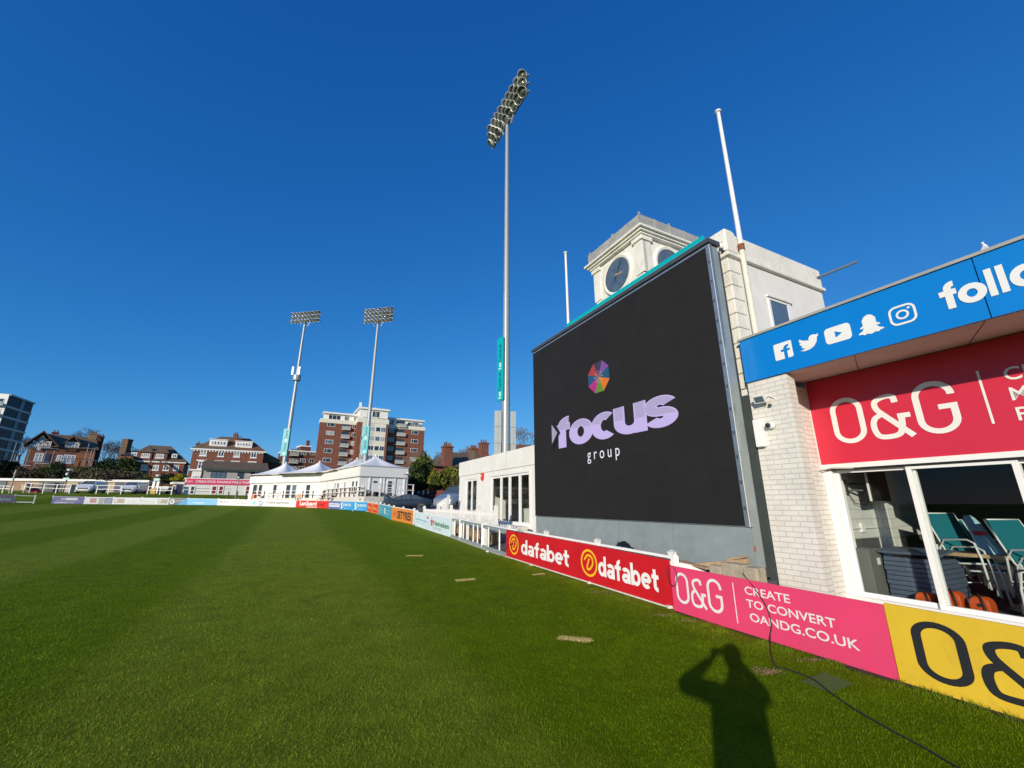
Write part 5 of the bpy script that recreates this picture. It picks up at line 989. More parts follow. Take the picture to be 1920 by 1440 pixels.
# ================================================================ FAR BUILDINGS
class Fac:
    """a facade plane through two image pixels at chosen depths; x along it (left to right), y into the building, z up from the base"""
    def __init__(s, px1, D1, px2, D2, zb, name=None, label=None, cat=None, group=None, root=None, y1=930, y2=930):
        px1 = 960 + (px1 - 960) * 2975 / (y1 + 2045); px2 = 960 + (px2 - 960) * 2975 / (y2 + 2045)      # follow the plumb line down to the foot of the wall
        A, B = pt(px1, 930, D1), pt(px2, 930, D2); s.A = Vector((A.x, A.y, zb)); d = Vector((B.x - A.x, B.y - A.y, 0)); s.L = d.length; s.ex = d.normalized(); s.ey = Vector((-s.ex.y, s.ex.x, 0)); s.zb = zb
        s.root = root if root is not None else thing(name, label, cat, s.A, 0, group)
    def P(s, x, y, z): return s.A + s.ex * x + s.ey * y + Vector((0, 0, z))
    def q(s, px, py, y=0.0):
        r = ray(px, py); n = s.ey; t = ((s.A + s.ey * y - EYE).dot(n)) / r.dot(n); X = EYE + r * t; return (X - s.A).dot(s.ex), X.z - s.zb
    def box(s, w, x0, y0, z0, x1, y1, z1, m):
        w.add([s.P(x, y, z) for z in (z0, z1) for x, y in ((x0, y0), (x1, y0), (x1, y1), (x0, y1))], [(0, 3, 2, 1), (4, 5, 6, 7), (0, 1, 5, 4), (1, 2, 6, 5), (2, 3, 7, 6), (3, 0, 4, 7)], m)
    def part(s, name, boxes, m, parent=None):
        w = MB()
        for b in boxes: s.box(w, *b, m)
        return w.build(name, parent or s.root)
    def win(s, x0, x1, z0, z1, y=0.0, mull=(.5,), trans=None, glass=None, fr=.09, frame=None, sill=False, name='window', parent=None):
        frame = frame or M_upvc; w = MB(); a, b = y - .07, y - .004
        s.box(w, x0, a, z0, x0 + fr, b, z1, frame); s.box(w, x1 - fr, a, z0, x1, b, z1, frame); s.box(w, x0 + fr, a + .002, z0, x1 - fr, b, z0 + fr, frame); s.box(w, x0 + fr, a + .002, z1 - fr, x1 - fr, b, z1, frame)
        for q in mull: xm = x0 + (x1 - x0) * q; s.box(w, xm - fr * .4, a + .004, z0 + fr, xm + fr * .4, b, z1 - fr, frame)
        if trans: zt = z0 + (z1 - z0) * trans; s.box(w, x0 + fr, a + .006, zt - fr * .35, x1 - fr, b, zt + fr * .35, frame)
        if sill: s.box(w, x0 - .12, y - .16, z0 - .14, x1 + .12, b, z0 - .003, frame)
        o = w.build(name, parent or s.root); w = MB(); s.box(w, x0 + fr * .5, y - .035, z0 + fr * .5, x1 - fr * .5, y - .006, z1 - fr * .5, glass or random.choice((M_glassd, M_glassd, M_glassb, M_glassc))); w.build('pane', o); return o
    def winpx(s, x0, y0, x1, y1, y=0.0, **k):
        ym = (y0 + y1) / 2; xm = (x0 + x1) / 2; a, b = s.q(x0, ym, y)[0], s.q(x1, ym, y)[0]; c, d = s.q(xm, y1, y)[1], s.q(xm, y0, y)[1]; return s.win(a, b, c, d, y, **k)
Z1 = lambda x, y: (x / 5.5375, 700 + y / 5.5375)
Z2 = lambda x, y: (300 + x / 6, 740 + y / 6)
Z3 = lambda x, y: (580 + x / 6, 740 + y / 6)
Z8 = lambda x, y: (x / 8, 720 + y / 8)
ZH = lambda x, y: (200 + x / 8, 780 + y / 8)
ZR = lambda x, y: (760 + x / 8, 780 + y / 8)
ZM = lambda x, y: (460 + x / 10.667, 880 + y / 10.667)
def wz(f, Z, x0, y0, x1, y1, y=0.0, **k): a = Z(x0, y0); b = Z(x1, y1); return f.winpx(a[0], a[1], b[0], b[1], y, **k)
M_cream = mat('cream_spandrel_panel', (0.70, 0.67, 0.56), .6, .05, .8); M_greyp = mat('grey_spandrel_panel', (0.52, .52, .50), .6, .05, .8)
# ---- apartment tower
f = Fac(601.3, 128, 797.2, 144, 4.5, 'apartment_tower', 'tall red brick apartment tower with a white central bay and cream penthouse band', 'apartments', y1=790, y2=787)
def col(f, zx0, zx1, zy): a = Z3(zx0, zy); b = Z3(zx1, zy); return f.q(*a)[0], f.q(*b)[0]
zr = f.q(*Z3(130, 310))[1]; zc_ = f.q(*Z3(132, 265))[1]; zp = f.q(*Z3(172, 190))[1]
xl1 = f.q(*Z3(560, 300))[0]; xc0, xc1 = f.q(*Z3(548, 300), -3)[0], f.q(*Z3(893, 300), -3)[0]; xr1 = f.q(*Z3(1303, 300))[0]
zcen = f.q(*Z3(700, 150), -3)[1]
f.part('wall', [(0, 0, -3, xl1 + 1, 3.5, zr), (xl1 - 6, 3.5, -3, xl1 + 1, 12, zr), (xc1 - .5, 0, -3, xr1, 12, zr)], M_brick)
f.part('central_bay', [(xc0, -3, -3, xc1, 9, zr + .6)], M_brick)
f.part('roof_band', [(-.15, -.15, zr + .003, xc0, 3.7, zc_), (xc1, -.15, zr + .003, xr1 + .15, 12, zc_), (xc0 - .1, -3.15, zr + .603, xc1 + .1, 9, zr + 2.2)], M_cream)
f.part('penthouse', [(.9, 1.2, zc_, xc0, 3.6, zp - .35), (xc1 + .1, 1.2, zc_, xr1 - .6, 11, zp - .25), (xc0 + .5, -2.4, zr + 2.2, xc1 - .3, 9, zcen - .5)], M_white)
f.part('roof', [(.5, .4, zp - .349, xc0, 3.9, zp + .15), (xc1 + .1, .4, zp - .249, xr1 - .1, 11.4, zp + .25), (xc0 - .1, -3, zcen - .499, xc1 + .2, 9.2, zcen + .1)], M_wpaint)
f.part('chimney', [(xc0 + .4, 0, zcen + .1, xc0 + 1.1, .8, zcen + 2.2)], M_wpaint); f.part('aerial', [(xc0 + 6, 2, zcen + .1, xc0 + 6.25, 2.2, zcen + 1.4)], M_wpaint)
rows = [f.q(*Z3(245, y))[1] for y in (335, 432, 532, 633, 738)]; st = (rows[0] - rows[4]) / 4; rows += [rows[4] - st, rows[4] - 2 * st]
a, b = col(f, 200, 290, 335); c0, c1 = col(f, 362, 458, 380); e0, e1 = col(f, 488, 530, 350)
def balcony(f, x0, x1, z, y=0):
    w = MB(); f.box(w, x0, y - .95, z - .14, x1, y - .003, z, M_wpaint); o = w.build('balcony', f.root)
    w = MB(); f.box(w, x0, y - .95, z + .95, x1, y - .90, z + 1.02, M_wpaint)
    for q in range(9): xx = x0 + (x1 - x0 - .05) * q / 8; f.box(w, xx, y - .94, z, xx + .05, y - .91, z + .95, M_wpaint)
    f.box(w, x0 + .08, y - .89, z + .08, x1 - .08, y - .875, z + .85, M_glassc); w.build('railing', o)
    f.part('recess', [(x0 + .25, y - .012, z + .02, x1 - .25, y - .004, z + 2.1)], M_glassd, o)
for z in rows: f.win(a, b, z - .65, z + .65, mull=(.35,)); balcony(f, c0, c1, z - 1.35); f.win(e0, e1, z - .75, z + .65, mull=(.5,))
p0, p1 = f.q(*Z3(603, 300), -3)[0], f.q(*Z3(868, 300), -3)[0]
rc = [f.q(*Z3(700, y), -3)[1] for y in (280, 387, 492, 600, 708)]; sc2 = (rc[0] - rc[4]) / 4
w = MB(); f.box(w, p0, -3.06, -3, p1, -3.003, rc[0] + .9, M_cream); w.build('panel', f.root)
for i in range(7):
    z = rc[0] - i * sc2
    for x0, x1 in ((600, 645), (690, 748), (757, 810), (815, 866)):
        u0, u1 = f.q(*Z3(x0, 280), -3)[0], f.q(*Z3(x1, 280), -3)[0]; f.win(u0, u1, z - .75, z + .75, -3.06, mull=(.5,) if x0 != 757 else (), fr=.08)
    u0, u1 = f.q(*Z3(660, 280), -3)[0], f.q(*Z3(735, 280), -3)[0]; f.part('spandrel', [(u0, -3.075, z - sc2 + .85, u1, -3.062, z - .85)], M_greyp)
g0, g1 = col(f, 905, 962, 310); h0, h1 = col(f, 985, 1083, 350); k0, k1 = col(f, 1157, 1232, 327)
rr_ = [f.q(*Z3(1190, y))[1] for y in (327, 425, 525, 625, 728)]; s3 = (rr_[0] - rr_[4]) / 4
for i in range(7):
    z = rr_[0] - i * s3; f.win(g0, g1, z - .6, z + .75, glass=M_glassb, mull=(.3,)); balcony(f, h0, h1, z - 1.6); f.win(k0, k1, z - .65, z + .65, mull=(.35,))
for x0, x1 in ((215, 355), (395, 450), (500, 540)): u0, u1 = f.q(*Z3(x0, 250), 1.2)[0], f.q(*Z3(x1, 250), 1.2)[0]; f.win(u0, u1, zc_ + .1, zp - .6, 1.2, mull=(.33, .66), fr=.12)
for x0, x1 in ((905, 960), (990, 1035), (1110, 1235)): u0, u1 = f.q(*Z3(x0, 220), 1.2)[0], f.q(*Z3(x1, 220), 1.2)[0]; f.win(u0, u1, zc_ + .1, zp - .7, 1.2, mull=(.33, .66), glass=M_glassd, fr=.12)
u0, u1 = f.q(*Z3(710, 195), -2.4)[0], f.q(*Z3(795, 195), -2.4)[0]; f.win(u0, u1, zr + 2.7, zcen - .8, -2.4, mull=(.4, .6), fr=.12)
# ---- low block of flats left of the tower
f = Fac(537.5, 138, 602, 145, 4.5, 'flats_block', 'lower brown brick block of flats beside the tower, behind the tent roofs', 'apartments', y1=845, y2=850)
zt_ = f.q(*Z2(1430, 632))[1]; f.part('wall', [(0, 0, -3, f.L, 11, zt_)], M_brickd); f.part('roof', [(-.2, -.2, zt_ + .003, f.L, 11, zt_ + .45)], M_wpaint)
u0, u1 = f.q(*Z2(1610, 600))[0], f.q(*Z2(1725, 600))[0]; f.part('roof_house', [(u0, 3, zt_ + .45, u1, 8, zt_ + 2.2)], M_brickd); f.part('roof_slab', [(u0 - .2, 2.7, zt_ + 2.203, u1 + .2, 8.2, zt_ + 2.6)], M_wpaint); u0, u1 = f.q(*Z2(1695, 560))[0], f.q(*Z2(1728, 560))[0]; f.part('chimney', [(u0, 5, zt_ + 2.6, u1, 6, zt_ + 4.8)], M_brickd)
for y, ww in ((660, ((1465, 1545), (1588, 1645), (1690, 1745))), (745, ((1452, 1538), (1575, 1638), (1675, 1735))), (830, ((1440, 1530), (1562, 1630), (1665, 1730)))):
    for x0, x1 in ww: wz(f, Z2, x0, y - 24, x1, y + 20, mull=(.5,), fr=.1)
    x0, x1 = f.q(*Z2(ww[0][0], y))[0], f.q(*Z2(ww[0][1], y))[0]; zz = f.q(*Z2(1500, y + 24))[1]; balcony(f, x0 - .2, x1 + .3, zz)
def hip(w, f, x0, x1, y0, y1, z0, z1, r0, r1, m, ov=.4):
    a = [f.P(x0 - ov, y0 - ov, z0), f.P(x1 + ov, y0 - ov, z0), f.P(x1 + ov, y1 + ov, z0), f.P(x0 - ov, y1 + ov, z0), f.P(r0, (y0 + y1) / 2, z1), f.P(r1, (y0 + y1) / 2, z1)]
    w.add(a, [(0, 1, 5, 4), (1, 2, 5), (2, 3, 4, 5), (3, 0, 4), (3, 2, 1, 0)], m)
def gable(w, f, x0, x1, y0, y1, z0, z1, m, ov=.4, xa=None, th=.18):   # ridge runs into the building, a pitched pair of slabs
    xa = (x0 + x1) / 2 if xa is None else xa
    for s in (0, 1):
        e = (x0 - ov, z0 - ov * .7) if s == 0 else (x1 + ov, z0 - ov * .7)
        w.add([f.P(e[0], y0, e[1]), f.P(xa, y0, z1), f.P(xa, y1, z1), f.P(e[0], y1, e[1]), f.P(e[0], y0, e[1] + th), f.P(xa, y0, z1 + th), f.P(xa, y1, z1 + th), f.P(e[0], y1, e[1] + th)], [(0, 1, 2, 3), (4, 7, 6, 5), (0, 4, 5, 1), (1, 5, 6, 2), (2, 6, 7, 3), (3, 7, 4, 0)], m)
def chimney(f, x0, x1, y0, y1, z0, z1, pots=3, m=None, parent=None):
    m = m or M_brickd; w = MB(); f.box(w, x0, y0, z0, x1, y1, z1, m); f.box(w, x0 - .1, y0 - .1, z1 - .25, x1 + .1, y1 + .1, z1 - .05, m); o = w.build('chimney', parent or f.root)
    for k in range(pots): xx = x0 + (x1 - x0) * (k + .5) / pots; w = MB(); w.cyl(f.P(xx, (y0 + y1) / 2, z1), f.P(xx, (y0 + y1) / 2, z1 + .5), .13, M_roofr, .1, 8); w.build('chimney_pot', o)
# ---- large brick house with two white box dormers
f = Fac(362.5, 88, 495, 94, 3.4, 'brick_house', 'large three storey red brick house with two long white dormers in its mossy roof', 'house', y1=841, y2=848)
ze = f.q(*Z2(700, 618))[1]; zr1 = f.q(*Z2(850, 480), 5)[1]; r0, r1 = f.q(*Z2(690, 475), 5)[0], f.q(*Z2(1010, 487), 5)[0]
f.part('wall', [(0, 0, -3, f.L, 10, ze)], M_brick)
xr_ = f.q(*Z2(830, 600))[0]
w = MB(); hip(w, f, 0, xr_ + 1, 0, 10, ze + .02, zr1, r0, xr_, M_roof); w.build('roof', f.root); w = MB(); hip(w, f, xr_ - .2, f.L, .05, 9.9, ze + .03, zr1 - .1, xr_ + .4, r1, M_roofr); rf = w.build('roof', f.root)
w = MB(); f.box(w, -.45, -.45, ze - .28, f.L + .45, -.02, ze - .003, M_wpaint); w.build('eaves', f.root)
for k in range(26): pass
w = MB()
for k in range(24): xx = f.L * (k + .2) / 24; f.box(w, xx, -.30, ze - .60, xx + .28, -.01, ze - .282, M_wpaint)
w.build('dentils', f.root)
for x0, x1, y0, y1 in ((556, 756, 508, 578), (850, 1040, 528, 590)):
    u0, u1 = f.q(*Z2(x0, 545), .8)[0], f.q(*Z2(x1, 545), .8)[0]; z0, z1 = f.q(*Z2((x0 + x1) / 2, y1), .8)[1], f.q(*Z2((x0 + x1) / 2, y0), .8)[1]
    w = MB(); f.box(w, u0, .8, z0 - .3, u1, 4.5, z1, M_wpaint); f.box(w, u0 - .15, .6, z1 + .003, u1 + .15, 4.6, z1 + .14, M_wpaint); dm = w.build('dormer', f.root)
    n = 5
    for k in range(n): a = u0 + .25 + (u1 - u0 - .5) * k / n; f.win(a + .05, a + (u1 - u0 - .5) / n - .05, z0 + .25, z1 - .3, .8, mull=(), fr=.1, parent=dm)
for x0, x1, y0, y1 in ((452, 528, 615, 688), (655, 722, 622, 696), (833, 902, 630, 702), (1022, 1088, 640, 710), (428, 500, 748, 835), (630, 700, 756, 815), (812, 880, 760, 818), (1003, 1068, 766, 826)):
    wz(f, Z2, x0, y0, x1, y1, mull=(.5,), trans=.62, fr=.12, sill=True)
    if y0 > 720: a = f.q(*Z2(x0, y0))[0]; b = f.q(*Z2(x1, y0))[0]; z = f.q(*Z2((x0 + x1) / 2, y0))[1]; f.part('lintel', [(a - .3, -.06, z + .02, b + .3, -.004, z + .3)], M_wpaint)
u0, u1 = f.q(*Z2(808, 560), 2)[0], f.q(*Z2(856, 560), 2)[0]; chimney(f, u0, u1, 2.0, 3.2, ze + .5, f.q(*Z2(835, 440), 2)[1], 2, M_brick)
u0 = f.q(*Z2(425, 560), 5)[0]; chimney(f, u0 - .3, u0 + .4, 5, 5.8, ze, f.q(*Z2(428, 545), 5)[1], 1); u0 = f.q(*Z2(890, 470), 8)[0]; chimney(f, u0 - .5, u0 + .6, 8, 9, zr1 - 2, zr1 + .3, 3, M_brick)
f.part('side_wing', [(f.L, 3, -3, f.L + 4.6, 10, ze - 2.2)], M_brickd); w = MB(); w.prism([f.P(f.L, 2.7, ze - 2.2), f.P(f.L + 4.9, 2.7, ze - 2.2), f.P(f.L, 2.7, ze + .2)], f.ey * 7.4, M_roof); w.build('wing_roof', f.root)
u0 = f.q(*Z2(1185, 690), 3)[0]; f.win(u0 - .2, u0 + 1.0, ze - 5.2, ze - 3.4, 3, glass=M_glassb)
# bay window at the left of the house
u0, u1 = f.q(*Z2(362, 880), -1)[0], f.q(*Z2(468, 880), -1)[0]; z0, z1 = f.q(*Z2(410, 845), -1)[1], f.q(*Z2(410, 925), -1)[1]
f.part('bay', [(u0, -1.2, -3, u1, -.01, z0 - .2)], M_wpaint); f.part('bay_cornice', [(u0 - .6, -1.5, z0 - .198, u1 + .1, -.01, z0 + .1)], M_wpaint); f.win(u0 + .2, u1 - .1, z1 - .3, z0 - 1.2, -1.2, mull=(.33, .66), fr=.12)
# ---- grey annex with a brown lean-to roof in front of the brick house
f = Fac(380, 80, 501, 86, 3.4, 'grey_annex', 'grey rendered annex with a brown lean-to roof in front of the large brick house', 'annex', y1=882, y2=881)
za, zb1_ = f.q(*Z2(800, 850))[1], f.q(*Z2(800, 815), 3)[1]; M_greyr = mat('grey_render', (.40, .37, .33), .85, .08, 1)
f.part('wall', [(.2, 0, -3, f.L - .3, 5, za)], M_greyr); w = MB(); w.prism([f.P(-.2, -.5, za - .05), f.P(-.2, -.5, za + .2), f.P(-.2, 5, zb1_ + 1.3), f.P(-.2, 5, za)], f.ex * (f.L + .5), M_roof); w.build('roof', f.root)
f.part('fascia_board', [(-.2, -.56, za - .2, f.L + .3, -.503, za + .2)], mat('dark_green_paint', (.05, .07, .05), .5))
for x0, x1, n in ((570, 742, (.35, .65)), (870, 940, ()), (1015, 1060, ())): wz(f, Z2, x0, 868, x1, 948, mull=n, glass=M_glassb if n else M_glassd, fr=.10, frame=M_dark)
# ---- white clubhouse with the pink sign
f = Fac(341, 71, 476, 76.5, 3.1, 'sports_clubhouse', 'long low white clubhouse with a pink lettered sign and crimson doors', 'clubhouse')
zt_ = f.q(*Z2(600, 948))[1]; zs0 = f.q(*Z2(600, 1012))[1]
f.part('wall', [(0, 0, -3, f.L + 1, 6, zt_ - .03)], M_white); f.part('roof', [(-.2, -.02, zt_ - .028, f.L + 1, 6.1, zt_ + .1)], M_wpaint)
u0 = f.q(*Z2(268, 980))[0]; sgn = f.part('sign_board', [(u0 + .3, -.12, zs0, f.L + .6, -.01, zt_ - .06)], M_pink)
pl = Plate(f.P(0, -.12, 0), f.ex, (0, 0, 1), -f.ey); w = MB()
put_text(w, pl, 'O&G', f.q(*Z2(292, 985))[0], f.q(*Z2(368, 985))[0], zs0 + .32, zt_ - .35, M_wink, .0); put_text(w, pl, 'CREATIVE MARKETING PARTNERS', f.q(*Z2(400, 985))[0], f.q(*Z2(1145, 990))[0], zs0 + .28, zt_ - .30, M_wink, .025); w.build('lettering', sgn, fix=False)
M_crim = mat('crimson_door_paint', (.24, .012, .03), .5, .1, 2)
for x0, x1, m_ in ((335, 393, M_glassd), (575, 640, M_crim), (655, 715, M_crim), (958, 1012, M_crim)): wz(f, Z2, x0, 1025, x1, 1122, mull=(), trans=.45, glass=m_, fr=.14, name='door')
for x0, x1, y in ((400, 560, 1055), (400, 560, 1090), (725, 800, 1060)): a, b = f.q(*Z2(x0, y))[0], f.q(*Z2(x1, y))[0]; z = f.q(*Z2(x0, y))[1]; f.part('wall_rail', [(a, -.10, z, b, -.05, z + .05)], M_lgrey)
# ---- garages with white fascia
f = Fac(-30, 70.5, 278, 77, 3.2, 'garage_row', 'long low row of garages and sheds under a white fascia, behind the vans', 'garages')
zt_ = f.q(60, 897.5)[1]; zf = f.q(60, 901.8)[1]; M_pale2 = mat('pale_brick', (.36, .24, .16), .9, .2, 1); M_tanw = mat('tan_render', (.50, .40, .26), .9, .15, 1); M_dbl = mat('dark_blue_door', (.02, .035, .12), .5, .1, 2); M_dgr = mat('dark_green_door', (.02, .06, .07), .5, .1, 2); M_gry = mat('grey_brown_wall', (.25, .24, .22), .9, .2, 1)
def U(px): return f.q(px, 915)[0]
segs = [(-30, 11, M_dgr), (11, 70, M_pale2), (70, 118, M_gry), (118, 146, M_tanw), (146, 200, M_tanw), (200, 278, M_tanw)]
for x0, x1, m_ in segs: f.part('wall', [(U(x0), .05, -3, U(x1) - .01, 5, zf - .003)], m_)
f.part('fascia', [(U(-30), -.25, zf, U(278), 5, zt_)], M_wpaint)
for x0, x1, m_ in ((-30, 9, M_dgr), (72, 78, M_dark), (86, 116, M_dark), (144, 157, M_dbl), (214, 232, M_dbl)): f.part('garage_door', [(U(x0), -.03, 0, U(x1), .045, zf - .15)], m_)
f = Fac(324, 73, 343, 74, 3.1, 'shed', 'small flat roofed shed with a dark blue door beside the pink sign', 'shed')
zt_ = f.q(*Z2(200, 985))[1]; f.part('wall', [(.1, 0, -2, f.L, 3, zt_ - .3)], M_tanw); f.part('roof', [(-.3, -.2, zt_ - .297, f.L + .1, 3.2, zt_ + .05)], M_wpaint); wz(f, Z2, 178, 1012, 248, 1122, mull=(), glass=M_dbl, frame=M_dbl, name='door')
# ---- second brick house with hipped bays
f = Fac(250, 98, 346.5, 103, 3.6, 'brick_house', 'two storey brick house with twin hipped bays and a dark side roof', 'house', y1=866, y2=867)
ze = f.q(*ZH(700, 690))[1]; zu = f.q(*ZH(570, 545))[1]; zr1 = f.q(*ZH(800, 445), 5)[1]
f.part('wall', [(0, 0, -3, f.L, 10, ze)], M_brick); f.part('eaves', [(-.3, -.35, ze - .1, f.L + .3, -.01, ze + .25)], M_wpaint)
w = MB(); hip(w, f, 0, f.L, 0, 10, ze + .26, zr1, f.q(*ZH(650, 445), 5)[0], f.q(*ZH(970, 455), 5)[0], M_roof, .5); w.build('roof', f.root)
for x0, x1 in ((460, 672), (700, 905)):
    u0, u1 = f.q(*ZH(x0, 610), -.3)[0], f.q(*ZH(x1, 610), -.3)[0]
    f.part('bay', [(u0, -.3, ze + .26, u1, 4, zu)], M_brick); w = MB(); hip(w, f, u0, u1, -.3, 5, zu + .01, zu + 2.0, (u0 + u1) / 2 - .1, (u0 + u1) / 2 + .1, M_roof, .35); w.build('bay_roof', f.root)
for x0, x1, y0, y1, yy in ((520, 648, 562, 622, -.3), (738, 860, 568, 632, -.3)): wz(f, ZH, x0, y0, x1, y1, yy, mull=(.25, .5, .75), fr=.12, sill=True, glass=M_glassc)
for x0, x1, y0, y1 in ((362, 462, 545, 605), (978, 1065, 568, 630)):
    u0, u1 = f.q(*ZH(x0, 580), -.1)[0], f.q(*ZH(x1, 580), -.1)[0]; z0, z1 = f.q(*ZH((x0 + x1) / 2, y1), -.1)[1], f.q(*ZH((x0 + x1) / 2, y0), -.1)[1]; f.part('dormer', [(u0, -.1, z0, u1, 4, z1)], M_wpaint); f.win(u0 + .1, u1 - .1, z0 + .1, z1 - .1, -.1, mull=(.5,), fr=.14)
for x0, x1, y0, y1 in ((408, 455, 722, 808), (518, 615, 730, 808), (690, 782, 735, 815), (845, 935, 740, 818), (1000, 1085, 735, 820)): wz(f, ZH, x0, y0, x1, y1, mull=(.5,), trans=.65, fr=.14, sill=True)
u0, u1 = f.q(*ZH(470, 870))[0], f.q(*ZH(575, 870))[0]; f.part('porch', [(u0, -.02, -2, u1, -.004, f.q(*ZH(520, 830))[1])], M_dark)
a, b = f.q(*ZH(775, 660), -1.5), f.q(*ZH(990, 830), -1.5); w = MB(); w.bar(f.P(a[0], -1.5, a[1]), f.P(b[0], -1.5, b[1]), .22, .7, M_dark, up=f.ey); w.bar(f.P(a[0], -1.5, a[1] + 1), f.P(b[0], -1.5, b[1] + 1), .05, .05, M_dark); w.build('fire_escape', f.root)
w = MB(); a, b = f.q(*ZH(685, 560), -.4), f.q(*ZH(630, 920), -.4); w.cyl(f.P(a[0], -.4, a[1]), f.P(a[0], -.4, 0), .07, M_dark, n=6); w.build('drainpipe', f.root)
f2 = Fac(226, 103, 262, 103, 3.6, 'slate_house', 'dark slate roofed house part with a tall square chimney, behind the evergreen bush', 'house', y1=852, y2=852)
z0 = f2.q(*ZH(300, 590))[1]; z1 = f2.q(*ZH(380, 495))[1]; f2.part('wall', [(0, .2, -3, f2.L, 7, z0)], M_brickd); w = MB(); w.prism([f2.P(-.3, -.3, z0), f2.P(-.3, 3.5, z1), f2.P(-.3, 7.3, z0)], f2.ex * (f2.L + .3), mat('dark_slate', (.035, .037, .042), .6, .2, 2)); w.build('roof', f2.root)
u0, u1 = f2.q(*ZH(245, 450), 2)[0], f2.q(*ZH(335, 450), 2)[0]; chimney(f2, u0, u1, 1.4, 2.8, z0 - 1, f2.q(*ZH(300, 348), 2)[1], 0, mat('dark_brown_brick', (.12, .075, .04), .9, .3, 1.5))  # this chimney has a darker brown brick
# ---- half timbered house with scaffolding
f = Fac(43, 84, 190, 92, 3.4, 'timbered_house', 'half timbered brick house with two gables and dark barge boards behind scaffolding', 'house')
apx = f.q(*Z8(660, 728)); le = f.q(*Z8(350, 918)); re = f.q(*Z8(872, 960)); zrg = f.q(*Z8(1100, 775), 4)[1]; ze = f.q(*Z8(1250, 975))[1]
xw1 = f.q(*Z8(1440, 1000))[0]
f.part('wall', [(le[0] + .8, 0, -3, xw1, 9, ze)], M_brick)
w = MB(); w.prism([f.P(le[0] + .8, -.3, le[1] - .4), f.P(re[0] - .8, -.3, le[1] - .4), f.P(apx[0], -.3, apx[1] - .5)], f.ey * .28, M_offw); w.build('gable_wall', f.root)
w = MB(); gable(w, f, le[0] + .5, re[0] - .5, -.8, 7, le[1] + .3, apx[1], M_dwood, .5, apx[0], .35); w.build('gable_roof', f.root)
tm = MB()
for q in (-1, 1):
    for k in (0, 1): tm.bar(f.P(apx[0] + q * 1.1 - k * q * 1.2, -.36, apx[1] - 2.5), f.P(apx[0] + q * .0 + k * q * 1.0, -.36, apx[1] - 1.1), .16, .05, M_dwood, up=f.ey)
zl = le[1] + .0
for xx in np.linspace(le[0] + 1.2, re[0] - 1.2, 9): f.box(tm, xx - .07, -.35, zl - .35, xx + .07, -.302, zl + .25, M_dwood)
f.box(tm, le[0] + .6, -.36, zl - .45, re[0] - .6, -.303, zl - .28, M_dwood); tm.build('timber_frame', f.root)
for x0, x1, y0, y1 in ((490, 560, 850, 935), (568, 625, 850, 985), (632, 698, 858, 950), (702, 765, 862, 955)): wz(f, Z8, x0, y0, x1, y1, -.3, mull=(.5,), trans=.55, fr=.13)
w = MB(); xa_, xb_ = f.q(*Z8(850, 765), 4)[0], f.q(*Z8(1450, 790), 4)[0]
w.add([f.P(xa_ - 2, -.5, ze), f.P(xw1 + .4, -.5, ze), f.P(xb_, 4, zrg), f.P(xa_ - 2, 4, zrg), f.P(xw1 + .4, 9.4, ze), f.P(xa_ - 2, 9.4, ze)], [(0, 1, 2, 3), (3, 2, 4, 5), (1, 4, 2), (0, 3, 5), (0, 5, 4, 1)], M_roof); w.build('roof', f.root)
dp = f.q(*Z8(1110, 798), -.2); dl, dr_ = f.q(*Z8(955, 888), -.2), f.q(*Z8(1212, 905), -.2)
w = MB(); w.prism([f.P(dl[0] + .4, -.2, dl[1] - 1.6), f.P(dr_[0] - .4, -.2, dl[1] - 1.6), f.P(dr_[0] - .4, -.2, dl[1]), f.P(dp[0], -.2, dp[1] - .3), f.P(dl[0] + .4, -.2, dl[1])], f.ey * 3.5, M_brickd); w.build('dormer', f.root)
w = MB(); gable(w, f, dl[0] + .3, dr_[0] - .3, -.7, 5, dl[1], dp[1], M_dwood, .4, dp[0], .3); w.build('dormer_roof', f.root)
wz(f, Z8, 975, 870, 1190, 968, -.2, mull=(.3, .5, .7), fr=.16, glass=M_glassc)
for x0, x1, y0, y1, n in ((515, 645, 1035, 1168, (.5,)), (845, 930, 1065, 1165, (.4,)), (940, 1125, 1062, 1195, (.35, .66))): wz(f, Z8, x0, y0, x1, y1, mull=n, trans=.55, fr=.16, glass=M_glassc)
wz(f, Z8, 650, 1050, 740, 1180, mull=(), glass=M_glassd, frame=M_dark, name='door')
M_clad = mat('orange_brown_boarding', (.34, .13, .05), .8, .25, 2); f.part('boarding', [(f.q(*Z8(1130, 1100))[0], -.06, f.q(*Z8(1200, 1240))[1], xw1, -.004, ze - .9)], M_clad)
xx = f.q(*Z8(1400, 780), 3)[0]; chimney(f, xx - .7, xx + .6, 3, 4.2, zrg - 2, f.q(*Z8(1410, 738), 3)[1], 3, mat('yellow_stock_brick', (.28, .19, .09), .9, .2, 2)); xx = f.q(*Z8(1495, 800), 5)[0]; chimney(f, xx - .9, xx + .8, 5, 6.3, 0, f.q(*Z8(1500, 775), 5)[1], 3, M_brickd); xx = f.q(*Z8(830, 745), 5)[0]; chimney(f, xx - .5, xx + .5, 5, 5.8, zrg - 1, zrg + .6, 2, M_brickd)
sc_t = thing('scaffold', 'grey tube scaffolding with plank decks in front of the half timbered house', 'scaffold', f.P(4, -2, 0)); fS = f
w = MB()
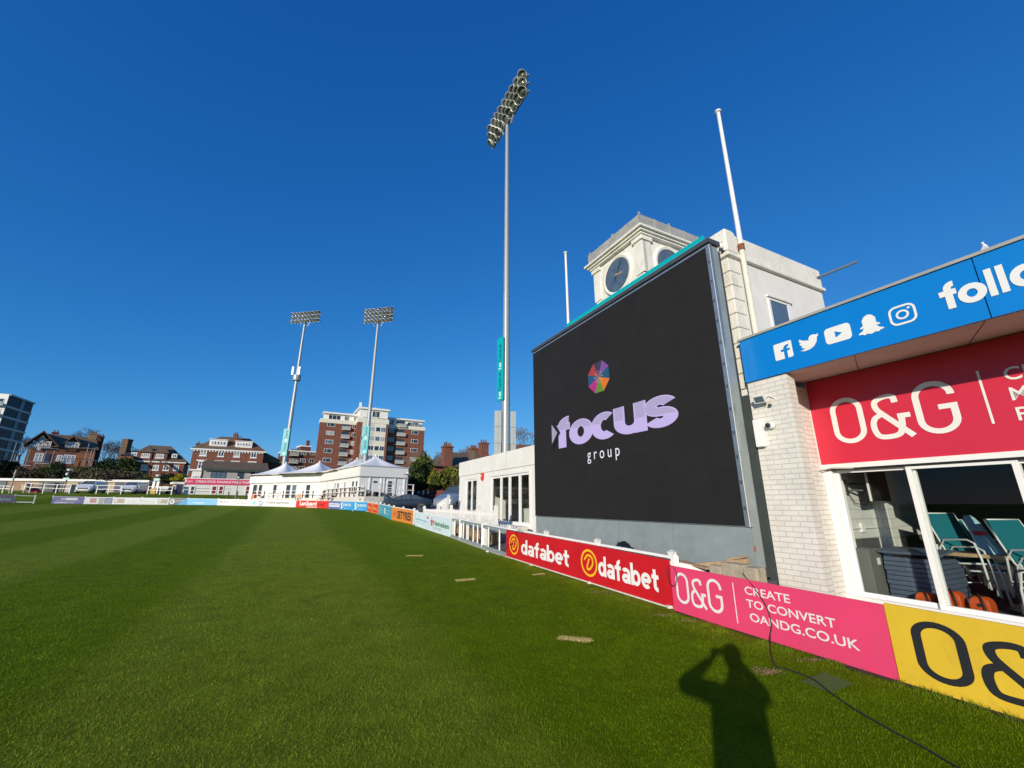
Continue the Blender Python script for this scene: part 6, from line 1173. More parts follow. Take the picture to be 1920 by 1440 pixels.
for x0, y0, x1, y1 in ((250, 880, 172, 1145), (235, 1050, 215, 1150), (410, 1010, 340, 1310), (455, 985, 440, 1150), (590, 985, 560, 1250), (700, 1000, 600, 1240), (820, 1000, 800, 1060), (1340, 890, 1265, 1290), (1380, 990, 1300, 1250), (1425, 970, 1355, 1270)):
    a, b = fS.q(*Z8(x0, y0), -2), fS.q(*Z8(x1, y1), -2); xx = a[0]; w.cyl(fS.P(xx, -2, a[1]), fS.P(xx, -2, -1), .06, M_galv, n=5)
w.build('standard', sc_t); w = MB()
for x0, y0, x1, y1 in ((180, 1150, 780, 1170), (370, 955, 880, 975), (1240, 1135, 1560, 1160), (1200, 1262, 1480, 1272), (260, 1300, 420, 1300)):
    a, b = fS.q(*Z8(x0, y0), -2), fS.q(*Z8(x1, y1), -2); w.bar(fS.P(a[0], -2.06, a[1]), fS.P(b[0], -2.06, b[1]), .08, .08, M_galv)
a, b = fS.q(*Z8(1270, 1250), -2), fS.q(*Z8(1360, 1150), -2); w.bar(fS.P(a[0], -2.1, a[1]), fS.P(b[0], -2.1, b[1]), .08, .08, M_galv); w.build('ledger', sc_t); w = MB()
for x0, y0, x1 in ((265, 1215, 460), (490, 1252, 590), (520, 1185, 740), (1200, 1272, 1480)):
    a, b = fS.q(*Z8(x0, y0), -2), fS.q(*Z8(x1, y0), -2); fS.box(w, a[0], -2.6, a[1] - .1, b[0], -1.3, a[1], M_offw)
w.build('plank_deck', sc_t)
# ---- glass office block at the left edge
M_gdark = mat('tinted_curtain_glass', (.010, .013, .022), .25, .2, .4, spec=.06); M_gteal = mat('teal_glass_strip', (.05, .13, .17), .3, .2, .8, spec=.15); M_slab = mat('pale_floor_band', (.30, .32, .33), .5, .1, 1)
f = Fac(20.5, 104, 64.5, 113.5, 3.6, 'glass_office_block', 'dark glass office block with pale floor bands, cut off by the left edge', 'office block', y1=740, y2=756)
zt_ = f.q(*Z8(165, 160))[1]; fl_ = [f.q(*Z8(135, y))[1] for y in (345, 500, 675)]; stp = (fl_[0] - fl_[2]) / 2
f.part('core', [(0, .1, -3, f.L - .02, 16, zt_)], M_gdark)
x1, x2 = f.q(*Z8(330, 260))[0], f.q(*Z8(380, 280))[0]; f.part('glass_strip', [(x1, .02, -3, x2, .095, zt_ - .3)], M_gteal)
f.part('roof_slab', [(-.2, -.2, zt_ - .28, f.L + .2, 16.2, zt_ + .12)], M_slab)
for k in range(7):
    z = fl_[0] - k * stp; f.part('floor_band', [(-.05, -.06, z - .28, f.L + .03, .094, z + .28)], M_slab)
g = Fac(-204, 98, 20.5, 104, 3.6, root=f.root, y1=930, y2=740)
g.part('white_bay', [(0, -.3, -3, g.L - .15, -.003, zt_)], M_wpaint)
for k in range(7):
    z = fl_[0] - k * stp
    for a, b in ((.68, .80), (.82, .95), (.5, .66), (.3, .46)): g.win(g.L * a, g.L * b, z + .55, z + stp - .7, -.3, mull=(.5,), glass=M_glassb if k % 2 else M_glassd, fr=.14, name='window')
    g.part('balcony', [(g.L * .3, -1.4, z - .1, g.L - .3, -.31, z + .05), (g.L * .3, -1.4, z + .05, g.L - .3, -1.35, z + 1.0)], M_glassc)
# ---- brown roofed house behind the pavilion
f = Fac(812, 58, 985, 66, 2.2, 'tiled_house', 'brown tiled house with tall red chimneys rising behind the white pavilion', 'house')
ze = f.q(*ZR(500, 760))[1]; zr1 = f.q(*ZR(800, 548), 5)[1]; x0_ = f.q(*ZR(400, 770))[0]
f.part('wall', [(x0_ + .4, 0, -3, f.L, 10, ze)], M_brick)
w = MB(); a0 = f.q(*ZR(690, 548), 5)[0]; hip(w, f, x0_ + .4, f.L, 0, 10, ze + .02, zr1, a0, f.L - 3, M_roof, .6); w.build('roof', f.root)
w = MB(); xg = f.q(*ZR(1100, 520), 2)[0]; zg = f.q(*ZR(1100, 505), 2)[1]; u0, u1 = f.q(*ZR(960, 700), 0)[0], f.q(*ZR(1250, 700), 0)[0]
w.add([f.P(u0, -1.2, ze + .5), f.P(u1 + 1, -1.2, ze + .5), f.P(xg, 3, zg), f.P(xg, 8, zg), f.P(u0, 8, ze + .5), f.P(u1 + 1, 8, ze + .5)], [(0, 1, 2), (0, 2, 3, 4), (1, 5, 3, 2)], M_roof); w.build('cross_gable_roof', f.root)
for x0, x1, y0, y1, yy, n in ((585, 710, 745, 440, -.5, 4), (1145, 1250, 620, 390, 1, 3), (1000, 1095, 540, 472, 6, 4)):
    u0, u1 = f.q(*ZR(x0, (y0 + y1) / 2), yy)[0], f.q(*ZR(x1, (y0 + y1) / 2), yy)[0]; chimney(f, u0, u1, yy, yy + 1.1, f.q(*ZR(x0, y0), yy)[1] - .3, f.q(*ZR(x0, y1), yy)[1], n, M_brick)
w = MB(); a = f.q(*ZR(615, 385), 0); w.cyl(f.P(a[0], 0, a[1] - .6), f.P(a[0], 0, a[1]), .12, M_dark, n=8); w.build('flue', f.root)
for x0, x1 in ((705, 775), (790, 815)): wz(f, ZR, x0, 790, x1, 830, mull=(.5,), fr=.1)
f3 = Fac(958, 70, 1010, 72, 2.2, 'ridge_roofed_house', 'reddish roof of a house just left of the video screen', 'house'); z1 = f3.q(*ZR(1700, 375))[1]; f3.part('wall', [(0, .5, -3, f3.L + 6, 8, z1 - 3)], M_brickd); w = MB(); w.prism([f3.P(-.3, 0, z1 - 3.2), f3.P(-.3, 4.2, z1), f3.P(-.3, 8.5, z1 - 3.2)], f3.ex * (f3.L + 6), M_roofr); w.build('roof', f3.root)
# ---- marquee pavilion with four peaked tent roofs
M_tent = mat('white_tent_membrane', (.80, .80, .78), .6, .04, .5); M_mqw = mat('white_marquee_wall', (.76, .75, .71), .55, .04, .8)
fa = Fac(471.7, 55, 602.5, 51, 1.9, 'marquee_pavilion', 'white events pavilion with four peaked tent roofs and a railed deck', 'pavilion', y1=891, y2=889)
rt = fa.root; fb = Fac(602.5, 51, 676, 40.5, 1.9, root=rt, y1=889, y2=878); fe = Fac(676, 40.5, 764.2, 43.5, 1.9, root=rt, y1=878, y2=881)
zt_a = fa.q(*ZM(700, 110))[1]; zt_b = fb.q(*Z3(575, 828))[1]; zm = fa.q(*ZM(700, 258))[1]
for ff, dep in ((fa, 7), (fb, 9), (fe, 9)):
    ff.part('wall', [(0, 0, -1.5, ff.L, .18, zm - .04)], M_mqw); ff.part('fascia', [(-.05, -.10, zm - .02, ff.L + .05, .2, zt_a)], M_mqw); ff.part('trim', [(-.06, -.13, zm - .10, ff.L + .06, -.002, zm - .022)], M_cop)
    ff.part('eave_beam', [(-.08, -.16, zt_a + .003, ff.L + .08, .25, zt_a + .10)], M_lgrey)
w = MB(); cs = [fa.P(0, 0, zt_a - .1), fa.P(fa.L, 0, zt_a - .1), fb.P(fb.L, 0, zt_a - .1), fe.P(fe.L, 0, zt_a - .1), fe.P(fe.L, 14, zt_a - .1), fa.P(0, 9, zt_a - .1)]; w.poly(cs, M_mqw); w.build('flat_roof', rt, fix=False)
def tent(px, py, D, size, ax):
    T = pt(px, py, D); zb3 = 1.9 + zt_a + .05; w = MB(); rings = []; ay = Vector((-ax.y, ax.x, 0)); n = 32
    for k in range(9):
        q = k / 8; sq = size / 2 * (1 - q) ** 1.0; zz = zb3 + (T.z - zb3) * (q ** 1.75); ring = []
        for i in range(n):
            t = 2 * math.pi * i / n + math.pi / 4; c, s_ = math.cos(t), math.sin(t); m_ = max(abs(c), abs(s_)); sqr = (1 - q) ** .5; rr = sqr / m_ + (1 - sqr) * 1.0
            r = max(sq, .10) * rr; zz2 = zz + (.16 * math.cos(4 * t) * -1 * (1 - q) * q * 2)
            p = Vector((T.x, T.y, 0)) + ax * (c * r) + ay * (s_ * r); ring.append((p.x, p.y, zz2))
        rings.append(ring)
    w.loft(rings, M_tent, caps=True); w.lathe([(.001, 0), (.14, 0), (.10, .12), (.03, .22), (.001, .24)], (T.x, T.y, T.z - .03), M_tent, 10); w.build('tent_roof', rt, smooth=True)
tent(536.7, 868.5, 57.5, 6.6, fa.ex); tent(599.7, 866.5, 55, 7.4, fa.ex); tent(670, 860.5, 51.5, 7.6, fb.ex); tent(704.5, 855, 45.6, 6.0, fe.ex)
for x0, x1, n in ((150, 240, ()), (262, 342, ()), (558, 640, ()), (805, 905, ()), (925, 1025, ()), (1205, 1300, ())): 
    y1 = 490 if x0 < 560 else 570; y1 = 415 if x0 == 558 else y1; wz(fa, ZM, x0, 300, x1, y1 + 60, mull=n, fr=.07, glass=random.choice((M_glassd, M_glassb)), name='door' if x0 != 558 else 'window')
for x0, x1, y0, y1 in ((1645, 1670, 265, 480), (1775, 1820, 262, 540), (1830, 1885, 258, 540)): wz(fb, ZM, x0, y0, x1, y1, mull=(), trans=.5, fr=.10)
for x0, x1, y0, y1 in ((392, 412, 975, 1130), (478, 508, 965, 1130), (520, 548, 962, 1130)): wz(fb, Z3, x0, y0, x1, y1, mull=(), trans=.5, fr=.10)
wz(fe, Z3, 870, 962, 938, 1105, mull=(), trans=.42, fr=.10, name='door', glass=M_glassd)
for x0 in (670, 800, 832, 955, 1062): a = fe.q(*Z3(x0, 1000))[0]; fe.part('post', [(a, -.08, -.5, a + .12, -.003, zm - .11)], M_wpaint)
a = fe.q(*Z3(722, 970)); b = fe.q(*Z3(756, 990)); fe.part('notice', [(a[0], -.06, b[1], b[0], -.004, a[1])], M_dark)
# deck, railings
dk = Fac(425, 53.5, 606, 48.5, 1.25, 'railed_deck', 'low white deck with dark posts and white rails before the events pavilion', 'deck')
zd = dk.q(*ZM(600, 575))[1]
def deck(ff, x0, x1, posts, zt, m_post):
    ff.part('plinth', [(x0, 0, -1.5, x1, 3.0, zd)], M_offw)
    for xx in posts: ff.part('post', [(xx - .05, .02, zd - .25, xx + .05, .12, zt)], m_post)
    for z in (zt - .05, (zt + zd) / 2): ff.part('rail', [(x0, .0, z, x1, .06, z + .06)], M_wpaint)
zt = dk.q(*ZM(600, 430))[1]; deck(dk, 4.5, dk.L, list(np.linspace(.2, dk.L - .1, 11)), zt, M_dwood)
dk2 = Fac(606, 48.5, 683, 38.8, 1.25, root=dk.root); deck(dk2, 0, dk2.L, list(np.linspace(.2, dk2.L - .2, 10)), zt + .1, M_dwood)
dk3 = Fac(683, 38.8, 776, 42, 1.25, root=dk.root); deck(dk3, 0, dk3.L, list(np.linspace(.1, dk3.L - .1, 8)), zt + .35, M_wpaint)
pb = Fac(505, 53.8, 525, 53.2, 1.9, 'bar_kiosk', 'brown wooden bar counter with a small roof on the railed deck', 'kiosk'); pb.part('counter', [(0, 0, -.6, pb.L, .9, .95)], M_dwood); pb.part('roof', [(-.2, -.2, 1.0, pb.L + .2, 1.1, 1.12)], M_greyp)
w = MB(); p = pt(478, 926, 53.2); w.loft([[(p.x - .2 * q, p.y - .2 * q, z), (p.x + .2 * q, p.y - .2 * q, z), (p.x + .2 * q, p.y + .2 * q, z), (p.x - .2 * q, p.y + .2 * q, z)] for q, z in ((1, p.z - .75), (1.1, p.z - .1), (.6, p.z + .05))], mat('orange_cover', (.75, .17, .05), .6, .15, 2)); solo(w, 'covered_heater', 'orange covered box standing on the deck by the left doors', 'heater', (p.x, p.y, p.z - .75), bevel=.05)
w = MB(); p = pt(560, 926, 49.5); w.box(p.x - .22, p.y - .22, p.z - .4, p.x + .22, p.y + .22, p.z - .35, M_org); w.box(p.x - .22, p.y + .18, p.z - .35, p.x + .22, p.y + .22, p.z + .0, M_org)
for a, b in ((-.19, -.19), (.19, -.19), (-.19, .19), (.19, .19)): w.box(p.x + a - .025, p.y + b - .025, p.z - .85, p.x + a + .025, p.y + b + .025, p.z - .401, M_dark)
solo(w, 'deck_chair', 'small orange chair on the deck left of the middle doors', 'chair', (p.x, p.y, p.z - .85))
for px, py, D, lab in ((615, 929, 46, 'dark timber picnic bench on the deck beside the middle doors'), ((692, 922, 40, 'dark timber picnic bench at the near corner of the railed deck'))):
    p = pt(px, py, D); t = thing('picnic_bench', lab, 'bench', (p.x, p.y, p.z - .75), 0, 'picnic benches on the deck'); w = MB(); w.box(p.x - .8, p.y - .35, p.z - .05, p.x + .8, p.y + .35, p.z, M_dwood); w.build('tabletop', t)
    for q in (-.6, .6): w = MB(); w.box(p.x - .8, p.y + q - .12, p.z - .34, p.x + .8, p.y + q + .12, p.z - .29, M_dwood); w.build('seat', t)
    for q in (-.6, .6): w = MB(); w.bar((p.x + q, p.y - .6, p.z - .75), (p.x + q, p.y + .2, p.z - .05), .08, .05, M_dwood); w.bar((p.x + q, p.y + .6, p.z - .75), (p.x + q, p.y - .2, p.z - .05), .08, .05, M_dwood); w.build('leg', t)
# brown fence behind the cars
f = Fac(764, 50, 905, 46, 1.2, 'panel_fence', 'dark red brown timber panel fence behind the dark cars', 'fence'); zt_ = f.q(*Z3(1300, 1078))[1]; M_rbw = mat('red_brown_fence_stain', (.13, .035, .025), .8, .2, 2)
for k in range(8): f.part('fence_panel', [(f.L * k / 8 + .02, 0, -1, f.L * (k + 1) / 8 - .02, .06, zt_)], M_rbw)
for px, py in ((1230, 1098), (1283, 1090), (1283, 1112), (1335, 1100), (1540, 1095)): a = f.q(*Z3(px, py)); f.part('sign', [(a[0] - .1, -.04, a[1] - .12, a[0] + .12, -.003, a[1] + .12)], M_wpaint)
# ---- floodlight masts
M_pole = mat('grey_mast_steel', (.34, .37, .38), .45, .10, 2, metal=.25, streak=.2); M_bowl = mat('lamp_reflector', (.66, .66, .62), .35, .2, 8, metal=.15); M_rim = mat('lamp_white_rim', (.82, .82, .80), .4, .05, 5); M_lens = mat('lamp_lens', (.10, .11, .08), .08, .3, 6, spec=.8)
def lamp_mesh():
    w = MB(); w.lathe([(.02, -.34), (.10, -.32), (.13, -.22), (.22, -.10), (.30, .0), (.31, .05), (.295, .05), (.285, .0)], (0, 0, 0), M_bowl, 18, axis=(0, -1, 0)); o = w.build('lamp', None, smooth=True); return o
def lamp_bits(o):
    w = MB(); w.lathe([(.001, .015), (.285, .015), (.286, .02), (.001, .06)], (0, 0, 0), M_lens, 18, axis=(0, -1, 0)); q = w.build('lens', None, smooth=True); q.parent = o
    w = MB(); rg = []
    for i in range(11):
        t = R(-15 + 210 * i / 10); c, s_ = math.cos(t), math.sin(t); rg.append([(c * r, y, s_ * r) for r, y in ((.315, .03), (.33, -.18 * max(.25, s_)), (.318, -.18 * max(.25, s_)), (.303, .03))])
    w.loft(rg, M_rim); q = w.build('visor', None, smooth=False); q.parent = o
LAMP = None
def mast(label, P0, ztop, r0, r1, bar_dir, aim, ncol, nrow, dx, dz, banner=None, boxes=None, extra=None, skew=0.0, lsc=1.0):
    global LAMP
    t = thing('floodlight_mast', label, 'floodlight mast', P0, 0, 'floodlight masts'); P0 = Vector(P0); w = MB(); zs = [P0.z - 1, P0.z + (ztop - P0.z) * .5, ztop]
    w.cyl((P0.x, P0.y, zs[0]), (P0.x, P0.y, zs[1]), r0, M_pole, (r0 + r1) / 2, 18); w.cyl((P0.x, P0.y, zs[1]), (P0.x, P0.y, zs[2]), (r0 + r1) / 2 * .94, M_pole, r1, 18); w.build('pole', t)
    bd = Vector(bar_dir).normalized(); am = Vector(aim).normalized(); w = MB()
    for r in range(nrow): c = Vector((P0.x, P0.y, ztop + .35 + r * dz)) - am * .25 * (1 + 0.0 * r); w.bar(c - bd * (dx * ncol / 2), c + bd * (dx * ncol / 2), .09, .09, M_galvd)
    for q in (-.3, 0, .3): w.bar(Vector((P0.x, P0.y, ztop - .6)) + bd * (q * dx * ncol * .9 * .4), Vector((P0.x, P0.y, ztop + .35 + (nrow - 1) * dz)) - am * .3 + bd * (q * dx * ncol * .9), .10, .10, M_galvd)
    w.cyl((P0.x, P0.y, ztop - .15), (P0.x, P0.y, ztop + .3), r1 * 1.35, M_dark, n=12); w.build('head_frame', t)
    for r in range(nrow):
        for k in range(ncol):
            if LAMP is None: o = LAMP = lamp_mesh(); lamp_bits(o); o.parent = t
            else: o = dup(LAMP, parent=t)
            u = (k - (ncol - 1) / 2) / max(1, ncol - 1)
            p = Vector((P0.x, P0.y, ztop + .35 + r * dz)) + bd * ((k - (ncol - 1) / 2) * dx + r * skew) + am * .12 - P0
            ang = math.atan2(am.y, am.x) + math.pi / 2 + u * R(55) * (1 if bd.cross(am).z > 0 else -1) * -1
            o.location = p; o.scale = (lsc,) * 3; o.rotation_euler = (R(28 + 7 * ((k + r) % 3)), 0, ang + R(6 * ((k * 3 + r) % 3 - 1)))
    if banner: banner(t, P0)
    if boxes: boxes(t, P0)
    return t
def mast_base(px, py, D): p = pt(px, py, D); return p
pA = on_z(981, 128, 27.6); pB = on_z(916, 262, 26.6); m0 = pt(948.5, 838, 27); m0.z = .9
bdir = Vector((pA.x - pB.x, pA.y - pB.y, 0)); ztp = (EYE + ray(952.2, 232) * ((Vector((m0.x, m0.y, 0)).length) / Vector((ray(952.2, 232).x, ray(952.2, 232).y, 0)).length)).z
def ban1(t, P0):
    nrm = Vector((-.80, -.60, 0)); ex = Vector((.60, -.80, 0)).normalized(); ex = Vector((-nrm.y, nrm.x, 0)); ex = ex if ex.y < 0 else -ex
    r = ray(941, 700); k = math.hypot(P0.x, P0.y) / math.hypot(r.x, r.y); c = EYE + r * k; z0 = (EYE + ray(940, 755) * k).z; z1 = (EYE + ray(942, 627) * k).z
    cc = Vector((c.x, c.y, 0)) + nrm * .12; hw = .36
    w = MB(); w.obox((cc.x, cc.y, (z0 + z1) / 2), ex * hw, nrm * .03, (0, 0, (z1 - z0) / 2), M_teal); b = w.build('banner', t)
    w = MB(); w.obox((cc.x - nrm.x * .06, cc.y - nrm.y * .06, (z0 + z1) / 2), ex * (hw - .02), nrm * .028, (0, 0, (z1 - z0) / 2 - .05), M_dark); 
    for q in range(8): zz = z0 + (z1 - z0) * (q + .5) / 8; w.bar((cc.x, cc.y, zz), (P0.x, P0.y, zz), .05, .05, M_galv)
    w.build('banner_bracket', t)
    pl = Plate(Vector((cc.x, cc.y, z0)) + nrm * .032 - ex * hw, ex, (0, 0, 1), nrm); H = z1 - z0; w = MB()
    for q in (.03, .49): put_text(w, pl, '1st', .19, .50, H * (q), H * (q + .105), M_wink, .03, rot90=True); put_text(w, pl, 'Central.', .19, .50, H * (q + .115), H * (q + .42), M_navy, .01, rot90=True)
    w.build('lettering', b, fix=False)
def box1(t, P0):
    r = ray(950, 800); k = math.hypot(P0.x, P0.y) / math.hypot(r.x, r.y); rt_ = Vector((1, 0, 0)); z1 = (EYE + ray(937, 770) * k).z
    for sgn, wd_, top in ((-1, .22, z1), (1, .17, z1 - .05)):
        for j in range(3):
            zt2 = top - j * 1.06; c = Vector((P0.x + sgn * (.30 + wd_), P0.y - .08, zt2 - .52)); w = MB(); w.box(c.x - wd_, c.y - .2, c.z - .52, c.x + wd_, c.y + .2, c.z + .52, mat('pale_grey_cabinet', (.32, .355, .345), .5, .06, 2)); w.box(c.x + .02, c.y - .206, c.z - .5, c.x + .03, c.y - .2, c.z + .5, M_dark); w.build('control_cabinet', t)
mast('nearest tall floodlight mast with a teal banner, rising behind the white pavilion', (m0.x, m0.y, m0.z), ztp, .30, .135, bdir, (-.90, -.42, 0), 9, 3, bdir.length / 8 * 1.10, .80, ban1, box1, lsc=1.25)
def small_banner(zz, px0, y0, y1, txt='1st Central.'):
    def fn(t, P0):
        r = ray(px0, (y0 + y1) / 2); k = math.hypot(P0.x, P0.y) / math.hypot(r.x, r.y); z0 = (EYE + ray(px0, y1) * k).z; z1 = (EYE + ray(px0, y0) * k).z; c = EYE + r * k
        nrm = Vector((-P0.x * .2, -P0.y, 0)).normalized(); ex = Vector((-nrm.y, nrm.x, 0)); ex = ex if ex.x > 0 else -ex; cc = Vector((P0.x, P0.y, 0)) + nrm * .42 - ex * .15
        w = MB(); w.obox((cc.x, cc.y, (z0 + z1) / 2), ex * .46, nrm * .04, (0, 0, (z1 - z0) / 2), M_teal); b = w.build('banner', t); pl = Plate(Vector((cc.x, cc.y, z0)) + nrm * .042 - ex * .46, ex, (0, 0, 1), nrm); H = z1 - z0; w = MB()
        for q in (.04, .52): put_text(w, pl, '1st', .25, .68, H * q, H * (q + .10), M_wink, .03, rot90=True); put_text(w, pl, 'Central', .25, .68, H * (q + .12), H * (q + .42), M_navy, .01, rot90=True)
        w.build('lettering', b, fix=False)
    return fn
def far_mast(label, pb_, ptop, Dtop, ncol, nrow, dx, dz, ban, boxes=None, skew=0.0):
    T = pt(ptop[0], ptop[1], Dtop); P0 = (T.x, T.y, 2.2); aim = Vector((-.25, -1, 0)); bd = Vector((1, -.18, 0)); return mast(label, P0, T.z, .40, .17, bd, aim, ncol, nrow, dx, dz, ban, boxes, skew=skew)
def ant(t, P0):
    r = ray(556, 700); k = math.hypot(P0.x, P0.y) / math.hypot(r.x, r.y); z1 = (EYE + ray(557, 688) * k).z; z0 = (EYE + ray(555, 704) * k).z
    for a in (-.62, .45): w = MB(); w.box(P0.x + a - .14, P0.y - .5, z0, P0.x + a + .14, P0.y - .2, z1, M_upvc); w.build('antenna', t)
    w = MB(); w.cyl((P0.x, P0.y, z0 - .9), (P0.x, P0.y, z0), .62, M_galvd, .62, 12); w.build('antenna_collar', t)
far_mast('far left floodlight mast with white antennas halfway up', None, (571.6, 606), 72, 9, 3, .62, .72, small_banner(0, 532, 803, 856), ant)
far_mast('far middle floodlight mast beside the apartment tower', None, (708.8, 606), 68, 8, 4, .65, .66, small_banner(0, 684, 798, 853))
# ================================================================ VEGETATION
def leafmat(name, c1, c2, rough=.7):
    if name in MATS: return MATS[name]
    m = bpy.data.materials.new(name); m.use_nodes = True; t = m.node_tree; b = t.nodes['Principled BSDF']; b.inputs['Roughness'].default_value = rough; b.inputs['Specular IOR Level'].default_value = .2
    g = t.nodes.new('ShaderNodeNewGeometry'); r = t.nodes.new('ShaderNodeValToRGB'); r.color_ramp.elements[0].color = (*c1, 1); r.color_ramp.elements[1].color = (*c2, 1); t.links.new(g.outputs['Random Per Island'], r.inputs[0]); t.links.new(r.outputs[0], b.inputs['Base Color'])
    MATS[name] = m; return m
L_dark = leafmat('dark_evergreen_leaf', (.012, .022, .008), (.03, .045, .012)); L_green = leafmat('green_leaf', (.03, .055, .012), (.07, .095, .018)); L_lime = leafmat('yellow_green_leaf', (.11, .14, .012), (.24, .24, .025)); L_olive = leafmat('olive_leaf', (.04, .045, .014), (.10, .095, .03)); L_scrub = leafmat('bare_scrub_twig', (.055, .042, .026), (.12, .095, .06)); L_gold = leafmat('golden_leaf', (.25, .20, .012), (.45, .36, .02))
M_bark = mat('grey_brown_bark', (.10, .08, .065), .9, .3, 6, .6, 30); M_twig = mat('purple_brown_twig', (.20, .15, .13), .9, .25, 4)
def leaves(c, rx, ry, rz, n, size, seed, clumps=14, flat=1.0):
    g = np.random.default_rng(seed); th = g.uniform(0, 2 * np.pi, clumps); ph = np.arccos(g.uniform(-.75, 1, clumps)); rr = g.uniform(.45, .85, clumps)
    cc = np.stack([rr * np.sin(ph) * np.cos(th), rr * np.sin(ph) * np.sin(th), rr * np.cos(ph)], 1); cr = g.uniform(.26, .48, clumps); k = g.integers(0, clumps, n)
    d = g.normal(size=(n, 3)); d /= np.linalg.norm(d, axis=1)[:, None]; P = cc[k] + d * (cr[k] * g.uniform(.45, 1.08, n))[:, None]; P = P * np.array([rx, ry, rz]); P[:, 2] = np.maximum(P[:, 2], -rz * .98)
    a = g.normal(size=(n, 3)); a /= np.linalg.norm(a, axis=1)[:, None]; b = np.cross(a, g.normal(size=(n, 3))); b /= np.linalg.norm(b, axis=1)[:, None]; s = size * g.uniform(.5, 1.3, n)[:, None]
    V = np.stack([P - a * s, P + b * s * .5, P + a * s, P - b * s * .5], 1).reshape(-1, 3) + np.array(c); return V
def leafmesh(name, groups, parent=None, base=(0, 0, 0)):
    Vs = [V for V, m in groups]; V = np.concatenate(Vs) - np.array(base); F = np.arange(len(V)).reshape(-1, 4); o = fastmesh(name, V, F, groups[0][1]); me = o.data; mi = []
    for i, (v, m) in enumerate(groups):
        if i: me.materials.append(m)
        mi += [i] * (len(v) // 4)
    me.polygons.foreach_set('material_index', np.array(mi, np.int32))
    if parent is not None: o.parent = parent
    else: o.location = base
    return o
SEED = [10]
def stems(w, c, zb, rx, ry, rz, n, m, r=.05):
    g = random.Random(SEED[0] + 99)
    for i in range(n):
        t = g.uniform(0, 6.28); q = g.uniform(.4, .95); e = Vector((c[0] + math.cos(t) * rx * q, c[1] + math.sin(t) * ry * q, c[2] + rz * g.uniform(-.1, .75))); b = Vector((c[0] + math.cos(t) * rx * .15, c[1] + math.sin(t) * ry * .15, zb)); md = b.lerp(e, .5) + Vector((g.uniform(-.2, .2), g.uniform(-.2, .2), rz * .15)); w.tube([b, md, e], [r, r * .7, r * .25], m, 5)
def shrub(label, px0, px1, py0, py1, D, mats, n, leaf, cat='shrub', name='shrub', group=None, zb=None, depth=None, trunk=False):
    SEED[0] += 1; A, B = pt(px0, (py0 + py1) / 2, D), pt(px1, (py0 + py1) / 2, D); T, Bo = pt((px0 + px1) / 2, py0, D), pt((px0 + px1) / 2, py1, D); c = (A + B) / 2; rx = (B - A).length / 2; rz = (T.z - Bo.z) / 2; c.z = (T.z + Bo.z) / 2; ry = depth or max(1.2, rx * .7); zb = Bo.z if zb is None else zb
    t = thing(name, label, cat, (c.x, c.y, zb), 0, group)
    gr = [(leaves(c, rx, ry, rz, int(n * f), leaf, SEED[0] * 7 + i), m) for i, (m, f) in enumerate(mats)]
    leafmesh('crown', gr, t, (c.x, c.y, zb)); w = MB(); stems(w, c, zb - .5, rx, ry, rz, 9 if trunk else 7, M_bark, .12 if trunk else .05); w.build('trunk' if trunk else 'stem', t, smooth=True); return t
GS = 'shrubs behind the garages'
shrub('clipped black green hedge block at the far left edge below the glass offices', -25, 35, 861, 902, 79, [(L_dark, 1)], 5200, .26, 'hedge', 'hedge', depth=4)
shrub('brown leafless scrub between the hedge block and the dark holly bush', 26, 92, 873, 903, 81, [(L_scrub, .7), (L_olive, .3)], 2600, .22, group=GS)
shrub('dark holly green bush below the half timbered house', 82, 128, 867, 903, 80, [(L_dark, .7), (L_green, .3)], 2600, .22, group=GS)
shrub('olive brown scrub below the scaffold corner, left of the big evergreen', 118, 182, 874, 905, 80.5, [(L_olive, .6), (L_scrub, .4)], 2600, .22, group=GS)
shrub('big rounded dark evergreen between the timbered house and the twin bay house', 182, 254, 853, 900, 83, [(L_dark, .55), (L_green, .45)], 5200, .25, group=GS)
shrub('low brown scrub right above the white vans', 150, 262, 880, 905, 78.5, [(L_scrub, .6), (L_olive, .4)], 3200, .22, group=GS)
shrub('low dark scrub beside the left corner of the twin bay house', 252, 288, 890, 908, 79, [(L_olive, .6), (L_dark, .4)], 1200, .2, group=GS)
shrub('black green rounded hedge in front of the twin bay house', 292, 334, 888, 915, 79, [(L_dark, 1)], 2200, .2, 'hedge', 'hedge')
shrub('golden yellow shrub left of the pink lettered sign', 326, 353, 888, 906, 77.5, [(L_gold, .75), (L_lime, .25)], 1300, .18)
GT = 'evergreens behind the dark cars'
shrub('tall yellow green conifer between the apartment tower and the tiled house', 776, 816, 846, 926, 54, [(L_lime, .75), (L_green, .25)], 4200, .20, 'tree', 'evergreen_tree', GT, trunk=True)
shrub('dark green conifer against the right end of the tent roofed pavilion', 758, 796, 868, 926, 52, [(L_dark, .5), (L_green, .5)], 3600, .18, 'tree', 'evergreen_tree', GT, trunk=True)
shrub('bright ivy green bush over the brown fence', 800, 832, 882, 928, 51, [(L_lime, .55), (L_green, .45)], 3200, .17, group=GT)
shrub('olive ivy covered tree next to the white pavilion corner', 822, 872, 876, 925, 51.5, [(L_olive, .35), (L_green, .25), (L_lime, .4)], 5200, .17, 'tree', 'ivy_tree', GT, trunk=True)
shrub('brown leafed bush behind the silver van', 843, 880, 898, 935, 49.5, [(L_scrub, .7), (L_olive, .3)], 2200, .16, group=GT)
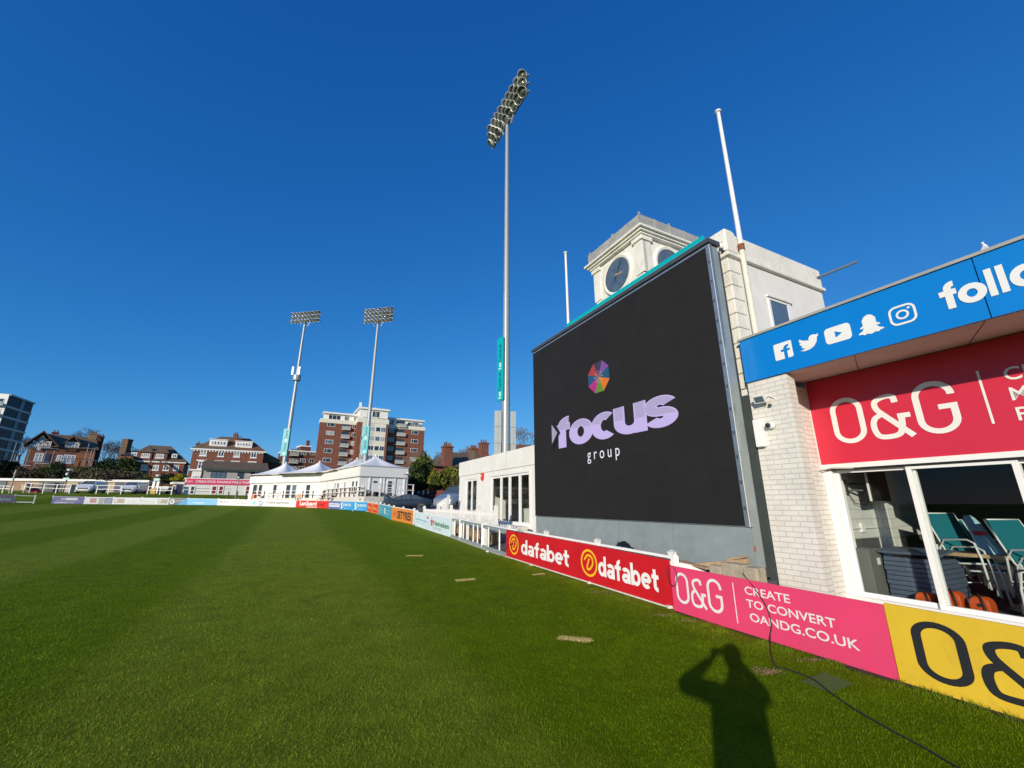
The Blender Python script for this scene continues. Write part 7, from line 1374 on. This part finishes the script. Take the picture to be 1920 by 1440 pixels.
def bare_tree(label, px, py0, py1, D, spread, seed, n0=5, gen=5, group='bare winter trees', tw=.03):
    T, Bo = pt(px, py0, D), pt(px, py1, D); H = T.z - Bo.z; g = random.Random(seed); base = Vector((T.x, T.y, Bo.z - 3)); t = thing('bare_tree', label, 'tree', base, 0, group)
    trunk = MB(); tw_ = MB(); trunk.tube([base, Vector((T.x, T.y, Bo.z)), Vector((T.x + g.uniform(-.3, .3), T.y, Bo.z + H * .30))], [H * .035 + .1, H * .03 + .06, H * .02 + .05], M_bark, 8)
    def grow(p, d, L, r, k):
        q = p + d * L; md = p.lerp(q, .5) + Vector((g.uniform(-1, 1), g.uniform(-1, 1), g.uniform(-.5, 1))) * L * .08; (trunk if k >= gen - 1 else tw_).tube([p, md, q], [r, r * .8, r * .6], M_bark if k >= gen - 1 else M_twig, 5 if k >= gen - 1 else 3)
        if k == 0: return
        for i in range(g.choice((2, 3, 3))):
            v = Vector((g.gauss(0, 1), g.gauss(0, 1), g.gauss(.25, .7))).normalized(); grow(p.lerp(q, g.uniform(.55, 1)), (d * .75 + v * spread).normalized(), L * g.uniform(.62, .82), max(r * .56, tw * .8), k - 1)
    for i in range(n0):
        a = 2 * math.pi * i / n0 + g.uniform(-.4, .4); grow(Vector((T.x, T.y, Bo.z + H * g.uniform(.12, .32))), Vector((math.cos(a) * .5, math.sin(a) * .5, 1)).normalized(), H * .31, H * .009 + .03, gen)
    trunk.build('trunk', t, smooth=True); tw_.build('crown', t); return t
bare_tree('bare tree standing behind the chimneys of the half timbered house', 166, 801, 850, 112, .6, 1)
bare_tree('bare tree in the gap right of the half timbered house', 205, 826, 882, 116, .65, 2)
bare_tree('bare tree left of the tall brown chimney', 224, 825, 880, 121, .65, 3)
bare_tree('bare tree right of the tall brown chimney', 247, 833, 880, 125, .65, 8)
bare_tree('bare tree between the glass offices and the half timbered house', 50, 816, 870, 128, .6, 4)
bare_tree('bare tree behind the left far mast foot beside the brick house', 515, 853, 905, 122, .7, 5)
bare_tree('bare tree right of the apartment tower', 803, 840, 915, 105, .65, 6)
bare_tree('bare tree above the ridge of the tiled house', 877, 833, 880, 100, .75, 7)
bare_tree('bare tree just left of the video screen top of the white pavilion', 990, 798, 870, 84, .7, 9)
# ================================================================ VEHICLES
M_carw = mat('white_car_paint', (.62, .66, .68), .25, .03, 1, coat=.6); M_card = mat('dark_blue_car_paint', (.020, .028, .046), .25, .1, 1, coat=.5); M_cars = mat('silver_blue_car_paint', (.30, .34, .38), .25, .05, 1, metal=.4, coat=.6); M_tyre = mat('tyre', (.018, .018, .018), .8, .1, 4); M_rimm = mat('alloy_rim', (.45, .46, .47), .35, .1, 6, metal=.7); M_scr = mat('car_glass', (.06, .085, .10), .08, .2, .8, spec=.5); M_lamp = mat('headlamp_glass', (.45, .48, .5), .1, .1, 5, spec=.8)
def car(name, label, cat, stn, hw, wheels, paint, glass_sides, screen, rear=None, extras=None, group=None, wr=.33):
    """stn: (x, z_bottom, z_belt, z_top, tumblehome 0..1); nose at +x"""
    t = thing(name, label, cat, (0, 0, 0), 0, group); w = MB(); rings = []
    def tw(q): return hw * (1 - .20 * q)
    for x, zb, zl, zt, tp, k in stn:
        h = hw * k; up = h * (1 - .22 * tp); zm = zb + (zl - zb) * .45
        rings.append([(x, -h * .93, zb), (x, -h, zm), (x, -h * .97, zl), (x, -up, zt - .04 * tp), (x, -up * .85, zt), (x, up * .85, zt), (x, up, zt - .04 * tp), (x, h * .97, zl), (x, h, zm), (x, h * .93, zb)])
    w.loft(rings, paint); bo = w.build('body', t, smooth=True); sb = bo.modifiers.new('subdivision', 'SUBSURF'); sb.levels = 2; sb.render_levels = 2
    def gs(y, x): # side glass inset position on the tapering side
        return y
    for sg in (-1, 1):
        w = MB()
        for quad in glass_sides:
            w.add([(x, sg * (hw * (.985 - .22 * (z - zr0) / max(.01, zr1 - zr0)) + .006), z) for (x, z), zr0, zr1 in [(q, quad[1], quad[2]) for q in quad[0]]], [tuple(range(len(quad[0])))], M_scr)
        w.build('side_window', t, fix=False)
    w = MB(); (x0, z0), (x1, z1) = screen; n = Vector((z1 - z0, 0, x0 - x1)).normalized() * .014; yb, yt = hw * .84, hw * .70
    w.poly([Vector((x0, -yb, z0)) + n, Vector((x0, yb, z0)) + n, Vector((x1, yt, z1)) + n, Vector((x1, -yt, z1)) + n], M_scr); w.build('windscreen', t, fix=False)
    if rear:
        w = MB(); (x0, z0), (x1, z1) = rear; n = Vector((-(z1 - z0), 0, -(x0 - x1))).normalized() * .014
        w.poly([Vector((x0, -yb, z0)) + n, Vector((x0, yb, z0)) + n, Vector((x1, yt, z1)) + n, Vector((x1, -yt, z1)) + n], M_scr); w.build('rear_window', t, fix=False)
    for x in wheels:
        for sg in (-1, 1):
            w = MB(); w.lathe([(wr * .6, -.10), (wr * .95, -.10), (wr, -.06), (wr, .06), (wr * .95, .10), (wr * .6, .10)], (x, sg * (hw - .09), wr), M_tyre, 18, axis=(0, sg, 0)); o = w.build('wheel', t)
            w = MB(); w.lathe([(.001, .05), (wr * .15, .07), (wr * .62, .085), (wr * .66, .11), (wr * .60, .11), (.001, .0)], (x, sg * (hw - .09), wr), M_rimm, 18, axis=(0, sg, 0)); w.build('rim', o)
            w = MB(); w.cyl((x, sg * (hw - .2), wr + .02), (x, sg * (hw + .004), wr + .02), wr * 1.16, M_black, n=18); w.build('wheel_arch', t)
    if extras: extras(t)
    return t
def place(o, P, heading): o.location = P; o.rotation_euler = (0, 0, math.atan2(heading[1], heading[0])); return o
def van_bits(t):
    w = MB(); w.box(2.46, -.62, .66, 2.50, .62, .88, M_black); w.build('grille', t, bevel=.03)
    w = MB(); w.box(2.44, -.78, .26, 2.52, .78, .46, M_dark); w.build('lower_grille', t, bevel=.03); w = MB(); w.box(2.50, -.28, .50, 2.525, .28, .61, M_wink); w.build('number_plate', t)
    for sg in (-1, 1):
        w = MB(); w.loft([[(2.46, sg * .66, .84), (2.30, sg * .95, .92), (2.18, sg * .985, 1.06), (2.40, sg * .72, 1.0)], [(2.50, sg * .66, .84), (2.34, sg * .985, .92), (2.2, sg * 1.0, 1.06), (2.43, sg * .72, 1.0)]], M_lamp); w.build('headlight', t)
        w = MB(); w.box(2.46, sg * .62, .50, 2.50, sg * .84, .62, M_dark); w.build('fog_lamp', t)
        w = MB(); w.box(1.45, sg * 1.0, 1.10, 1.60, sg * 1.20, 1.36, M_carw); w.build('mirror', t, bevel=.03)
van_st = [(-2.5, .32, 1.15, 1.90, .35, .96), (-2.35, .26, 1.15, 1.97, .35, 1), (.7, .24, 1.15, 1.99, .35, 1), (1.05, .24, 1.14, 1.93, .5, 1), (1.85, .24, 1.10, 1.16, .3, 1), (2.30, .25, .98, 1.04, .3, .96), (2.47, .30, .75, .93, .1, .88), (2.5, .36, .6, .7, .1, .84)]
van_gl = [([(.95, 1.20), (1.72, 1.18), (1.12, 1.80), (.55, 1.82), (.55, 1.2)], 1.15, 1.97)]
v1 = car('van', 'white panel van on the left of the pair parked before the garages', 'van', van_st, 1.0, (-1.5, 1.6), M_carw, van_gl, ((1.84, 1.17), (1.07, 1.90)), None, van_bits, 'white vans before the garages')
def gpt(px, py, D): p = pt(px, py, D); return Vector((p.x, p.y, G(p.x, p.y)))
def van_at(o, px, py, D):
    p = pt(px, py, D); p.z = pt(px, py, D).z; place(o, p, (.34, -.94))
van_at(v1, 170, 926, 66.5); v2 = dup(v1, label='white panel van on the right of the pair, next to the white banner post'); van_at(v2, 249.5, 927.5, 67.5)
sal_st = [(-2.3, .45, .80, .86, .1, .82), (-2.22, .30, .88, .97, .1, .92), (-1.75, .26, .93, 1.05, .25, 1), (-.95, .22, .93, 1.36, .9, 1), (-.1, .20, .92, 1.43, 1, 1), (.45, .20, .90, 1.33, .95, 1), (1.15, .20, .86, .93, .25, 1), (1.9, .22, .76, .82, .2, .96), (2.25, .28, .62, .70, .1, .86), (2.34, .36, .5, .55, .1, .78)]
sal_gl = [([(-1.55, .97), (-.55, .95), (-.50, 1.33), (-.95, 1.28)], .92, 1.43), ([(-.46, .95), (.32, .93), (.28, 1.30), (-.40, 1.36)], .92, 1.43), ([(.38, .93), (1.02, .90), (.50, 1.24), (.36, 1.29)], .92, 1.43)]
s1 = car('saloon_car', 'dark blue saloon with a sloping tail, nearest the corner of the boards', 'car', sal_st, .92, (-1.38, 1.42), M_card, sal_gl, ((1.10, .95), (.47, 1.33)), ((-1.70, 1.06), (-1.0, 1.34)))
p = pt(759, 957, 37.5); place(s1, p, (-.95, -.22))
est_st = [(-2.3, .5, .95, 1.05, .1, .85), (-2.2, .32, 1.0, 1.35, .5, .95), (-1.9, .28, 1.02, 1.60, .9, 1), (-.6, .24, 1.0, 1.68, 1, 1), (.3, .24, .98, 1.60, 1, 1), (1.1, .24, .95, 1.04, .3, 1), (1.9, .26, .88, .95, .2, .97), (2.25, .32, .70, .8, .1, .88), (2.32, .4, .6, .65, .1, .8)]
est_gl = [([(-1.95, 1.15), (-1.1, 1.06), (-1.1, 1.52), (-1.85, 1.46)], 1.0, 1.68), ([(-1.02, 1.06), (-.2, 1.04), (-.2, 1.56), (-1.02, 1.54)], 1.0, 1.68), ([(-.12, 1.04), (.9, 1.0), (.36, 1.48), (-.12, 1.55)], 1.0, 1.68)]
s2 = car('estate_car', 'dark estate car partly hidden behind the dark saloon', 'car', est_st, .93, (-1.4, 1.42), M_card, est_gl, ((1.04, 1.06), (.34, 1.60)), ((-2.22, 1.1), (-1.93, 1.58))); p = pt(722, 956, 40.5); place(s2, p, (.93, -.30))
s3 = car('people_carrier', 'silver blue people carrier with a large windscreen behind the picket fence', 'car', [(-2.2, .4, 1.0, 1.6, .5, .95), (-1.9, .26, 1.0, 1.74, .6, 1), (-.2, .22, 1.0, 1.80, .9, 1), (.55, .22, .99, 1.66, .95, 1), (1.5, .22, .95, 1.05, .3, 1), (2.0, .25, .82, .92, .2, .95), (2.25, .32, .6, .72, .1, .86)], .94, (-1.4, 1.4), M_cars, [([(-1.7, 1.08), (-.35, 1.06), (-.35, 1.66), (-1.6, 1.62)], 1.0, 1.8), ([(-.25, 1.06), (1.2, 1.02), (.56, 1.56), (-.25, 1.66)], 1.0, 1.8)], ((1.47, 1.07), (.57, 1.67)), None, None); p = pt(866, 958, 30.0); place(s3, p, (-.55, -.83))
# ================================================================ SMALL THINGS ACROSS THE GROUND
def rails(label, pts, D, group, h=None):
    P = [pt(x, y, D) for x, y in pts]; Tt = thing('guard_rail', label, 'railing', P[0], 0, group); Hs = [h] * len(P); w = MB()
    for a, b in zip(P, P[1:]):
        for q in (1, .55): w.bar(a + Vector((0, 0, h * q)), b + Vector((0, 0, h * q)), .07, .07, M_wpaint)
    w.build('rail', Tt)
    for a in P: w = MB(); w.box(a.x - .05, a.y - .05, a.z - .4, a.x + .05, a.y + .05, a.z + h + .04, M_wpaint); w.build('post', Tt)
GR = 'white guard rails on the bank'
rails('white guard rail left of the first white van', [(44.5, 921), (55, 922.5), (80, 923.5), (104, 924.5), (129.5, 925)], 64, GR, 1.25)
rails('white guard rail beside the first white van', [(180, 926), (202.5, 926), (226, 927)], 63.5, GR, 1.25)
rails('white guard rail right of the second white van', [(276, 927), (299, 927.5), (321, 928)], 66, GR, 1.2)
rails('white guard rail end at the far left edge', [(-20, 921), (5, 921.5), (22.5, 922.5)], 62, GR, .8)
p = pt(17.5, 922.5, 61); q = pt(28.5, 880, 61); w = MB(); w.cyl(p - Vector((0, 0, .5)), (p.x, p.y, q.z), .09, mat('pale_timber_pole', (.45, .40, .30), .8, .2, 3), n=8); solo(w, 'pole', 'bare pale pole standing alone at the left edge', 'pole', p)
def signpost(label, px, ytop, ybot, D, two=False):
    p = pt(px, ybot, D); z1 = pt(px, ytop, D).z; t = thing('sign_post', label, 'sign post', p, 0, 'sign posts by the garages'); w = MB(); w.cyl(p - Vector((0, 0, .4)), (p.x, p.y, z1 - .2), .09, M_dark, n=8); w.build('post', t); H = z1 - p.z
    w = MB(); w.lathe([(.001, 0), (.28, .0), (.36, .22), (.1, .30), (.001, .32)], (p.x, p.y, z1 - .3), M_wpaint, 12); w.build('lamp_head', t)
    w = MB(); w.box(p.x - .48, p.y - .16, z1 - (1.75 if not two else 1.0), p.x + .48, p.y - .11, z1 - (1.42 if not two else .62), mat('pale_mint_sign', (.42, .62, .56), .5)); w.build('sign', t)
    if two:
        for s_ in (-.33, .33): w = MB(); w.box(p.x + s_ - .2, p.y - .15, z1 - 3.0, p.x + s_ + .2, p.y - .11, z1 - 1.1, M_wpaint); w.build('banner', t)
        w = MB(); w.box(p.x - .5, p.y - .3, p.z - .2, p.x + .3, p.y + .3, p.z + .95, mat('ochre_bin', (.42, .27, .05), .6, .1, 2)); w.build('base_box', t)
    else: w = MB(); w.ball((p.x - .1, p.y - .1, z1 - .85), .2, .2, .24, M_wpaint); w.build('camera', t)
signpost('slim dark post with a white lamp and mint sign left of the vans', 118.5, 878, 923, 67.5); signpost('post with two hanging white banners right of the second van', 289, 889, 927, 67.5, True)
def lamp_post(label, px, ytop, ybot, D):
    p = pt(px, ybot, D); z1 = pt(px, ytop, D).z; t = thing('lamp_post', label, 'lamp post', p, 0, 'slim lamp posts'); w = MB(); w.cyl(p - Vector((0, 0, .3)), (p.x, p.y, z1), .06, M_galv, n=8); w.build('post', t); w = MB(); w.box(p.x - .3, p.y - .2, z1 - .05, p.x + .3, p.y + .1, z1 + .06, M_dark); w.ball((p.x, p.y - .1, z1 + .16), .14, .14, .12, M_wpaint); w.build('lamp_head', t)
lamp_post('slim lamp post in front of the pink lettered sign', 441.5, 897, 934, 56); lamp_post('slim lamp post at the right end of the tent roofed pavilion', 761.5, 889, 938, 40.5)
w = MB(); p = pt(62, 923.5, 68); rg = []
for k in range(9):
    x = -1.0 + 2.0 * k / 8; h = .85 * (1 - (x / 1.05) ** 2) ** .5 * (1.0 if k > 2 else .8) + .05; rg.append([(p.x + x, p.y - .5 * math.cos(a), p.z - .1 + h * max(0, math.sin(a))) for a in np.linspace(0, math.pi, 8)])
w.loft(rg, mat('red_tarpaulin', (.55, .03, .04), .5, .15, 2)); w.prism([(p.x - .45 + .45 * math.cos(a) * 1.0, p.y - .52, p.z - .1 + .34 * math.sin(a)) for a in np.linspace(0, math.pi, 9)], (0, .06, 0), M_dark); solo(w, 'covered_roller', 'low rounded red covered machine behind the left guard rail', 'machine', (p.x, p.y, p.z - .1))
for k, (px, py, D, wd_, hh_, m_, lab) in enumerate(((96, 923, 68, 1.5, 1.5, M_dark, 'large black wheeled bin behind the guard rail, left of the sign post'), (128, 924.5, 68.5, 1.1, 1.35, M_greyr, 'grey brown wheeled bin just left of the first van'), (48, 919, 67, .9, 1.0, M_tanw, 'tan box seat behind the left end of the guard rail'))):
    p = pt(px, py, D); t = thing('wheeled_bin' if k < 2 else 'box_seat', lab, 'bin' if k < 2 else 'box', p); w = MB(); w.loft([[(p.x - wd_ / 2 * q, p.y - .45 * q, z), (p.x + wd_ / 2 * q, p.y - .45 * q, z), (p.x + wd_ / 2 * q, p.y + .45 * q, z), (p.x - wd_ / 2 * q, p.y + .45 * q, z)] for q, z in ((.85, p.z), (1, p.z + hh_ * .85))], m_); w.build('body', t, bevel=.04); w = MB(); w.loft([[(p.x - wd_ / 2 * q, p.y - .5 * q, z), (p.x + wd_ / 2 * q, p.y - .5 * q, z), (p.x + wd_ / 2 * q, p.y + .5 * q, z), (p.x - wd_ / 2 * q, p.y + .5 * q, z)] for q, z in ((1.04, p.z + hh_ * .851), (1.04, p.z + hh_ * .9), (.6, p.z + hh_))], m_); w.build('lid', t)
p = pt(308, 926.5, 70); t = thing('parked_trailer', 'low dark trailer with pale panels behind the guard rail right of the vans', 'trailer', p); w = MB(); w.box(p.x - 2.0, p.y - .6, p.z + .3, p.x + 1.6, p.y + .6, p.z + .75, M_dark); w.build('bed', t); w = MB(); w.box(p.x - 1.4, p.y - .5, p.z + .751, p.x + 1.2, p.y + .5, p.z + 1.25, M_greyp); w.build('load', t, bevel=.03)
for q in (-1.2, .9): w = MB(); w.cyl((p.x + q, p.y - .66, p.z + .25), (p.x + q, p.y - .5, p.z + .25), .3, M_tyre, n=14); w.build('wheel', t)
# ================================================================ THE PERSON TAKING THE PICTURE (behind the lens; throws the shadow on the grass)
def skin(name, pts, edges, rad, m, parent, root=0, sub=2):
    me = bpy.data.meshes.new(name); me.from_pydata(pts, edges, []); o = bpy.data.objects.new(name, me); COL.objects.link(o); o.parent = parent; md = o.modifiers.new('skin', 'SKIN'); md.use_smooth_shade = True
    sk = me.skin_vertices[0].data if me.skin_vertices else None
    if sk is None:
        bm = bmesh.new(); bm.from_mesh(me); bm.verts.layers.skin.verify(); bm.to_mesh(me); bm.free(); sk = me.skin_vertices[0].data
    for i, r in enumerate(rad): sk[i].radius = r if isinstance(r, tuple) else (r, r); sk[i].use_root = (i == root)
    s = o.modifiers.new('subdivision', 'SUBSURF'); s.levels = sub; s.render_levels = sub; me.materials.append(m); return o
M_skin = mat('skin', (.55, .33, .24), .5, .06, 12); M_coat = mat('dark_navy_coat', (.02, .024, .035), .85, .15, 8, .3, 60); M_trous = mat('dark_trousers', (.03, .03, .034), .85, .15, 8, .2, 80); M_hair = mat('brown_hair', (.05, .03, .02), .6, .2, 30); M_shoe = mat('black_shoe', (.02, .02, .02), .4, .1, 6)
pr = thing('person', 'person in a dark coat holding a phone up with both hands', 'person', (0, 0, 0)); OFF[pr.name] = Vector((0, 0, 0))
B = []; E_ = []; Rd = []
def jv(p, r, par=None):
    B.append(p); Rd.append(r); i = len(B) - 1
    if par is not None: E_.append((par, i))
    return i
pel = jv((-.11, -.47, .98), (.13, .10)); sp1 = jv((-.115, -.475, 1.17), (.12, .095), pel); che = jv((-.085, -.465, 1.37), (.13, .095), sp1); nk = jv((-.055, -.44, 1.53), (.058, .058), che); hb = jv((-.035, -.415, 1.61), (.07, .075), nk); hd = jv((-.028, -.395, 1.69), (.082, .098), hb); cr = jv((-.026, -.40, 1.775), (.06, .075), hd)
ns = jv((-.022, -.285, 1.682), (.014, .014), hd)
for sx, sh, el, wr, hx in ((-1, (-.26, -.455, 1.44), (-.475, -.26, 1.45), (-.15, -.105, 1.585), -.086), (1, (.095, -.45, 1.43), (.25, -.23, 1.38), (.165, -.105, 1.56), .086)):
    a = jv(sh, (.075, .075), che); b = jv(tuple((Vector(sh) * .45 + Vector(el) * .55)), .052, a); c = jv(el, .043, b); d = jv(tuple(Vector(el).lerp(Vector(wr), .45)), .040, c); e = jv(wr, .028, d); pm = jv((hx + sx * .022, -.068, 1.585), (.030, .018), e); pk = jv((hx + sx * .010, -.052, 1.625), (.028, .016), pm)
    for k, (dz, ln) in enumerate(((.050, .060), (.034, .070), (.016, .066), (-.004, .052))):
        f0 = jv((hx + sx * .012, -.046, 1.625 + dz * .8), .0095, pk); f1 = jv((hx + sx * .014, -.030, 1.625 + dz), .0085, f0); f2 = jv((hx - sx * ln * .35, -.0175, 1.627 + dz), .0078, f1); jv((hx - sx * ln * .62, -.0175, 1.628 + dz), .007, f2)
    t0_ = jv((hx - sx * .006, -.060, 1.600), .011, pm); t1_ = jv((hx - sx * .028, -.046, 1.606), .0095, t0_); jv((hx - sx * .046, -.042, 1.614), .008, t1_)
for sx in (-1, 1):
    h_ = jv((-.11 + sx * .10, -.47, .92), (.095, .10), pel); th = jv((-.11 + sx * .105, -.465, .70), .078, h_); kn = jv((-.11 + sx * .11, -.45, .49), .056, th); cf = jv((-.11 + sx * .112, -.475, .33), .058, kn); an = jv((-.11 + sx * .115, -.485, .09), .036, cf); bl = jv((-.11 + sx * .125, -.36, .045), (.042, .03), an); jv((-.11 + sx * .13, -.27, .035), (.034, .022), bl)
skin('body', B, E_, Rd, M_skin, pr)
w = MB(); w.loft([[(cx + rx * math.cos(2 * math.pi * k / 22), cy + ry * math.sin(2 * math.pi * k / 22), z) for k in range(22)] for z, cx, cy, rx, ry in ((.58, -.10, -.47, .205, .16), (.60, -.10, -.47, .22, .172), (.80, -.105, -.47, .215, .168), (.98, -.11, -.47, .21, .165), (1.15, -.115, -.472, .20, .155), (1.28, -.105, -.47, .215, .155), (1.38, -.09, -.466, .22, .145), (1.45, -.08, -.46, .185, .125), (1.50, -.066, -.45, .11, .095), (1.545, -.056, -.44, .078, .078), (1.56, -.055, -.44, .07, .07))], M_coat)
for chain in ([(-.20, -.46, 1.41), (-.27, -.455, 1.44), (-.37, -.36, 1.447), (-.475, -.26, 1.45), (-.31, -.185, 1.52), (-.172, -.118, 1.578)], [(.03, -.455, 1.41), (.10, -.45, 1.43), (.18, -.34, 1.405), (.25, -.23, 1.38), (.208, -.17, 1.47), (.168, -.115, 1.548)]):
    P_ = smooth3([Vector(q) for q in chain], 4); rr = np.interp(np.linspace(0, 5, len(P_)), range(6), [.09, .088, .074, .062, .053, .043]); w.tube(P_, [float(q) for q in rr], M_coat, 14)
w.build('coat', pr, smooth=True)
T_ = [(-.11, -.47, .95)]; TE = []; TR = [(.17, .13)]
for sx in (-1, 1):
    k = len(T_); T_ += [(-.11 + sx * .10, -.47, .90), (-.11 + sx * .11, -.455, .49), (-.11 + sx * .115, -.48, .12)]; TE += [(0, k), (k, k + 1), (k + 1, k + 2)]; TR += [(.105, .11), .085, .075]
skin('trousers', T_, TE, TR, M_trous, pr)
w = MB()
for sx in (-1, 1): w.ball((-.11 + sx * .122, -.37, .045), .055, .15, .05, M_shoe); w.ball((-.11 + sx * .116, -.47, .07), .05, .06, .065, M_shoe)
w.build('shoe', pr, smooth=True)
w = MB(); w.ball((-.026, -.415, 1.745), .098, .112, .105, M_hair, 16, 9); w.build('hair', pr, smooth=True)
for sx in (-1, 1):
    w = MB(); w.ball((-.024 + sx * .032, -.315, 1.705), .013, .008, .009, M_wink, 10, 6); w.ball((-.024 + sx * .032, -.309, 1.705), .006, .004, .006, M_ink, 8, 5); w.build('eye', pr, smooth=True)
    w = MB(); w.ball((-.028 + sx * .088, -.40, 1.685), .012, .022, .034, M_skin, 10, 6); w.build('ear', pr, smooth=True)
w = MB(); w.ball((-.024, -.312, 1.642), .024, .006, .006, mat('lips', (.42, .17, .14), .5), 10, 5); w.build('mouth', pr, smooth=True)
ph = MB(); ph.box(-.076, -.0325, 1.612, .076, -.0245, 1.690, M_ink); ph_o = solo(ph, 'phone', 'dark phone held level in the raised hands of the person', 'phone', (0, -.028, 1.612), bevel=.003)
